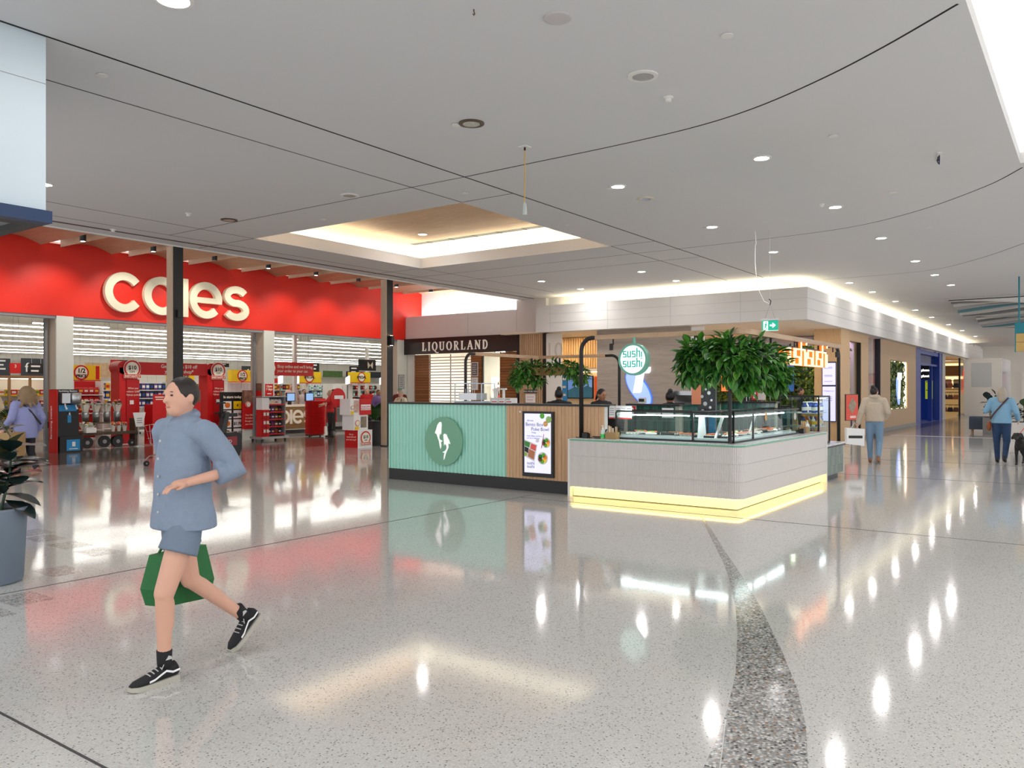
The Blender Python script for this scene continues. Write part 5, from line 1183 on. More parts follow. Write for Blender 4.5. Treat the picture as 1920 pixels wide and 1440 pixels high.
MB().tube([(-.1, 0, 3.07), (0, 0, 3.35), (.1, 0, 3.07)], .004, 5).build('hanging_wire', GREY, ex); MB().tube([(0, 0, 3.35), (0, 0, ZC)], .004, 5).build('hanging_wire', LGREY, ex); MB().tube([(0, 0, 3.36), (-.12, 0, 3.42), (-.25, .0, 3.7), (-.3, 0, 4.2), (-.3, 0, 4.55), (-.28, 0, 4.6), (-.3, 0, ZC)], .006, 6).build('power_flex', PRINTW, ex); MB().tube([(0, 0, 3.34), (.02, 0, 3.42), (-.02, 0, 3.46)], .01, 6).build('wire_clamp', BLACK, ex)
# hanging header box with dark frame, upper left
hb_ = T('hanging_header_box', 'pale blue-white header box hanging from the ceiling with navy frame', 'sign box', (0, 0, 0))
PB = mat('header_pale', (206, 220, 228), .5, noise=.04, scale=2); NV = mat('navy_frame', (34, 58, 96), .45, noise=.1)
box('front_panel', PB, hb_, .3, 3.5, 7.74, 7.8, 3.26, ZC - .002); box('panel_seam', GREY, hb_, .3, 3.5, 7.737, 7.74, 4.42, 4.425); box('side_panel', PB, hb_, 3.44, 3.5, 7.801, 9.8, 3.26, ZC - .002)
box('frame_front', NV, hb_, .2, 3.52, 7.66, 7.8, 3.15, 3.26); box('frame_side', BLACK, hb_, 3.4, 3.52, 7.801, 9.9, 3.15, 3.26); box('soffit_panel', mat('soffit_grey', (150, 156, 164), .35, noise=.05), hb_, .3, 3.4, 7.81, 9.9, 3.2, 3.22); box('soffit_bead', BLACK, hb_, .3, 3.4, 7.801, 7.95, 3.15, 3.199)
# wavy ceiling baffles over the far concourse
def baffles(name, label, u0, u1, n, seed):
    t = T(name, label, 'ceiling baffles', (0, 0, 0)); r = random.Random(seed)
    box('dark_recess', BLACK, t, u0, u1, -4.6, 4.3, ZC - .03, ZC - .001)
    for i in range(n):
        u = u0 + (u1 - u0) * (i + .5) / n; ph = i * .55 + seed; m = (WHITE, GREY, WHITE, LGREY, mat('baffle_teal', (110, 160, 170), .5, noise=.05))[i % 5]
        top = ZC - .03; pts = [(y, top - .14 - .13 * math.sin(y * .9 + ph)) for y in [-4.5 + 8.8 * k / 24 for k in range(25)]]
        bb = MB(); bb.poly([(-4.5, top)] + pts + [(4.3, top)], 0, .3); bb.build('baffle', m, t, (u, 0, 0), PI / 2)
baffles('wavy_baffles', 'nearer set of wavy grey and white ceiling baffles', 32.8, 38.8, 10, 1); baffles('wavy_baffles', 'farther set of wavy grey and white ceiling baffles', 41, 47.2, 10, 2)
ws = T('wayfinding_sign', 'hanging teal and gold wayfinding sign at the right edge', 'sign', (27, 1.87, -.31), FACE_U)
TEA = mat('sign_teal', (16, 130, 146), .45, noise=.05); GLD = mat('sign_gold', (206, 170, 96), .4, noise=.1)
box('header', TEA, ws, 0, 1.5, 0, .12, 3.55, 3.85); box('gold_panel', GLD, ws, .03, 1.5, 0, .12, 3.3, 3.54); box('gold_panel', GLD, ws, .03, 1.5, 0, .12, 3.04, 3.285); box('side_edge', TEA, ws, 0, .029, 0, .12, 3.02, 3.549); box('hanger', TEA, ws, .08, .12, .04, .08, 3.85, ZC + .308)
# far end of the mall
ST('wall_far', MB().box(70, 70.2, -8, 9, 2.9, 6).box(66, 70, 7.0, 7.1, 0, 6).box(75, 75.2, -8, 9, 0, 6).box(69.6, 70.2, 4.1, 4.4, 0, 2.9), IW, 'white far end wall with shop opening')
hd = T('hoarding', 'white vacant shop hoarding with glossy printed end', 'hoarding', (58.2, 6.75, 0), FACE_U)
box('front_sheet', mat('hoarding_white', (226, 220, 214), .5, noise=.05, scale=2), hd, 0, 2.05, 0, .08, 0, 3.58); box('end_sheet', mat('hoarding_gloss', (220, 220, 226), .15, noise=.06), hd, 1.97, 2.05, .081, 6.2, 0, 3.58); box('notice_sheet', LGREY, hd, .4, 1.5, -.01, -.001, 1.8, 3.3)
fs = T('far_shop_front', 'dark lintel shop front with pink sign at the far end', 'shopfront', (69.5, 4.0, 0), FACE_U)
box('lintel', BLACK, fs, 0, 6, 0, .2, 2.75, 2.95); box('pink_sign', mat('sign_pink', (214, 90, 110), .5, noise=.05), fs, .2, 6, .02, .1, 2.1, 2.74); box('post', BLACK, fs, 0, .12, 0, .2, 0, 2.749)
of = shelving('clothes_shelving', 'timber shelving with folded clothes in the far shop', (70.6, 3.7, 0), FACE_U, 5, 2.0, (.3, .8, 1.1, 1.55), .5, wood('shop_oak', (206, 150, 100), (176, 120, 74), .5))
for i in range(10): tag(box('folded_clothes', PRODC[(0, 4, 9, 1, 5)[i % 5]], None, 70.65, 70.95, 3.4 - i * .42 - .25, 3.4 - i * .42, 1.1301, 1.35), ['folded red clothes', 'folded white clothes', 'folded black clothes', 'folded blue clothes', 'folded brown clothes'][i % 5] + ' on the far shop shelving', 'clothes', 'far shop clothes %d' % (i % 5))

# ================================================================ SUPERMARKET ENTRANCE
def wheel(parent, x, y, z, r, w=.04, name='wheel', m=BLACK, axis='y'):
    b = MB().lathe([(r * .3, -w / 2), (r, -w / 2), (r, w / 2), (r * .3, w / 2)], 20)
    o = b.build(name, m, parent, (x, y, z), rot=(PI / 2, 0, 0) if axis == 'y' else (0, PI / 2, 0))
    MB().cyl((0, 0, -w / 2 - .004), r * .35, w + .008, 12).build('hub', GREY, o)
    return o
def roundel(t, x, z, r, y, lines, m_ring=RED):
    MB().disc(x, z, r, y - .02, y, 36).build('roundel_edge', CREAM, t); MB().disc(x, z, r * .95, y - .024, y - .0201, 36).build('roundel_ring', m_ring, t); MB().disc(x, z, r * .76, y - .028, y - .0241, 36).build('roundel_face', CREAM, t)
    if lines == 'off':
        text('$10', r * .62, INK, t, x, z - r * .08, y - .03, bold=r * .012); text('OFF', r * .34, INK, t, x, z - r * .46, y - .03)
        box('instantly_bar', CREAM, t, x - r * .98, x + r * .98, y - .034, y - .029, z - r * 1.05, z - r * .6); box('instantly_bar', RED, t, x - r * .95, x + r * .95, y - .036, y - .0341, z - r * 1.02, z - r * .63); text('INSTANTLY', r * .34, CREAM, t, x, z - r * .95, y - .038, bold=r * .01)
# sanitising station
ss = T('sanitising_station', 'black and red sanitising station with two steel dispensers', 'dispenser stand', (10.12, 21.75, 0))
box('cabinet', BLACK, ss, 0, .56, .04, .4, .06, 1.65); box('plinth_bin', BLACK, ss, .03, .62, -.06, .03, .0, .42); box('side_panel', RED, ss, -.02, -.0005, -.02, .42, 0, 1.64); box('foot', BLACK, ss, 0, .56, .04, .4, 0, .06)
BST = mat('sticker_blue', (38, 150, 214), .4, noise=.05)
box('sticker', BST, ss, .05, .5, .03, .0395, 1.08, 1.24); box('sticker', BST, ss, .27, .36, .03, .0395, .78, .98); box('sticker', BST, ss, .2, .54, -.066, -.0605, .05, .34); box('bin_symbol', PRINTW, ss, .34, .42, -.069, -.0665, .16, .28); box('print_line', PRINTW, ss, .26, .48, -.069, -.0665, .09, .11)
box('dispenser', STEEL, ss, .06, .27, -.12, .0395, 1.29, 1.55); MB().lathe([(.01, 1.24), (.1, 1.26), (.14, 1.32), (.14, 1.54), (.12, 1.56), (.01, 1.56)], 20, (.43, -.06, 0)).build('dispenser', STEEL, ss, smooth=True)
for x in (.16, .43): MB().tube([(x, -.06, 1.28), (x + .01, -.07, 1.2), (x + .04, -.08, 1.13)], [.018, .02, .026], 8).build('paper_towel', PRINTW, ss)
text('Sanitising Station', .07, PRINTW, ss, .28, 1.585, .035); MB().lathe([(.001, .98), (.02, .98), (.02, 1.02), (.006, 1.05)], 10, (.31, .01, 0)).build('pump', PRINTW, ss)
text('Sanitising station', .13, PRINTW, ss, -.024, .35, .25, rot=(PI / 2, -PI / 2, -PI / 2), align='LEFT')
# flower cart
fc = T('flower_cart', 'dark timber flower cart on spoked iron wheels', 'cart', (11.25, 22.75, 0))
DKT = wood('cart_timber', (96, 78, 58), (62, 48, 34), .6, axis=0)
for i in range(3): box('deck_plank', DKT, fc, 0, 1.6, i * .19, i * .19 + .18, .36, .44)
box('upper_shelf', DKT, fc, -.05, 1.45, .57, .82, .66, .7); box('shelf_frame', DKT, fc, -.05, -.0, .57, .82, 0, .66); box('shelf_frame', DKT, fc, 1.4, 1.45, .57, .82, 0, .66); box('drawbar', BLACK, fc, 1.5, 1.72, .05, .12, .33, .4); box('end_post', DKT, fc, 1.62, 1.7, .2, .5, 0, .8)
IRON = mat('cast_iron', (40, 40, 42), .5, .3, noise=.2, scale=20)
for x, r in ((.14, .16), (.62, .17), (1.42, .1)):
    w_ = wheel(fc, x, .02, r + .005, r, .05, 'iron_wheel', IRON)
    for a in range(5): MB().cyl((r * .62 * math.cos(a * 1.257), r * .62 * math.sin(a * 1.257), -.03), r * .17, .004, 10).build('wheel_hole', mat('wheel_gap', (206, 170, 130), .7, noise=.1), w_)
wheel(fc, 1.0, .05, .165, .16, .14, 'rubber_wheel', BLACK)
FLC = [mat('petal_red', (206, 40, 52), .5, noise=.1), mat('petal_yellow', (246, 200, 40), .5, noise=.1), mat('petal_pink', (236, 150, 170), .5, noise=.1), mat('petal_white', (246, 244, 236), .5, noise=.05), mat('petal_orange', (240, 120, 50), .5, noise=.1), mat('stem_green', (58, 110, 44), .5, noise=.2)]
WRAP = mat('clear_wrap', (232, 226, 214), .35, noise=.06)
ZNC = mat('zinc_bucket', (150, 154, 156), .35, .7, noise=.15, scale=20)
def bouquet(loc, label, r, h, cols, seed, bucket=True, group=None):
    rr = random.Random(seed); t = T('bouquet', label, 'flowers', loc, 0, group)
    if bucket: MB().lathe([(.001, 0), (r * .55, 0), (r * .72, .3), (r * .75, .3), (r * .6, .02)], 18).build('bucket', ZNC, t, smooth=True)
    z0 = .24 if bucket else 0
    n = 14; MB().loft([[(r * (.35 if bucket else .55) * math.cos(2 * PI * k / n), r * .4 * math.sin(2 * PI * k / n), z0) for k in range(n)], [(r * (1 + .12 * (k % 2)) * math.cos(2 * PI * k / n), r * (.8 + .1 * (k % 2)) * math.sin(2 * PI * k / n), z0 + h * .62 + .05 * (k % 3)) for k in range(n)]], True, False).build('paper_wrap', WRAP, t)
    for i in range(12):
        a = rr.uniform(0, 2 * PI); q = r * .8 * rr.random() ** .5; c = rr.choice(cols)
        MB().ell((q * math.cos(a), q * math.sin(a), z0 + h * rr.uniform(.68, .95)), (.035, .035, .026), 6).build('flower_head', FLC[c], t)
    lb_ = MB()
    for i in range(16):
        a = rr.uniform(0, 2 * PI); leaf_geo(lb_, Vector((r * .3 * math.cos(a), r * .3 * math.sin(a), z0 + h * .55)), Vector((math.cos(a), math.sin(a), rr.uniform(.2, .9))), Vector((0, 0, 1)), r * 1.0, .05, 0, 0)
    lb_.build('leaf_spray', FLC[5], t)['kind'] = 'stuff'
    box('price_tag', BLACK, t, -.05, .05, -r * .95, -r * .94, z0 + h * .75, z0 + h * .87) if bucket else None
    return t
bl = ['leftmost bouquet of yellow flowers in a zinc bucket', 'wide yellow and white bouquet in zinc bucket on flower cart', 'pink and white bouquet in the middle zinc bucket', 'pink bouquet in the fourth zinc bucket', 'mixed bouquet in the rightmost zinc bucket']
for i in range(5): bouquet((11.36 + i * .31, 23.44, .7002), bl[i], .14, .42, [(1, 5), (1, 3), (2, 3), (2, 3, 1), (2, 5, 4)][i], i + 3)
for i in range(3): bouquet((12.18 + i * .17, 22.88, .4402), ['small wrapped red posy, leftmost of three on the cart deck', 'small wrapped red posy, middle of three on the cart deck', 'small wrapped red posy, rightmost of three on the cart deck'][i], .075, .28, (0, 4), 20 + i, False)
wp = bouquet((11.46, 22.9, .4402), 'white box arrangement of white, yellow and orange flowers', .2, .3, (3, 3, 1, 4), 40, False); box('white_box', PRINTW, wp, -.14, .14, -.22, -.1, 0, .14)
pc = T('price_stand', 'white tapered price card on a slim steel stand', 'price stand', (12.75, 22.5, 0))
MB().poly([(-.19, .98), (.19, .98), (.1, .57), (-.1, .57)], -.01, .01).build('card', PRINTW, pc); MB().cyl((0, .03, .02), .018, .96, 8).build('pole', STEEL, pc); MB().cyl((0, .03, 0), .14, .02, 18).build('base', STEEL, pc)
for z in (.8, .74, .68): box('print_line', GREY, pc, -.08, .08, -.013, -.0105, z, z + .02)
# red promotional arch
ar = T('promotional_arch', 'red promotional arch with two ten dollar off roundels', 'arch', (12.76, 23.6, 0))
for x in (0, 2.95):
    box('pillar', RED, ar, x, x + .56, 0, .5, .02, 2.3); box('pillar_panel', mat('arch_dark_red', (190, 14, 20), .45, noise=.05), ar, x + .2, x + .6, -.03, -.001, .6, 1.95); MB().disc(x + .14, 2.3, .2, 0, .5, 24).build('pillar_cap', RED, ar); box('pillar_foot', PRINTW, ar, x, x + .56, 0, .5, 0, .02)
    for i, s_ in enumerate(('When you', 'redeem 2,000', 'Flybuys points')): text(s_, .075, CREAM, ar, x + .4, 1.66 - i * .1, -.034)
    box('print_card', PRINTW, ar, x + .3, x + .42, -.036, -.0305, 1.2, 1.32)
    roundel(ar, x + .36, 2.27, .27, -.04, 'off')
box('beam', RED, ar, .561, 2.949, .02, .48, 2.1, 2.48); text('Get an extra $10 off', .15, CREAM, ar, 1.95, 2.32, .012, bold=.003); text('your next shop*', .15, CREAM, ar, 1.95, 2.16, .012, bold=.003)
rbx = T('promo_bin', 'red promotional display bin behind the price stand', 'display bin', (13.45, 23.0, 0))
box('bin', RED, rbx, 0, .7, 0, .45, 0, 1.2); MB().poly([(.02, 1.2), (.42, 1.2), (.42, 1.5), (.02, 1.5)], .0, .02).build('header_card', RED, rbx); box('print_line', CREAM, rbx, .08, .36, -.003, -.0005, 1.4, 1.43); box('print_line', CREAM, rbx, .1, .34, -.003, -.0005, 1.33, 1.36); box('white_base', PRINTW, rbx, .02, .68, -.02, -.001, .02, .45)
# in-store-today price board
bd = T('price_board', 'black leaning board of produce pictures and prices', 'price board', (15.82, 23.05, 0))
box('board', BLACK, bd, 0, .88, 0, .06, .02, 1.56); text('In store today', .12, CREAM, bd, .44, 1.36, -.005, bold=.003); box('foot', BLACK, bd, .05, .83, -.06, .2, 0, .02)
pr_ = [('pack_orange', None), ('ticket_yellow', '4'), ('pack_green', None), (None, '$2.90'), ('pack_orange', None), (None, '$1.70'), ('pack_brown', None), (None, '$2.60')]
for i, (p, s_) in enumerate(pr_):
    x = .1 + (i % 2) * .38; z = 1.0 - (i // 2) * .3
    box('price_tile', MATS[p] if p == 'ticket_yellow' else PRINTW, bd, x, x + .3, -.008, -.0005, z, z + .26)
    if p and p != 'ticket_yellow': MB().ell((x + .15, -.009, z + .13), (.1, .006, .09), 8).build('produce_picture', mat(p), bd)
    if s_: text(s_, .13, INK, bd, x + .15, z + .08, -.011, bold=.003)
gs = T('security_gate_sign', 'red click and collect sign on a white security gate', 'sign', (16.45, 22.7, 0))
box('gate_base', PIER, gs, .03, .38, 0, .14, 0, .34); box('panel', RED, gs, 0, .4, -.02, .1, .34, 1.2); box('photo', mat('photo_staff', (170, 120, 96), .5, noise=.6, scale=9, col2=(60, 30, 26)), gs, 0, .4, -.02, .1, 1.2001, 1.62); roundel(gs, .15, 1.15, .1, -.021, '')
for i, s_ in enumerate(('Free Click', '& Collect.', 'Brought to', 'your boot.')): text(s_, .075, CREAM, gs, .2, .78 - i * .1, -.023)
gate2 = T('security_gate_sign', 'red photo sign on a white gate behind the walking man', 'sign', (14.6, 22.9, 0)); box('panel', RED, gate2, 0, .4, 0, .1, .34, 1.25); box('photo', MATS['photo_staff'], gate2, 0, .4, 0, .1, 1.2501, 1.62); box('gate_base', PIER, gate2, .03, .37, 0, .1, 0, .3399)
# confectionery stand
cf_ = T('confectionery_stand', 'two-sided wheeled confectionery stand with red and dark packs', 'display stand', (16.22, 21.45, 0))
box('wheel_base', STEEL, cf_, -.06, 1.0, -.08, .55, .07, .14)
for x in (0, .9):
    for y in (0, .48): MB().cyl((x, y, 0), .035, .07, 10).build('castor', BLACK, cf_)
box('back_frame', GREY, cf_, .28, .92, .4, .45, .14, 1.4); box('side_frame', GREY, cf_, .88, .92, 0, .4, .14, 1.4); box('left_panel', RED, cf_, .0, .27, .0, .3, .14, 1.0); box('left_photo', PRINTW, cf_, .0, .27, .0, .3, 1.001, 1.38); box('top_cap', STEEL, cf_, -.02, .94, -.02, .46, 1.4, 1.43)
for j in range(5): box('shelf', PRINTW, cf_, .28, .879, .02, .399, .2 + j * .235, .215 + j * .235); box('price_strip', RED, cf_, .28, .879, .005, .0195, .195 + j * .235, .235 + j * .235)
for j in range(5):
    for i in range(4): product('packet', (9, 6, 5, 9)[i] if j < 4 else 4, (4, 2, 0, 4)[(i + j) % 4], (16.58 + i * .14, 21.6, .2155 + j * .235), (.12, .1, .17), 'dark confectionery packet on the wheeled stand', 'confectionery packets')
for j in range(3):
    for i in range(2): product('box', 0, 4, (16.28 + i * .12, 21.42, .2 + j * .27), (.1, .05, .24), 'red tall confectionery carton on the stand side', 'confectionery cartons')
os_ = T('opening_hours_sign', 'red open seven days sign on the white pier', 'sign', (17.14, 22.295, 1.63)); box('plate', RED, os_, -.16, .16, -.01, 0, -.2, .2); text('Open', .1, CREAM, os_, 0, .09, -.012, bold=.003); text('7 days', .1, CREAM, os_, 0, -.01, -.012, bold=.003); box('print_line', CREAM, os_, -.08, .08, -.012, -.01, -.14, -.11)
pi_ = T('pier_poster', 'red and photo poster on the side of the white pier', 'poster', (16.91, 22.75, 1.6), FACE_U); box('photo', MATS['photo_staff'], pi_, 0, .36, -.012, 0, 0, .25); box('red_panel', RED, pi_, 0, .36, -.012, 0, -.45, -.001)
# hanging red banner
bn = T('hanging_banner', 'red hanging banner about online shopping over the service desk', 'banner', (18.6, 24.2, 0)); box('panel', RED, bn, 0, 2.05, 0, .03, 2.15, 2.66); text('Shop online and we\'ll bring', .15, CREAM, bn, .36, 2.44, -.004, align='LEFT', bold=.002); text('your order to your car.', .15, CREAM, bn, .36, 2.28, -.004, align='LEFT', bold=.002); MB().disc(.12, 2.42, .16, -.004, -.0005, 28).build('logo_disc', CREAM, bn)
for x in (.3, 1.8): box('hanging_wire', GREY, bn, x, x + .008, .01, .018, 2.66, 5.41)
# service desk
sd_ = T('service_desk', 'timber clad service desk with pale lettering and stone top', 'counter', (19.1, 24.4, 0))
DW = wood('desk_walnut', (152, 116, 72), (110, 80, 46), .5, axis=0)
for i in range(4): box('desk_board', DW, sd_, 0, 2.3, 0, .04, .16 + i * .21, .16 + i * .21 + .208)
box('body', DW, sd_, 0, 2.3, .04, .7, .16, 1.0); box('plinth', DARKG, sd_, .05, 2.25, .06, .6, 0, .16); box('desk_top', CREAM, sd_, -.05, 2.35, -.04, .75, 1.0, 1.07); box('kick_rail', STEEL, sd_, 0, 2.3, -.05, -.03, .14, .17)
round_word(sd_, CREAM, .52, -.03, -.002, -.45, .36, 'coles', .01)
for i, (x, l) in enumerate(((20.0, 'checkout screen on the service desk, left one'), (20.9, 'checkout screen on the service desk, right one'))):
    t = T('till_screen', l, 'screen', (x, 24.75, 1.0701)); box('stand', BLACK, t, -.05, .05, 0, .1, 0, .12); box('screen_case', BLACK, t, -.2, .2, -.03, .03, .1201, .45); box('display', glow('till_display', (140, 180, 230), .8), t, -.17, .17, -.034, -.0305, .15, .42)
# basket stack
bk = T('basket_stack', 'tall stack of red shopping baskets', 'basket stack', (18.7, 22.0, 0))
box('trolley_base', DARKG, bk, .03, .57, .03, .38, .03, .06)
for x in (.06, .54): MB().cyl((x, .2, 0), .03, .03, 8).build('castor', BLACK, bk)
for i in range(24):
    z = .07 + i * .049; MB().loft([[(.04, .03, z), (.56, .03, z), (.56, .37, z), (.04, .37, z)], [(0, 0, z + .045), (.6, 0, z + .045), (.6, .4, z + .045), (0, .4, z + .045)]]).build('basket', RED, bk)
box('handle', DARKG, bk, .1, .5, .18, .22, 1.246, 1.27)
# sign cubes tower
cu = T('sign_cube_tower', 'stack of printed promotional cubes, ten dollar off at bottom', 'sign cubes', (15.92, 16.8, 0))
box('bottom_cube', PRINTW, cu, 0, .56, 0, .52, 0, .5); box('red_face', RED, cu, -.004, -.0005, .0, .52, .0, .5); roundel(cu, .28, .28, .2, -.001, 'off')
for i, s_ in enumerate(('Get an', 'instant $10 off', 'your next shop*')): text(s_, .062, CREAM, cu, -.006, .36 - i * .075, .26, rot=(PI / 2, 0, -PI / 2))
box('middle_cube', PRINTW, cu, -.12, .42, .03, .5, .5002, .93); roundel(cu, .0, .7, .09, .029, ''); box('yellow_tab', YEL, cu, -.08, .06, .022, .0295, .51, .6); box('pack_print', mat('pack_print', (190, 160, 60), .5, noise=.6, scale=14, col2=(60, 90, 140)), cu, .14, .36, .022, .0295, .57, .88)
box('top_cube_left', PRINTW, cu, -.26, .09, .03, .45, .9302, 1.38); box('top_cube_right', RED, cu, .0905, .52, .0, .45, .9302, 1.37); box('bottle_print', mat('bottle_print', (170, 60, 60), .5, noise=.5, scale=20, col2=(236, 230, 210)), cu, -.12, .06, .022, .0295, 1.0, 1.34); box('yellow_tab', YEL, cu, -.24, -.14, .022, .0295, .94, 1.04); roundel(cu, -.19, 1.14, .06, .029, ''); text('Great value', .07, RED, cu, .3, 1.14, -.006); box('white_band', PRINTW, cu, .12, .49, -.004, -.0005, 1.06, 1.22); text('Hands down', .07, RED, cu, .3, 1.075, -.006)
MB().disc(-.3, 1.42, .26, .46, .5, 32).build('round_top', RED, cu); box('white_band', PRINTW, cu, -.45, -.12, .45, .4595, 1.38, 1.48)
# trolley tug
tg_ = T('trolley_tug', 'black and red electric trolley tug with steering column', 'trolley tug', (10.55, 15.95, 0))
MB().poly([(0, .14), (.9, .14), (.95, .3), (.95, .62), (.8, .68), (.05, .6), (0, .5)], 0, .5).build('body', BLACK, tg_); MB().poly([(.0, .36), (.82, .38), (.82, .58), (.05, .56)], -.012, -.0005).build('red_panel', mat('tug_red', (150, 20, 30), .35, noise=.1), tg_); text('Manager XD', .1, PRINTW, tg_, .42, .44, -.016)
MB().loft([[(.5, .15, .62), (.64, .15, .62), (.64, .35, .62), (.5, .35, .62)], [(.66, .18, 1.12), (.76, .18, 1.12), (.76, .32, 1.12), (.66, .32, 1.12)]]).build('steering_column', DARKG, tg_); MB().tube([(.55, .05, 1.1), (.72, .25, 1.14), (.55, .45, 1.1)], .018, 8).build('handlebar', BLACK, tg_); box('control_head', BLACK, tg_, .55, .98, .2, .3, 1.02, 1.1); MB().tube([(.6, .25, 1.08), (.58, .25, 1.32)], .012, 8).build('mast', BLACK, tg_); box('mast_head', BLACK, tg_, .48, .68, .22, .28, 1.32, 1.36)
wheel(tg_, .72, -.02, .13, .13, .05); wheel(tg_, .72, .52, .13, .13, .05); wheel(tg_, .1, .25, .09, .09, .05)
# shopping trolley ahead of the tug
tr = T('shopping_trolley', 'chrome wire shopping trolley with red handle', 'trolley', (9.45, 15.95, 0))
for y in (0, .5):
    MB().tube([(.95, y, 1.0), (.9, y, .3), (.1, y, .22), (.0, y, .14)], .013, 8).build('chassis_tube', CHROME, tr); MB().tube([(.92, y, .98), (.0, y, .88), (.12, y, .48), (.88, y, .44)], .009, 6).build('basket_rim', CHROME, tr)
for i in range(9):
    x = .1 + i * .09
    for y in (0, .5): MB().tube([(x, y, .9 + .01 * i), (x + .04, y, .47)], .004, 5).build('wire', CHROME, tr)
for z in (.6, .75):
    for y in (0, .5): MB().tube([(.05, y, z), (.9, y, z)], .004, 5).build('wire', CHROME, tr)
for i in range(5): MB().tube([(.1, .1 * i + .05, .47), (.88, .1 * i + .05, .45)], .004, 5).build('wire', CHROME, tr)
MB().tube([(.95, 0, 1.0), (.95, .5, 1.0)], .018, 8).build('handle', RED, tr)
for x in (.03, .88):
    for y in (0, .5): wheel(tr, x, y, .065, .06, .03)
box('front_corner', RED, tr, -.02, .02, -.01, .03, .84, .92)

# ---- shelving and goods inside
def fill(x0, y, z, n, dx, kind, cs, dims, label, group):
    for i in range(n): product(kind, cs[i % len(cs)][0], cs[i % len(cs)][1], (x0 + i * dx, y, z), dims, label, group)
shelving('end_display', 'red-backed end display of snack packets under half price sign', (12.85, 26.6, 0), 0, 1.0, 1.92, (.3, .85, 1.15, 1.45), .5, SHELFW, RED)
for j, z in enumerate((.881, 1.181, 1.481)): fill(13.0, 26.78, z, 5, .17, 'packet', ((0, 4), (0, 2), (0, 4)), (.16, .13, .24), 'red snack packet on the half price end display', 'red snack packets')
def topper(name, label, x0, x1, y, z0, z1, s1, s2):
    t = T(name, label, 'sign', (x0, y, z0)); w = x1 - x0; h = z1 - z0
    box('panel', YEL, t, 0, w, 0, .3, 0, h); cx = w * .42 if s2 else w / 2; MB().disc(cx, h / 2, h * .5, -.008, -.0005, 32).build('ring', RED, t); MB().disc(cx, h / 2, h * .4, -.012, -.0085, 32).build('ring_face', CREAM, t)
    if s2: text(s1, h * .42, INK, t, cx, h * .48, -.014, bold=h * .012); text(s2, h * .27, INK, t, cx, h * .18, -.014, bold=h * .012); box('side_red', RED, t, w - .16, w - .04, -.006, -.0005, .02, h - .02)
    else: text(s1, h * .34, INK, t, cx, h * .4, -.014, bold=h * .012)
    box('base_rail', RED, t, 0, w, -.01, .3, -.03, -.0005); box('topper_post', SHELFW, t, w / 2 - .03, w / 2 + .03, .1, .2, -z0, -.031)
    return t
topper('price_topper', 'yellow half price topper left, partly behind the pier', 12.95, 14.05, 27.2, 1.96, 2.45, '1/2', 'PRICE'); topper('price_topper', 'yellow half price topper right of the arch', 18.98, 20.05, 26.9, 1.95, 2.4, '1/2', 'PRICE')
topper('price_topper', 'yellow special topper behind the red banner', 22.9, 24.25, 27.9, 1.94, 2.42, 'SPECIAL', ''); topper('price_topper', 'yellow special topper above the checkout customers', 26.1, 27.25, 27.9, 1.97, 2.45, 'SPECIAL', ''); topper('price_topper', 'yellow special topper behind the dark column', 17.2, 18.2, 28.2, 1.97, 2.4, 'SPECIAL', '')
SHN = [(14.75, 29.2, 1.3, 'white shelving of cereal boxes behind the flower cart'), (16.7, 30.2, 1.7, 'white shelving of blue cartons under the red arch'), (18.6, 30.2, 1.5, 'white shelving behind the dark column'), (20.6, 29.4, 1.3, 'white shelving right of the arch'), (23.6, 31.2, 2.4, 'white shelving of sauce bottles behind the service desk'), (26.2, 31.2, 2.4, 'white shelving of teal bottles behind the checkouts'), (28.8, 31.2, 2.4, 'white shelving at the far right behind the checkouts')]
PALS = [((1, 2), (2, 0), (4, 0), (1, 4)), ((1, 4), (9, 1), (6, 4)), ((9, 0), (5, 3), (3, 0)), ((3, 0), (9, 3), (5, 0)), ((7, 0), (9, 0), (5, 2), (8, 5)), ((7, 4), (4, 7), (1, 4)), ((0, 4), (7, 4), (9, 0))]
for k, ((x, y, w_, l), pal) in enumerate(zip(SHN, PALS)):
    shelving('store_shelving', l, (x, y, 0), 0, w_, 1.95, (.2, .6, .95, 1.28, 1.6), .5)
    for j, z in enumerate((.981, 1.311, 1.631)):
        kd = ('box', 'bottle', 'packet')[(k + j) % 3] if k > 1 else 'box'; n = int((w_ - .15) / .17)
        fill(x + .14, y + .17, z, n, .17, kd, pal[j % len(pal):] + pal[:j % len(pal)], (.14, .14, .25 if kd != 'packet' else .22), 'grocery %s on the %s' % ({'box': 'carton', 'bottle': 'bottle', 'packet': 'packet'}[kd], l), 'goods on shelving %d level %d' % (k + 1, j + 1))
fdg = T('white_fridge', 'white chest fridge cabinet under the right half price topper', 'fridge', (19.0, 26.9, 0)); box('cabinet', SHELFW, fdg, 0, 1.1, .35, .9, 0, 1.9)
for i in range(6): box('ribbed_panel', PRINTW, fdg, .05 + i * .17, .2 + i * .17, .33, .3495, .9, 1.85)
fdg2 = T('white_fridge', 'white upright fridge behind the checkout customers', 'fridge', (25.2, 28.3, 0)); box('cabinet', SHELFW, fdg2, 0, 1.3, 0, .6, 0, 1.9); box('door', PRINTW, fdg2, .05, .63, -.03, -.0005, .1, 1.85); box('door', PRINTW, fdg2, .66, 1.25, -.03, -.0005, .1, 1.85)
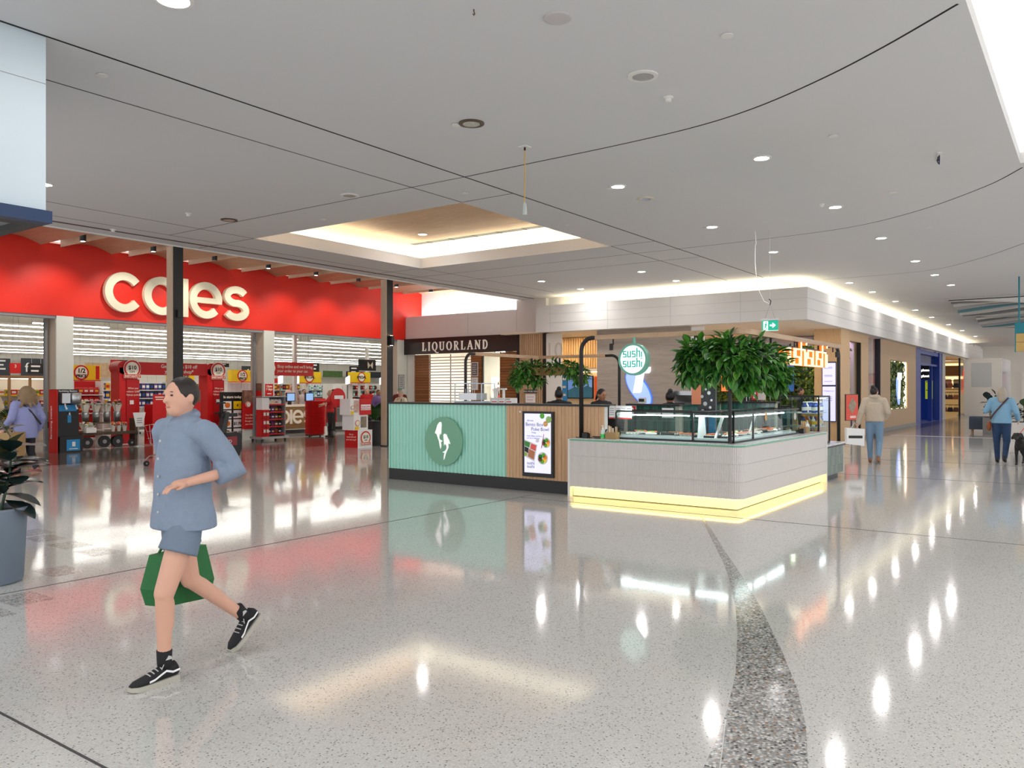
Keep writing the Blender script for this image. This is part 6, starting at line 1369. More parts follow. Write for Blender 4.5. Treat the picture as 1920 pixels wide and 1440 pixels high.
# timber framed produce fridge, left opening
wf = T('produce_cabinet', 'timber framed chilled produce cabinet with stacked goods', 'cabinet', (10.6, 27.2, 0))
OKF = wood('produce_oak', (186, 150, 104), (150, 114, 72), .5)
for x in (0, .6, 1.2, 1.8): box('frame_post', OKF, wf, x, x + .07, 0, .06, 0, 2.0)
box('frame_top', OKF, wf, 0, 1.87, 0, .06, 2.0, 2.08); box('back', CREAM, wf, 0, 1.87, .5, .55, 0, 2.0)
for z in (.4, .75, 1.1, 1.45): box('shelf', PRINTW, wf, .07, 1.8, .07, .5, z, z + .03); box('price_strip', YEL if z in (.75, 1.45) else BST, wf, .07, 1.8, .061, .0695, z - .01, z + .035)
box('cabinet_light', glow('produce_led', (255, 246, 226), 5), wf, .07, 1.8, .1, .14, 1.97, 1.99)
for j, z in enumerate((.431, .781, 1.131, 1.481)): fill(10.75, 27.45, z, 10, .17, 'box', ((8, 4), (3, 2), (4, 8), (2, 3), (0, 4)), (.14, .16, .16), 'small colourful carton in the produce cabinet', 'produce cabinet cartons')
fill(9.0, 27.0, .9, 0, .1, 'box', ((0, 0),), (.1, .1, .1), '', '')
# hanging signs
def hsign(label, x0, x1, y, z0, z1, m, words=(), tm=PRINTW, size=.2, extra=None, zc=5.41):
    t = T('hanging_sign', label, 'sign', (x0, y, z0)); w = x1 - x0; h = z1 - z0; box('panel', m, t, 0, w, 0, .04, 0, h)
    for i, s_ in enumerate(words):
        if s_ in ('fresh', '1', '3', '4', 'the Big', 'Red'): text(s_, size, tm, t, w / 2, h - size * (1.05 + i * 1.1), -.004, bold=size * .01)
        else: box('print_line', tm, t, w * .15, w * (.75 - .1 * (i % 2)), -.004, -.0005, h - size * (.85 + i * 1.1), h - size * (.45 + i * 1.1))
    for x in (w * .2, w * .8): box('wire', LGREY, t, x, x + .008, .01, .018, h, zc - z0)
    return t
NAVY = mat('sign_charcoal', (44, 48, 60), .5, noise=.1)
f_ = hsign('dark wall sign reading fresh at the back left', 20.75, 22.6, 48.8, 2.34, 3.4, NAVY, ('fresh',), PRINTW, .72); text('100%', .3, mat('print_lime', (120, 200, 70), .5, noise=.05), f_, 1.3, .2, -.004)
hsign('plain dark wall sign at the far left back', 19.2, 20.2, 48.8, 2.4, 3.35, NAVY, ('', '', ''), PRINTW, .2)
ch = hsign('brown chocolate picture sign on the back wall', 24.3, 26.5, 48.8, 2.35, 3.25, mat('choc_print', (150, 100, 70), .5, noise=.8, scale=4, col2=(230, 200, 160)))
hsign('dark back wall sign right of the arch', 35.2, 37.2, 48.8, 2.5, 3.3, NAVY, ('fresh',), PRINTW, .6); hsign('dark back wall sign with green panel', 45, 50, 48.8, 2.6, 3.1, NAVY); hsign('green leafy picture panel on the back wall', 42.6, 44.6, 48.8, 2.6, 3.1, mat('green_print', (90, 130, 60), .5, noise=.6, scale=5))
for i, (x0, x1, y, z0, z1, m, w_, l) in enumerate(((13.75, 14.1, 28.5, 1.98, 2.35, BLACK, ('Aisle', 'goods'), 'small black aisle sign beside the left half price topper'), (12.4, 12.75, 30, 2.2, 2.55, RED, ('3',), 'small red aisle number sign in the left opening'), (13.0, 13.5, 30, 2.2, 2.55, BLACK, ('Tea', 'Milk'), 'black aisle sign next to the red number three'), (14.3, 14.6, 27, 2.3, 2.65, RED, ('1',), 'red aisle number sign left of the arch roundel'), (14.61, 15.2, 27, 2.5, 2.65, BLACK, (), 'black aisle sign above the arch'),
        (18.1, 18.3, 27, 2.4, 2.62, RED, (), 'red aisle flag above the arch right end'), (18.31, 18.9, 27, 2.5, 2.64, BLACK, ('Bread',), 'black aisle sign above the right arch pillar'), (16.9, 17.3, 31.5, 2.0, 2.35, BLACK, ('Bags', 'Box'), 'black stacked aisle sign under the arch'), (24.9, 25.2, 30, 2.4, 2.9, RED, ('4',), 'red aisle number four sign over checkouts'), (25.35, 25.95, 30, 2.3, 2.9, BLACK, ('Drinks', 'Soda', 'Juice'), 'tall black aisle sign over the checkouts'), (27.9, 28.5, 30, 2.3, 2.8, BLACK, ('Frozen', 'Soap'), 'black aisle sign near the dark column'), (24.0, 24.7, 31.8, 2.0, 2.25, BLACK, ('Pasta',), 'small black sign behind the lane lights'), (26.4, 27.1, 31.8, 2.05, 2.3, BLACK, ('Snacks',), 'black sign behind the special topper'), (25.3, 26.1, 33.2, 1.96, 2.2, RED, (), 'red shelf header behind the checkouts'), (9.6, 11.6, 29.5, 1.95, 2.4, RED, ('the Big', 'Red'), 'red sale banner in the left opening'))):
    hsign(l, x0, x1, y, z0, z1, m, w_, PRINTW, min(.16, (z1 - z0) * .42))
LN = glow('lane_lamp', (244, 246, 255), 1.4)
for i, (x, y, l) in enumerate(((20.45, 26, 'lit white checkout lane sign left of the service desk'), (21.25, 26, 'lit white checkout lane sign above the pink-shirted worker'), (23.98, 26, 'lit white checkout lane sign beside the special topper'), (26.0, 26, 'lit white checkout lane sign near the dark column'))):
    t = T('lane_light', l, 'lane light', (x, y, 0)); box('lane_pole', GREY, t, .08, .12, .02, .06, 0, 1.84); MB().poly([(0, 1.86), (.2, 1.9), (.2, 2.24), (0, 2.14)], 0, .06).build('lamp_box', LN, t)
mt = T('menu_monitor', 'dark hanging monitor with butterfly shape near the column', 'monitor', (23.2, 24.4, 2.42)); box('panel', BLACK, mt, 0, .95, 0, .06, 0, .45); box('wire', LGREY, mt, .4, .41, .02, .03, .45, 2.99)
for s_ in (-1, 1): MB().poly([(.62, .22), (.62 + s_ * .14, .38), (.62 + s_ * .16, .26), (.62 + s_ * .13, .08)], -.006, -.001).build('wing_shape', CREAM, mt)
# checkouts
for i, (x, y, l) in enumerate(((22.9, 25.4, 'grey checkout counter nearest the red gate'), (24.7, 25.6, 'grey checkout counter behind the sign cubes'))):
    t = T('checkout_counter', l, 'checkout', (x, y, 0)); box('belt_body', LGREY, t, 0, .9, 0, 2.4, .12, .9); box('belt', BLACK, t, .1, .6, -.02, 2.4, .9, .93); box('front_panel', GREY, t, 0, .9, -.03, -.0005, .3, .86); box('plinth', BLACK, t, .03, .87, .03, 2.3, 0, .12); box('till', BLACK, t, .55, .85, .9, 1.2, .931, 1.3)
rg = T('red_barrier', 'red entry barrier beside the staff member', 'barrier', (22.3, 25.3, 0)); box('panel', RED, rg, 0, .5, 0, .06, .3, 1.05); box('post', GREY, rg, 0, .05, .06, .12, 0, 1.1); box('foot', BLACK, rg, 0, .5, -.1, .2, 0, .03)
rp = T('red_banner_stand', 'red pull-up banner stand behind the staff member', 'banner stand', (19.6, 22.9, 0)); box('sheet', RED, rp, 0, .5, 0, .03, .3, 1.32); box('foot', PIER, rp, 0, .5, -.1, .15, 0, .3)

# ================================================================ PEOPLE, DOG, PLANTS
SKIN = mat('skin_fair', (222, 170, 146), .5, noise=.08, scale=14); SKIN2 = mat('skin_tan', (178, 124, 92), .5, noise=.08, scale=14); SKIN3 = mat('skin_brown', (128, 84, 60), .5, noise=.08, scale=14)
HAIRB = mat('hair_dark', (40, 30, 26), .5, noise=.3, scale=60, bump=.4, bscale=90); HAIRK = mat('hair_black', (22, 20, 22), .4, noise=.3, scale=60); HAIRN = mat('hair_blond', (188, 160, 122), .5, noise=.35, scale=50, bump=.4, bscale=90); HAIRG = mat('hair_grey', (186, 174, 156), .5, noise=.25, scale=50, bump=.4, bscale=90); HAIRM = mat('hair_brown', (104, 74, 52), .5, noise=.3, scale=50)
EYE = mat('eye_dark', (30, 24, 22), .2, noise=.1); LIP = mat('lip', (196, 124, 112), .5, noise=.1)
def organic(name, mb, m, parent, vox=.012, it=5, fac=.5):
    o = mb.build(name, m, parent, smooth=True)
    r = o.modifiers.new('remesh', 'REMESH'); r.mode = 'VOXEL'; r.voxel_size = vox; r.use_smooth_shade = True
    s = o.modifiers.new('smooth', 'SMOOTH'); s.factor = fac; s.iterations = it
    return o
V3 = Vector
def person(label, loc, rz, h=1.7, skin=SKIN, top=None, bottom=None, shoes=None, hair=None, style='short', sleeve='long', legs='stand', arms=None, g=1.0, vox=.016, head=(0, 0), blen='long', hem=.86, topg=.018, face=True, lower=True, toplong=0, lean=0, nose=True, custom=None, name='person', shoesobj=True, boxy=None):
    """standing figure, faces local -Y, feet at z 0; lengths for a 1.70 m body scaled to h"""
    t = T(name, label, 'person', loc, rz); t.scale = (h / 1.7,) * 3
    LG = {'stand': [((.095, 0, .9), (.1, -.015, .49), (.1, .02, .085)), ((-.095, 0, .9), (-.1, -.015, .49), (-.1, .02, .085))],
          'walk': [((.09, 0, .9), (.1, -.17, .51), (.085, -.26, .1)), ((-.09, 0, .9), (-.1, .05, .48), (-.085, .33, .16))],
          'walk2': [((.09, 0, .9), (.1, -.06, .49), (.09, -.1, .085)), ((-.09, 0, .9), (-.1, -.0, .48), (-.085, .22, .13))],
          'cross': [((.09, 0, .9), (.08, -.02, .49), (-.03, -.02, .085)), ((-.09, 0, .9), (-.08, .02, .49), (.03, .06, .085))]}
    lg = LG[legs] if isinstance(legs, str) else legs
    A0 = [((.185, 0, 1.4), (.245, .03, 1.13), (.25, -.06, .9)), ((-.185, 0, 1.4), (-.245, .03, 1.13), (-.25, -.06, .9))]
    ar_ = [A0[i] if (arms is None or arms[i] is None) else arms[i] for i in (0, 1)]
    yaw, pit = head; hr = Matrix.Rotation(yaw, 3, 'Z') @ Matrix.Rotation(pit, 3, 'X'); hc = V3((0, -.015 - lean, 1.585)); nb_ = V3((0, .012 - lean * .7, 1.46))
    H_ = lambda x, y, z: hc + hr @ V3((x, y, z))
    def torso(b, e, low=True):
        if low: b.ell((0, 0, .95), ((.155 + e) * g, (.112 + e) * g, .13 + e)); b.ell((0, -.005 - lean * .2, 1.1), ((.135 + e) * g, (.098 + e) * g, .16 + e)); b.ell((0, -.005 - lean * .5, 1.27), ((.16 + e) * g, (.108 + e) * g, .17 + e))
        b.caps((ar_[0][0][0] * .9, -lean * .6 + ar_[0][0][1], ar_[0][0][2] - .01), (ar_[1][0][0] * .9, -lean * .6 + ar_[1][0][1], ar_[1][0][2] - .01), .062 + e * .7, .062 + e * .7)
        b.caps((ar_[0][0][0] * .5, -lean * .6, 1.41), (ar_[1][0][0] * .5, -lean * .6, 1.41), .066 + e * .7, .066 + e * .7)
    def leg(b, e, i, full=True):
        hp_, kn, an = [V3(q) for q in lg[i]]
        b.caps(hp_, kn, (.088 + e) * (g * .5 + .5), .06 + e)
        if full: b.caps(kn, an, .055 + e, .038 + e); b.caps(kn.lerp(an, .15) + V3((0, .012, 0)), kn.lerp(an, .45) + V3((0, .012, 0)), .05 + e, .046 + e)
    def arm(b, e, i, k0=True, k1=True, cut=1.0):
        s_, el, wr_ = [V3(q) for q in ar_[i]]; s_ = s_ + V3((0, -lean * .6, 0))
        b.caps(s_, el if cut >= 1 else s_.lerp(el, cut), .052 + e, (.04 if cut >= 1 else .044) + e)
        if k1: b.caps(el, wr_, .04 + e, .029 + e)
    body = MB(); torso(body, -.006); body.caps(nb_, hc + V3((0, .01, -.04)), .05, .047)
    body.ell(hc, (.074, .092, .108), 14, hr); body.ell(H_(0, -.028, -.06), (.052, .058, .055), 10, hr)
    if nose: body.caps(H_(0, -.088, .01), H_(0, -.104, -.022), .009, .013); body.ell(H_(0, -.082, .03), (.045, .015, .012), 8, hr)
    for s_ in (1, -1): body.ell(H_(s_ * .076, .01, -.005), (.012, .022, .032), 8, hr)
    for i in (0, 1):
        if lower: leg(body, -.004, i)
        arm(body, -.003, i)
        wr_ = V3(ar_[i][2]); el = V3(ar_[i][1]); d = (wr_ - el).normalized(); sx_ = d.cross(V3((0, 1, 0)) if abs(d.y) < .8 else V3((0, 0, 1))).normalized(); sy = d.cross(sx_)
        if abs(d.y) < .8: sx_, sy = sy, sx_
        pm = wr_ + d * .05; body.caps(wr_, pm + d * .02, .026, .03); body.caps(pm - sx_ * .018, pm + sx_ * .018, .022, .022)
        for q in range(4):
            a0 = pm + d * .035 + sx_ * (-.03 + q * .02); ln = (.062, .072, .068, .052)[q]; a1 = a0 + d * ln * .55 + sy * .004; a2 = a1 + d * ln * .35 + sy * .022
            body.caps(a0, a1, .0095, .009); body.caps(a1, a2, .009, .0075)
        th = pm - sx_ * .03 - d * .015; body.caps(th, th - sx_ * .025 + d * .03 + sy * .01, .012, .01); body.caps(th - sx_ * .025 + d * .03 + sy * .01, th - sx_ * .03 + d * .058 + sy * .014, .01, .008)
        if lower and shoesobj:
            an = V3(lg[i][2]); ft = math.atan2(max(an.z - .085, 0), .18); body.caps(an + V3((0, .03, -.04)), an + V3((0, -.13 * math.cos(ft), -.05 - .13 * math.sin(ft))), .035, .03)
    bo = organic('body', body, skin, t, vox * .75)
    if top:
        b = MB(); torso(b, topg, boxy is None)
        if custom: custom(b)
        if boxy:
            hz, bx_, by_ = boxy; n_ = 20
            rg_ = lambda z, a_, c_: [(a_ * math.cos(2 * PI * k / n_), c_ * math.sin(2 * PI * k / n_) + .005, z) for k in range(n_)]
            b.loft([rg_(hz, bx_, by_), rg_(hz + .12, bx_ * .98, by_ * .98), rg_(1.2, bx_ * .94, by_ * .92), rg_(1.34, bx_ * .86, by_ * .75)])
        if toplong: b.ell((0, 0, .93 - toplong / 2), ((.165 + topg) * g, (.125 + topg) * g, .12 + toplong / 2))
        b.caps((0, .015 - lean * .7, 1.4), (0, .012 - lean * .7, 1.47), .075, .06)
        for i in (0, 1): arm(b, topg, i, True, sleeve in ('long', 'three'), 1.0 if sleeve in ('long', 'three') else .62)
        organic('top', b, top, t, vox)
    if bottom and lower:
        b = MB(); b.ell((0, 0, .93), (.165 * g, .122 * g, .12))
        for i in (0, 1):
            if blen == 'long': leg(b, .016, i)
            else:
                hp_, kn = V3(lg[i][0]), V3(lg[i][1]); b.caps(hp_, hp_.lerp(kn, .14), .118 * g, .112)
        organic('trousers' if blen == 'long' else 'shorts', b, bottom, t, vox)
    if shoes and lower and shoesobj:
        for i in (0, 1):
            b = MB(); an = V3(lg[i][2]); ft = math.atan2(max(an.z - .085, 0), .18); b.caps(an + V3((0, .035, -.035)), an + V3((0, -.14 * math.cos(ft), -.05 - .14 * math.sin(ft))), .045, .036); b.caps(an + V3((0, .02, -.045)), an + V3((0, .01, .02)), .045, .045)
            organic('shoe', b, shoes, t, vox)
    if hair:
        b = MB(); b.ell(H_(0, .018, .022), (.083, .096, .1), 12, hr)
        if style in ('long', 'mid'):
            b.ell(H_(0, .05, -.06), (.098, .07, .13), 12, hr)
            if style == 'long': b.ell(H_(0, .065, -.15), (.1, .06, .12), 12, hr)
            for s_ in (1, -1): b.ell(H_(s_ * .075, .015, -.06), (.03, .05, .1), 8, hr)
        if style == 'bun': b.ell(H_(0, .06, .12), (.048, .048, .045), 10, hr)
        if style == 'pony': b.caps(H_(0, .1, .03), H_(0, .15, -.12), .04, .02)
        organic('hair', b, hair, t, vox * .8)
    if face:
        for s_ in (1, -1): MB().ell(H_(s_ * .03, -.082, .012), (.0095, .007, .0055), 8, hr).build('eye', EYE, t, smooth=True); MB().ell(H_(s_ * .031, -.085, .032), (.016, .006, .0028), 6, hr).build('eyebrow', hair or HAIRB, t)
        MB().ell(H_(0, -.085, -.055), (.019, .007, .005), 8, hr).build('mouth', LIP, t, smooth=True)
    return t

# ---- man walking across the foreground
DEN = mat('denim_grey_blue', (134, 150, 172), .7, noise=.15, scale=30, bump=.3); DEN2 = mat('shorts_grey_blue', (116, 132, 152), .7, noise=.15, scale=30, bump=.3)
man_legs = [((.09, -.02, .9), (.09, -.17, .50), (.075, -.16, .10)), ((-.09, .01, .9), (-.1, .11, .50), (-.08, .47, .20))]
man_arms = [((.19, .01, 1.4), (.27, .16, 1.17), (.22, -.1, 1.12)), ((-.19, .0, 1.4), (-.28, .10, 1.14), (-.27, .12, .88))]
def man_shirt(b):
    n = 20
    def rg(z, rx, ry, y0): return [(rx * math.cos(2 * PI * k / n) * (1 + .02 * math.sin(5 * k)), y0 + ry * math.sin(2 * PI * k / n), z) for k in range(n)]
    b.loft([rg(.835, .218, .166, .005), rg(.9, .212, .162, .005), rg(1.0, .18, .15, .0), rg(1.2, .18, .14, .0), rg(1.34, .16, .11, 0)])
    for i in (0, 1):
        s_, el, wr_ = [V3(q) for q in man_arms[i]]; m_ = el.lerp(wr_, .42)
        b.tube([s_, s_.lerp(el, .6), el, m_], [.075, .072, .07, .068], 14)
    b.tube([(-.07, -.03, 1.45), (0, -.075, 1.43), (.07, -.03, 1.45), (.07, .05, 1.49), (0, .075, 1.5), (-.07, .05, 1.49), (-.07, -.03, 1.45)], .022, 8)
man = person('young man in grey-blue shirt and shorts walking past with a green bag', (2.72, 4.33, 0), FACE_U, 1.72, SKIN, DEN, None, None, HAIRB, 'short', 'short', man_legs, man_arms, 1.0, .010, (.1, .0), topg=.012, custom=man_shirt, shoesobj=False)
b = MB(); b.ell((0, 0, .9), (.16, .13, .09))
for hp_, kn, an in man_legs:
    h0 = V3(hp_); d_ = (V3(kn) - h0).normalized(); b.tube([h0 + V3((0, 0, .03)), h0 + d_ * .1, h0 + d_ * .2], [.085, .1, .11], 18)
organic('shorts', b, DEN2, man, .010, 3)
b = MB()
for k in range(4): b.cyl((0, 0, 0), .001, .001, 5)
for k, z in enumerate((1.34, 1.24, 1.14, 1.04, .94)): MB().ell((.0, -.153 + (.012 if z > 1.3 else 0), z), (.008, .006, .008), 6).build('button', LGREY, man)
SOCK = mat('sock_black', (26, 26, 30), .8, noise=.1); SOLE = mat('sole_grey', (188, 184, 172), .7, noise=.12, scale=30); CANV = mat('canvas_black', (30, 30, 34), .8, noise=.2, scale=60); LACE = mat('lace_grey', (190, 188, 184), .7, noise=.1)
def skate_shoe(parent, an, pitch, side):
    """low skate shoe with pale side stripe; origin at the ankle, toe towards -Y"""
    sh_ = link('shoe', None, parent, an); sh_.rotation_euler = (pitch, 0, 0)
    def ring(y, w, z0, z1, n=12): return [(w * math.cos(2 * PI * k / n), y, (z0 + z1) / 2 + (z1 - z0) / 2 * math.sin(2 * PI * k / n)) for k in range(n)]
    def srow(y, w, z0, z1): return [(-w, y, z0), (w, y, z0), (w, y, z1), (-w, y, z1)]
    zs = -.1
    so = MB().loft([srow(.085, .02, zs + .004, zs + .03), srow(.075, .036, zs, zs + .032), srow(.0, .037, zs, zs + .03), srow(-.1, .046, zs, zs + .028), srow(-.17, .044, zs + .002, zs + .028), srow(-.205, .022, zs + .008, zs + .03)]).build('sole', SOLE, sh_)
    MB().loft([ring(.08, .02, zs + .03, zs + .08), ring(.06, .035, zs + .02, zs + .11), ring(.01, .036, zs + .02, zs + .105), ring(-.05, .039, zs + .018, zs + .09), ring(-.11, .043, zs + .018, zs + .068), ring(-.165, .038, zs + .018, zs + .055), ring(-.198, .014, zs + .024, zs + .04)]).build('upper', CANV, sh_, smooth=True)
    for s_ in (1, -1):
        P_ = [(.07, zs + .065), (.03, zs + .06), (-.01, zs + .075), (-.04, zs + .062), (-.08, zs + .045), (-.11, zs + .04)]
        b = MB(); rings = []
        for i, (y, z) in enumerate(P_):
            x = s_ * (.0395 + (.003 if y < -.05 else 0)); rings.append([(x, y, z - .006), (x + s_ * .002, y, z), (x, y, z + .006), (x - s_ * .006, y, z)])
        b.loft(rings).build('side_stripe', PRINTW, sh_)
    for i in range(4): y = -.03 - i * .022; MB().tube([(-.026, y, zs + .09 - i * .008), (0, y - .004, zs + .101 - i * .009), (.026, y, zs + .09 - i * .008)], .0035, 6).build('lace', LACE, sh_)
    MB().tube([(0, -.03, zs + .103), (.03, -.02, zs + .112), (.04, -.04, zs + .09)], .003, 6).build('lace', LACE, sh_)
    MB().lathe([(.036, -.02), (.04, .02), (.042, .08), (.038, .085)], 14).build('sock', SOCK, sh_, smooth=True)
    MB().poly([(-.018, .035), (.022, .035), (.018, .05), (.0, .058), (-.008, .046)], -.0, .001).build('sock_mark', LGREY, sh_, (side * .0425, -.0, .0), PI / 2 * side)
skate_shoe(man, (.075, -.16, .10), 0, 1); skate_shoe(man, (-.08, .47, .20), math.radians(40), 1)
gbg = T('shopping_bag', 'dark green shopping bag hanging from the walking man hand', 'bag', (2.86, 4.60, 0), .3)
GBM = mat('bag_green', (26, 112, 52), .6, noise=.3, scale=8, bump=.2)
MB().loft([[(-.2, -.07, .36), (.2, -.07, .32), (.2, .07, .32), (-.2, .07, .36)], [(-.22, -.09, .46), (.22, -.09, .44), (.22, .09, .44), (-.22, .09, .46)], [(-.19, -.05, .66), (.19, -.05, .66), (.19, .05, .66), (-.19, .05, .66)]]).build('bag_body', GBM, gbg)
for y in (-.04, .04): MB().tube([(-.12, y, .66), (-.03, y * .5, .8), (.03, y * .5, .8), (.12, y, .66)], .008, 6).build('handle', GBM, gbg)
# phone in his near hand
# ---- woman in lavender by the supermarket
LAV = mat('lavender_linen', (150, 156, 206), .8, noise=.1, scale=20, bump=.3); DKN = mat('trouser_dark', (30, 30, 38), .7, noise=.1); SHO = mat('shoe_tan', (176, 130, 110), .6, noise=.1)
lav = person('woman in loose lavender shirt with fluffy blonde hair walking away', (7.05, 16.4, 0), math.radians(190), 1.68, SKIN, LAV, DKN, SHO, HAIRN, 'mid', 'three', 'walk2', [((.2, 0, 1.38), (.3, .04, 1.12), (.3, -.16, .95)), ((-.2, 0, 1.38), (-.3, .06, 1.12), (-.31, -.08, .9))], 1.0, .016, topg=.03, boxy=(.74, .225, .18), face=False)
MB().tube([(.16, .03, 1.47), (0, .155, 1.25), (-.2, .16, 1.0)], .018, 8).build('bag_strap', mat('strap_dark', (48, 36, 32), .6, noise=.1), lav)
b = MB(); b.ell((0, .04, 1.63), (.115, .125, .11)); b.ell((0, .07, 1.5), (.16, .11, .14)); r_ = random.Random(2)
for i in range(26): a = r_.uniform(0, 2 * PI); z = r_.uniform(1.4, 1.66); b.caps((.1 * math.cos(a), .05 + .09 * math.sin(a), z), (.17 * math.cos(a), .06 + .14 * math.sin(a), z - .08), .035, .018)
organic('fluffy_hair', b, mat('hair_sandy', (158, 130, 98), .7, noise=.4, scale=30, bump=.8, bscale=60), lav, .016, 2)
pbg = T('paper_bag', 'brown paper bag carried by the lavender shirted woman', 'bag', (6.72, 16.15, 0), .5); MB().loft([[(-.2, -.1, .42), (.2, -.1, .42), (.2, .1, .42), (-.2, .1, .42)], [(-.21, -.1, .86), (.21, -.1, .86), (.21, .1, .86), (-.21, .1, .86)]], True, True).build('bag_body', KRAFT, pbg); MB().tube([(-.08, 0, .86), (0, 0, .92), (.08, 0, .86)], .006, 6).build('handle', KRAFT, pbg)
# ---- fluffy jacket woman
FUR = mat('faux_fur', (206, 190, 170), .95, noise=.25, scale=25, bump=1.0, bscale=45); JEAN = mat('jeans_light', (120, 150, 178), .75, noise=.12, scale=18); BOOT = mat('boot_tan', (146, 104, 74), .6, noise=.15)
flw = person('woman in cream fluffy jacket and light jeans walking away', (19.5, 4.03, 0), math.radians(100), 1.70, SKIN, FUR, JEAN, BOOT, HAIRB, 'bun', 'long', 'walk2', [((.19, 0, 1.39), (.27, .06, 1.14), (.33, .05, .9)), ((-.19, 0, 1.39), (-.27, .04, 1.14), (-.2, -.12, 1.0))], 1.0, .014, (-.5, 0), topg=.03, boxy=(.93, .2, .16), face=False)
MB().lathe([(.08, 1.43), (.115, 1.46), (.12, 1.5), (.095, 1.53), (.08, 1.5)], 18).build('collar', FUR, flw, smooth=True)
wbg = T('carrier_bag', 'white paper carrier bag with black band held by jacketed woman', 'bag', (19.36, 4.42, 0), math.radians(-60)); MB().loft([[(-.19, -.07, .42), (.19, -.07, .38), (.19, .07, .38), (-.19, .07, .42)], [(-.2, -.07, .78), (.2, -.07, .76), (.2, .07, .76), (-.2, .07, .78)]]).build('bag_body', PRINTW, wbg); box('bag_band', BLACK, wbg, -.15, .15, -.074, -.071, .55, .61); MB().tube([(-.08, 0, .77), (0, 0, .9), (.08, 0, .77)], .006, 6).build('handle', CREAM, wbg)
# ---- blue fleece woman with assistance dog
FLE = mat('fleece_blue', (136, 182, 212), .95, noise=.15, scale=20, bump=.6, bscale=50); JE2 = mat('jeans_dark', (38, 66, 104), .75, noise=.15, scale=18)
bfw = person('woman in pale blue fleece and dark jeans with cross-body strap', (21.18, 1.72, 0), math.radians(88), 1.70, SKIN, FLE, JE2, BLACK, HAIRG, 'long', 'long', 'walk2', [((.19, 0, 1.39), (.3, .02, 1.16), (.22, -.2, 1.3)), ((-.19, 0, 1.39), (-.29, .04, 1.14), (-.3, -.12, .98))], 1.04, .014, (.4, 0), topg=.025, boxy=(.89, .205, .165), face=False)
MB().tube([(-.14, .06, 1.46), (0, .165, 1.28), (.12, .17, 1.12), (.2, .14, .98)], .016, 8).build('bag_strap', mat('strap_maroon', (80, 40, 40), .6, noise=.1), bfw); MB().ell((.24, .02, .82), (.05, .1, .11), 10).build('small_bag', mat('bag_rust', (160, 84, 50), .6, noise=.2), bfw, smooth=True)
DOGB = mat('dog_black', (26, 24, 24), .6, noise=.3, scale=40); DVEST = mat('dog_vest', (110, 160, 150), .8, noise=.1); 
dg = T('assistance_dog', 'black dog in a teal vest standing beside the fleece woman', 'dog', (20.85, 1.28, 0), math.radians(-100))
b = MB()   # dog faces local -Y
b.ell((0, -.16, .47), (.125, .18, .15)); b.ell((0, .08, .48), (.105, .22, .12)); b.ell((0, .26, .48), (.11, .13, .125)); b.caps((0, -.26, .53), (0, -.42, .62), .085, .07); b.ell((0, -.47, .65), (.075, .09, .075)); b.caps((0, -.52, .635), (0, -.62, .6), .045, .032)
for s_ in (1, -1):
    b.caps((s_ * .08, -.2, .42), (s_ * .085, -.21, .22), .05, .032); b.caps((s_ * .085, -.21, .22), (s_ * .085, -.19, .04), .03, .024); b.caps((s_ * .085, -.19, .03), (s_ * .085, -.24, .025), .028, .024)
    b.caps((s_ * .08, .3, .44), (s_ * .09, .24, .28), .075, .045); b.caps((s_ * .09, .24, .28), (s_ * .09, .38, .17), .04, .026); b.caps((s_ * .09, .38, .17), (s_ * .09, .35, .04), .024, .022); b.caps((s_ * .09, .35, .03), (s_ * .09, .29, .025), .028, .024)
    b.caps((s_ * .065, -.44, .7), (s_ * .1, -.46, .6), .022, .03)
b.caps((0, .38, .52), (0, .55, .36), .03, .014)
organic('body', b, DOGB, dg, .013)
b = MB(); b.ell((0, -.08, .485), (.137, .15, .16)); b.ell((0, .1, .495), (.125, .15, .14)); organic('vest', b, DVEST, dg, .014)
box('vest_patch', PRINTW, dg, .128, .136, -.02, .06, .5, .58)
for s_ in (1, -1): MB().ell((s_ * .04, -.535, .675), (.01, .01, .01), 6).build('eye', EYE, dg)
MB().ell((0, -.65, .605), (.018, .014, .014), 6).build('nose', BLACK, dg); MB().tube([(0, -.36, .68), (.1, -.1, .9), (.2, .2, 1.05)], .008, 6).build('lead', RED, dg)
# ---- kiosk staff and shoppers (upper bodies show above counters)
TEE = mat('tee_black', (30, 30, 34), .8, noise=.1); CRM = mat('jumper_cream', (226, 208, 176), .85, noise=.1, scale=20); TANP = mat('trouser_tan', (170, 132, 80), .8, noise=.1); REDT = mat('staff_red', (200, 28, 32), .8, noise=.1); PINK = mat('shirt_pink', (232, 200, 192), .8, noise=.1); PLAID = mat('shirt_plaid', (130, 50, 46), .8, noise=.6, scale=20); CAPG = mat('cap_green', (110, 160, 140), .8, noise=.1); PURP = mat('shirt_purple', (120, 96, 150), .8, noise=.1); CRB = mat('blouse_cream', (236, 228, 200), .8, noise=.1)
CAMF = VIEW - PI / 2   # rotation that makes a figure face the camera (local -Y towards it)
person('kiosk worker with black hair seen from behind at mint counter', (12.5, 7.95, 0), CAMF + PI, 1.66, SKIN2, TEE, DKN, BLACK, HAIRK, 'bun', 'short', face=False, vox=.018)
person('kiosk worker with dark hair facing out behind the black post', (13.0, 7.35, 0), CAMF + .6, 1.66, SKIN2, TEE, DKN, BLACK, HAIRK, 'pony', 'short', head=(0, .2), vox=.018)
person('kiosk worker with hair tied up behind the green tiled screen', (12.8, 5.9, 0), CAMF + PI, 1.62, SKIN2, TEE, DKN, BLACK, HAIRK, 'bun', 'short', face=False, vox=.018)
ts_ = person('bearded man in black shirt with pale lanyard in corner store', (22.5, 7.95, 0), CAMF - .6, 1.68, SKIN3, TEE, DKN, BLACK, HAIRK, 'short', 'short', vox=.018)
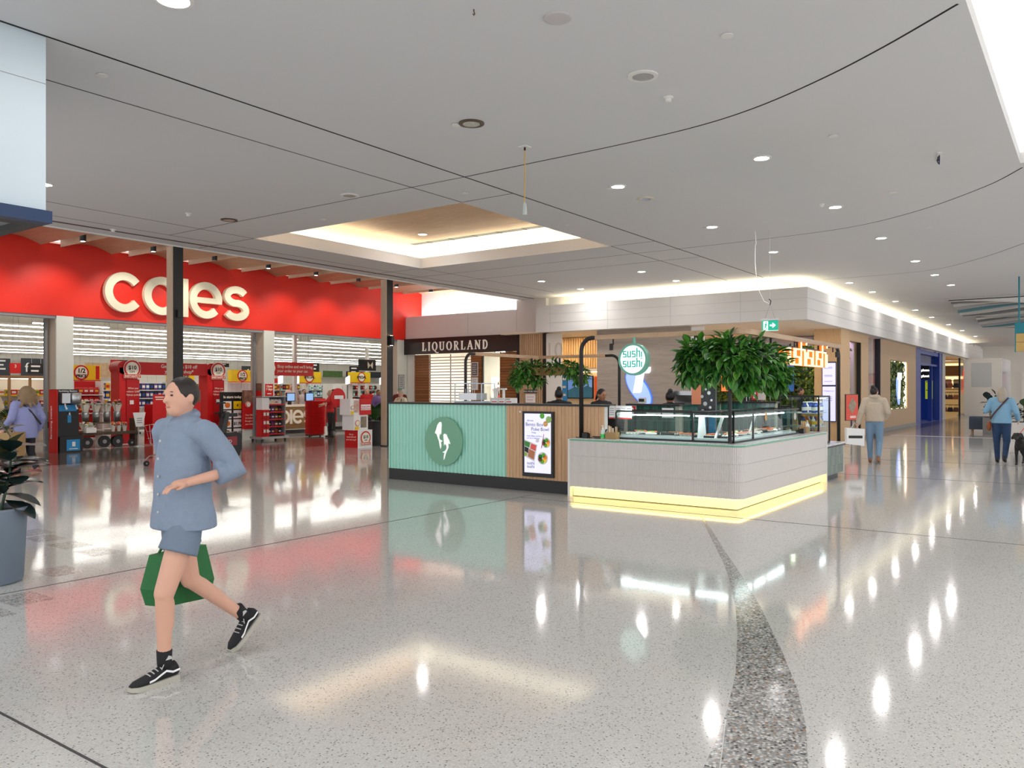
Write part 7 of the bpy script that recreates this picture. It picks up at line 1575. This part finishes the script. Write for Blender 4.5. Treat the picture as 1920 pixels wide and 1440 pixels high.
MB().ell((0, -.06, 1.52), (.062, .06, .06), 10).build('beard', HAIRK, ts_, smooth=True); MB().tube([(.05, -.09, 1.45), (.02, -.145, 1.25), (-.02, -.145, 1.25), (-.05, -.09, 1.45)], .01, 6).build('lanyard', PRINTW, ts_)
person('man in cream jumper bending over produce in the left opening', (9.45, 23.9, 0), CAMF - 1.9, 1.74, SKIN, CRM, TANP, BLACK, HAIRM, 'short', 'long', 'stand', [((.19, 0, 1.4), (.26, -.1, 1.16), (.2, -.34, 1.12)), None], 1.12, .02, (0, .35), lean=.1, face=False, topg=.03)
st_ = person('staff member in red shirt and black trousers leaning on baskets', (18.95, 21.35, 0), CAMF - 1.2, 1.62, SKIN, REDT, BLACK, BLACK, HAIRN, 'mid', 'short', 'cross', [((.19, 0, 1.39), (.24, -.2, 1.2), (.02, -.32, 1.14)), ((-.19, 0, 1.39), (-.24, -.2, 1.2), (-.02, -.34, 1.18))], 1.2, .018, (0, .15))
box('name_badge', PRINTW, st_, .05, .12, -.152, -.148, 1.26, 1.31)
person('checkout worker in pale pink shirt behind the service desk', (21.0, 25.9, 0), CAMF, 1.86, SKIN, PINK, DKN, BLACK, HAIRG, 'short', 'short', g=1.2, vox=.02)
person('worker with dark hair low behind the service desk', (19.7, 25.8, 0), CAMF, 1.62, SKIN2, CRM, DKN, BLACK, HAIRK, 'short', 'short', vox=.02)
person('shopper in white top with black cap behind the red baskets', (21.7, 26.0, 0), CAMF + .5, 1.66, SKIN, PRINTW, DKN, BLACK, HAIRK, 'short', 'short', vox=.02)
person('staff member in red with dark ponytail behind the service desk', (22.0, 24.6, 0), CAMF - 1.5, 1.66, SKIN, REDT, BLACK, BLACK, HAIRB, 'pony', 'short', vox=.02)
person('blonde shopper in red jacket near the checkouts', (21.6, 22.3, 0), CAMF + .2, 1.68, SKIN, REDT, DKN, BLACK, HAIRN, 'short', 'long', vox=.02, g=1.1)
person('grey-haired shopper in purple top near the checkouts', (21.4, 21.5, 0), CAMF + .8, 1.64, SKIN2, PURP, DKN, BLACK, HAIRM, 'short', 'long', vox=.02, g=1.1)
pl_ = person('shopper in green cap and plaid shirt beside the dark column', (21.6, 20.6, 0), CAMF, 1.70, SKIN, PLAID, DKN, BLACK, HAIRB, 'short', 'long', vox=.02, g=1.15)
b = MB(); b.ell((0, -.0, 1.65), (.09, .105, .065), 12); b.caps((-.04, -.11, 1.635), (.04, -.11, 1.635), .02, .02); organic('cap', b, CAPG, pl_, .018)
ow_ = person('white-haired woman in cream blouse behind the mint kiosk', (18.4, 17.5, 0), CAMF + .7 - 1.4, 1.62, SKIN, CRB, DKN, BLACK, HAIRG, 'short', 'long', 'stand', [None, ((-.19, 0, 1.39), (-.22, -.16, 1.17), (-.06, -.14, 1.36))], vox=.018, head=(0, .25), g=1.1)
MB().tube([(.12, -.1, 1.42), (.14, -.13, 1.2), (.12, -.1, 1.05)], .012, 6).build('bag_strap', HAIRB, ow_)
person('shopper half hidden behind the oak pier of the corner store', (26.7, 7.75, 0), CAMF + 1.2, 1.7, SKIN2, TEE, DKN, BLACK, HAIRK, 'short', 'long', vox=.02)
# person at the far left edge in navy, arm showing
person('shopper in navy top cut off by the left picture edge', (7.2, 19.0, 0), CAMF + PI / 2, 1.66, SKIN2, mat('top_navy', (46, 60, 110), .8, noise=.1), DKN, BLACK, HAIRB, 'short', 'short', vox=.02, face=False)

# ---- big potted rubber plant, left foreground
bp_ = T('potted_rubber_plant', 'dark rubber plant in a tall round grey pot, left foreground', 'potted plant', (3.0, 7.69, 0))
POT = mat('pot_bluegrey', (122, 136, 152), .55, noise=.2, scale=5, bump=.1)
MB().lathe([(.01, 0), (.25, 0), (.27, .02), (.30, .62), (.305, .64), (.275, .64), (.27, .6), (.01, .58)], 40).build('pot', POT, bp_, smooth=True); MB().lathe([(.01, .585), (.268, .59), (.268, .6), (.01, .61)], 30).build('soil', mat('soil', (58, 46, 38), .9, noise=.4, scale=40, bump=.5), bp_)
RUB = [mat('rubber_leaf_dark', (30, 52, 50), .3, noise=.35, scale=5, coat=.5), mat('rubber_leaf_green', (50, 80, 46), .3, noise=.35, scale=5, coat=.5), mat('rubber_leaf_olive', (92, 92, 56), .4, noise=.3, scale=6), mat('rubber_rib', (70, 96, 70), .4, noise=.2)]
def big_leaf(m):
    b = MB(); prof = [(0, .03), (.12, .34), (.3, .82), (.5, 1), (.7, .86), (.86, .5), (.95, .2), (1, .0)]; n = 8
    rings = []
    for t_, w in prof: rings.append([(t_, s_ * .30 * w, .08 * abs(s_) * w - .14 * t_ * t_ + .004) for s_ in (-1, -.5, 0, .5, 1)])
    vs = [p for r in rings for p in r]; fs = [(i * 5 + j, (i + 1) * 5 + j, (i + 1) * 5 + j + 1, i * 5 + j + 1) for i in range(7) for j in range(4)]
    b.add(vs, fs)
    me = b.mesh('leaf', True); me.materials.append(m); return me
BL = [big_leaf(m) for m in RUB[:3]]
def plant_leaves(t, stems, L, seed, spots=None, mats=(0, 0, 1, 0, 1), per=9):
    r = random.Random(seed)
    for (bx, by, bz), (tx, ty, tz) in stems:
        MB().tube([(bx, by, bz), ((bx + tx) / 2 + .02, (by + ty) / 2, (bz + tz) / 2), (tx, ty, tz)], [.014, .011, .006], 7).build('stem', RUB[3], t)
        for i in range(per):
            f = .25 + .75 * i / (per - 1); p = V3((bx + (tx - bx) * f, by + (ty - by) * f, bz + (tz - bz) * f)); a = i * 2.4 + seed + bx * 9
            el = r.uniform(-.15, .55) if i < per - 1 else 1.1
            d = V3((math.cos(a) * math.cos(el), math.sin(a) * math.cos(el), math.sin(el))); s_ = V3((0, 0, 1)).cross(d).normalized(); n = d.cross(s_)
            o = link('leaf', BL[r.choice(mats)], t, p); o.rotation_euler = Matrix((d, s_, n)).transposed().to_euler(); k = L * r.uniform(.8, 1.2); o.scale = (k, k * 1.35, k)
plant_leaves(bp_, [((0, 0, .6), (.05, .05, 1.32)), ((.08, -.06, .6), (.16, -.1, 1.2)), ((-.08, .05, .6), (-.14, .12, 1.3)), ((.05, .1, .6), (.22, .0, 1.0)), ((-.05, -.1, .6), (-.2, -.14, 1.22))], .27, 3, per=11)
for p, d, m in (((.1, .0, 1.05), (.35, -.35, .75), 2), ((.12, -.05, .85), (.8, -.5, .05), 1), ((.12, -.05, .75), (.7, -.6, -.25), 0), ((.15, -.1, .95), (.75, -.55, .3), 0), ((.1, -.1, .7), (.45, -.6, -.35), 0), ((.14, -.04, .98), (.85, -.4, .12), 1)):
    d = V3(d).normalized(); s_ = V3((0, 0, 1)).cross(d).normalized(); n = d.cross(s_); o = link('leaf', BL[m], bp_, p); o.rotation_euler = Matrix((d, s_, n)).transposed().to_euler(); o.scale = (.3, .42, .3)
# plant in the supermarket mouth, left
pl2 = T('potted_shrub', 'dense green shrub in a dark tub at the left shop mouth', 'potted plant', (8.9, 21.4, 0)); MB().lathe([(.01, 0), (.22, 0), (.26, .4), (.23, .4), (.01, .38)], 24).build('tub', BLACK, pl2)
b = MB(); r_ = random.Random(8)
for i in range(420):
    v = V3((r_.gauss(0, 1), r_.gauss(0, 1), r_.gauss(0, 1))).normalized(); p = V3((v.x * .32, v.y * .32, .75 + v.z * .36)) * 1; leaf_geo(b, p, v + V3((0, 0, -.2)), V3((0, 0, 1)), .13, .06, r_.choice((0, 1, 2)), r_.choice((1, 2)))
b.build('foliage', [GREENS[2], mat('leaf_shade', (40, 70, 40), .45, noise=.3), GREENS[1]], pl2)['kind'] = 'stuff'
# snake plant in tall grey pot beside the column
sn = T('tall_potted_plant', 'broad-leaved plant in a tall grey pot beside the dark column', 'potted plant', (17.0, 17.25, 0)); MB().loft([[(-.14, -.14, 0), (.14, -.14, 0), (.14, .14, 0), (-.14, .14, 0)], [(-.2, -.2, .72), (.2, -.2, .72), (.2, .2, .72), (-.2, .2, .72)]]).build('pot', DARKG, sn)
GL = big_leaf(mat('leaf_glossy', (56, 110, 48), .35, noise=.3, scale=6))
r_ = random.Random(5)
for i in range(16):
    a = i * 2.4; el = r_.uniform(.4, 1.3); d = V3((math.cos(a) * math.cos(el), math.sin(a) * math.cos(el), math.sin(el))); s_ = V3((0, 0, 1)).cross(d).normalized(); n = d.cross(s_)
    o = link('leaf', GL, sn, (.06 * math.cos(a), .06 * math.sin(a), .72 + .02 * (i % 5))); o.rotation_euler = Matrix((d, s_, n)).transposed().to_euler(); k = r_.uniform(.4, .6); o.scale = (k, k * .9, k)
# ---- planters along the concourse on the right
def concourse_planter(name, label, loc, w, h, m, seed, L=.3, per=7, top=.7):
    t = T(name, label, 'potted plant', loc); MB().box(-w / 2, w / 2, -w / 2, w / 2, 0, h).build('planter', m, t); box('soil', MATS['soil'], t, -w / 2 + .03, w / 2 - .03, -w / 2 + .03, w / 2 - .03, h, h + .01)
    plant_leaves(t, [((x, y, h), (x * 1.6, y * 1.6, h + top * q)) for x, y, q in ((0, 0, 1.1), (w * .25, w * .2, .8), (-w * .25, w * .2, .9), (w * .1, -w * .28, .7), (-w * .2, -w * .25, .85))], L, seed, per=per)
CONC = mat('concrete_planter', (150, 150, 148), .7, noise=.2, scale=6)
concourse_planter('concourse_planter', 'square concrete planter with rubber plant near the hoarding', (34.6, 3.0, 0), .75, .62, CONC, 4, .3, 8, .75)
concourse_planter('concourse_planter', 'white planter of leafy plants right of fleece woman', (33.5, 2.05, 0), .8, .5, WHITE, 6, .28, 9, .5)
ot = T('bench_seat', 'rounded blue-grey upholstered seat on timber feet', 'seat', (35.3, 3.6, 0)); 
MB().poly([(-.3, .14), (.3, .14), (.3, .56), (.24, .62), (-.24, .62), (-.3, .56)], -.3, .3).build('upholstery', mat('seat_blue', (84, 96, 116), .8, noise=.15), ot)
for x in (-.22, .22):
    for y in (-.22, .22): MB().cyl((x, y, 0), .02, .14, 8, .03).build('foot', OAK, ot)
# ---- poster stand by the oak pier, handbag rack
sg = T('poster_stand', 'black framed poster stand with grey diamond on orange ground', 'poster stand', (26.6, 6.15, 0), math.radians(-20))
box('frame', BLACK, sg, -.33, .33, 0, .03, .68, 1.5); box('poster', mat('poster_roe', (214, 66, 20), .4, emit=(214, 66, 20), es=.25, noise=.7, scale=16, col2=(150, 20, 10)), sg, -.31, .31, -.004, -.0005, .7, 1.48); MB().poly([(-.2, 1.12), (.02, 1.4), (.24, 1.18), (.0, .88)], -.008, -.0045).build('diamond_picture', mat('roe_dark', (70, 60, 54), .4, noise=.6, scale=10, col2=(190, 170, 140)), sg)
for z in (.8, .76): box('print_line', PRINTW, sg, -.1, .2, -.006, -.0045, z, z + .025)
MB().cyl((0, .015, .02), .02, .66, 10).build('pole', BLACK, sg); MB().cyl((0, .015, 0), .22, .02, 24).build('base', BLACK, sg)
hr_ = T('handbag_rack', 'tall rack hung with brown and black handbags', 'display rack', (55.0, 7.55, 0), FACE_U)
for z in (.3, 1.05, 1.75): MB().tube([(-.05, 0, z + .42), (.95, 0, z + .42)], .02, 6).build('rail', BLACK, hr_)
for x in (-.05, .95): MB().tube([(x, 0, 0), (x, 0, 2.2)], .025, 6).build('upright', BLACK, hr_)
bm = [mat('bag_tan', (160, 92, 48), .5, noise=.2), mat('bag_dark', (36, 32, 34), .5, noise=.2), mat('bag_brown', (96, 56, 38), .5, noise=.2)]
for j, z in enumerate((.3, 1.05, 1.75)):
    for i in range(3):
        t = T('handbag', ['tan', 'black', 'brown'][(i + j) % 3] + ' leather handbag on the ' + ['bottom', 'middle', 'top'][j] + ' rail of the bag shop rack', 'handbag', (54.9, 7.4 - i * .3, z), FACE_U, '%s handbags on %s rail' % (['tan', 'black', 'brown'][(i + j) % 3], ['bottom', 'middle', 'top'][j])); t.scale = (.62, .8, .8)
        MB().loft([[(-.22, -.08, 0), (.22, -.08, 0), (.22, .08, 0), (-.22, .08, 0)], [(-.24, -.09, .12), (.24, -.09, .12), (.24, .09, .12), (-.24, .09, .12)], [(-.18, -.05, .33), (.18, -.05, .33), (.18, .05, .33), (-.18, .05, .33)]]).build('bag_body', bm[(i + j) % 3], t); MB().tube([(-.1, 0, .33), (-.06, 0, .5), (.06, 0, .5), (.1, 0, .33)], .012, 6).build('handle', bm[(i + j) % 3], t)
lb2 = T('window_lobster', 'red fairy-light garland draped on the bag shop glass', 'decoration', (60.2, 6.72, 1.5))
for i in range(22):
    a = PI * i / 21; MB().ell((1.1 - 1.1 * math.cos(a), 0, 1.4 * math.sin(a) + (.02 * (i % 3))), (.16, .05, .14), 6).build('red_bulb', glow('garland_red', (255, 60, 60), 1.2), lb2)
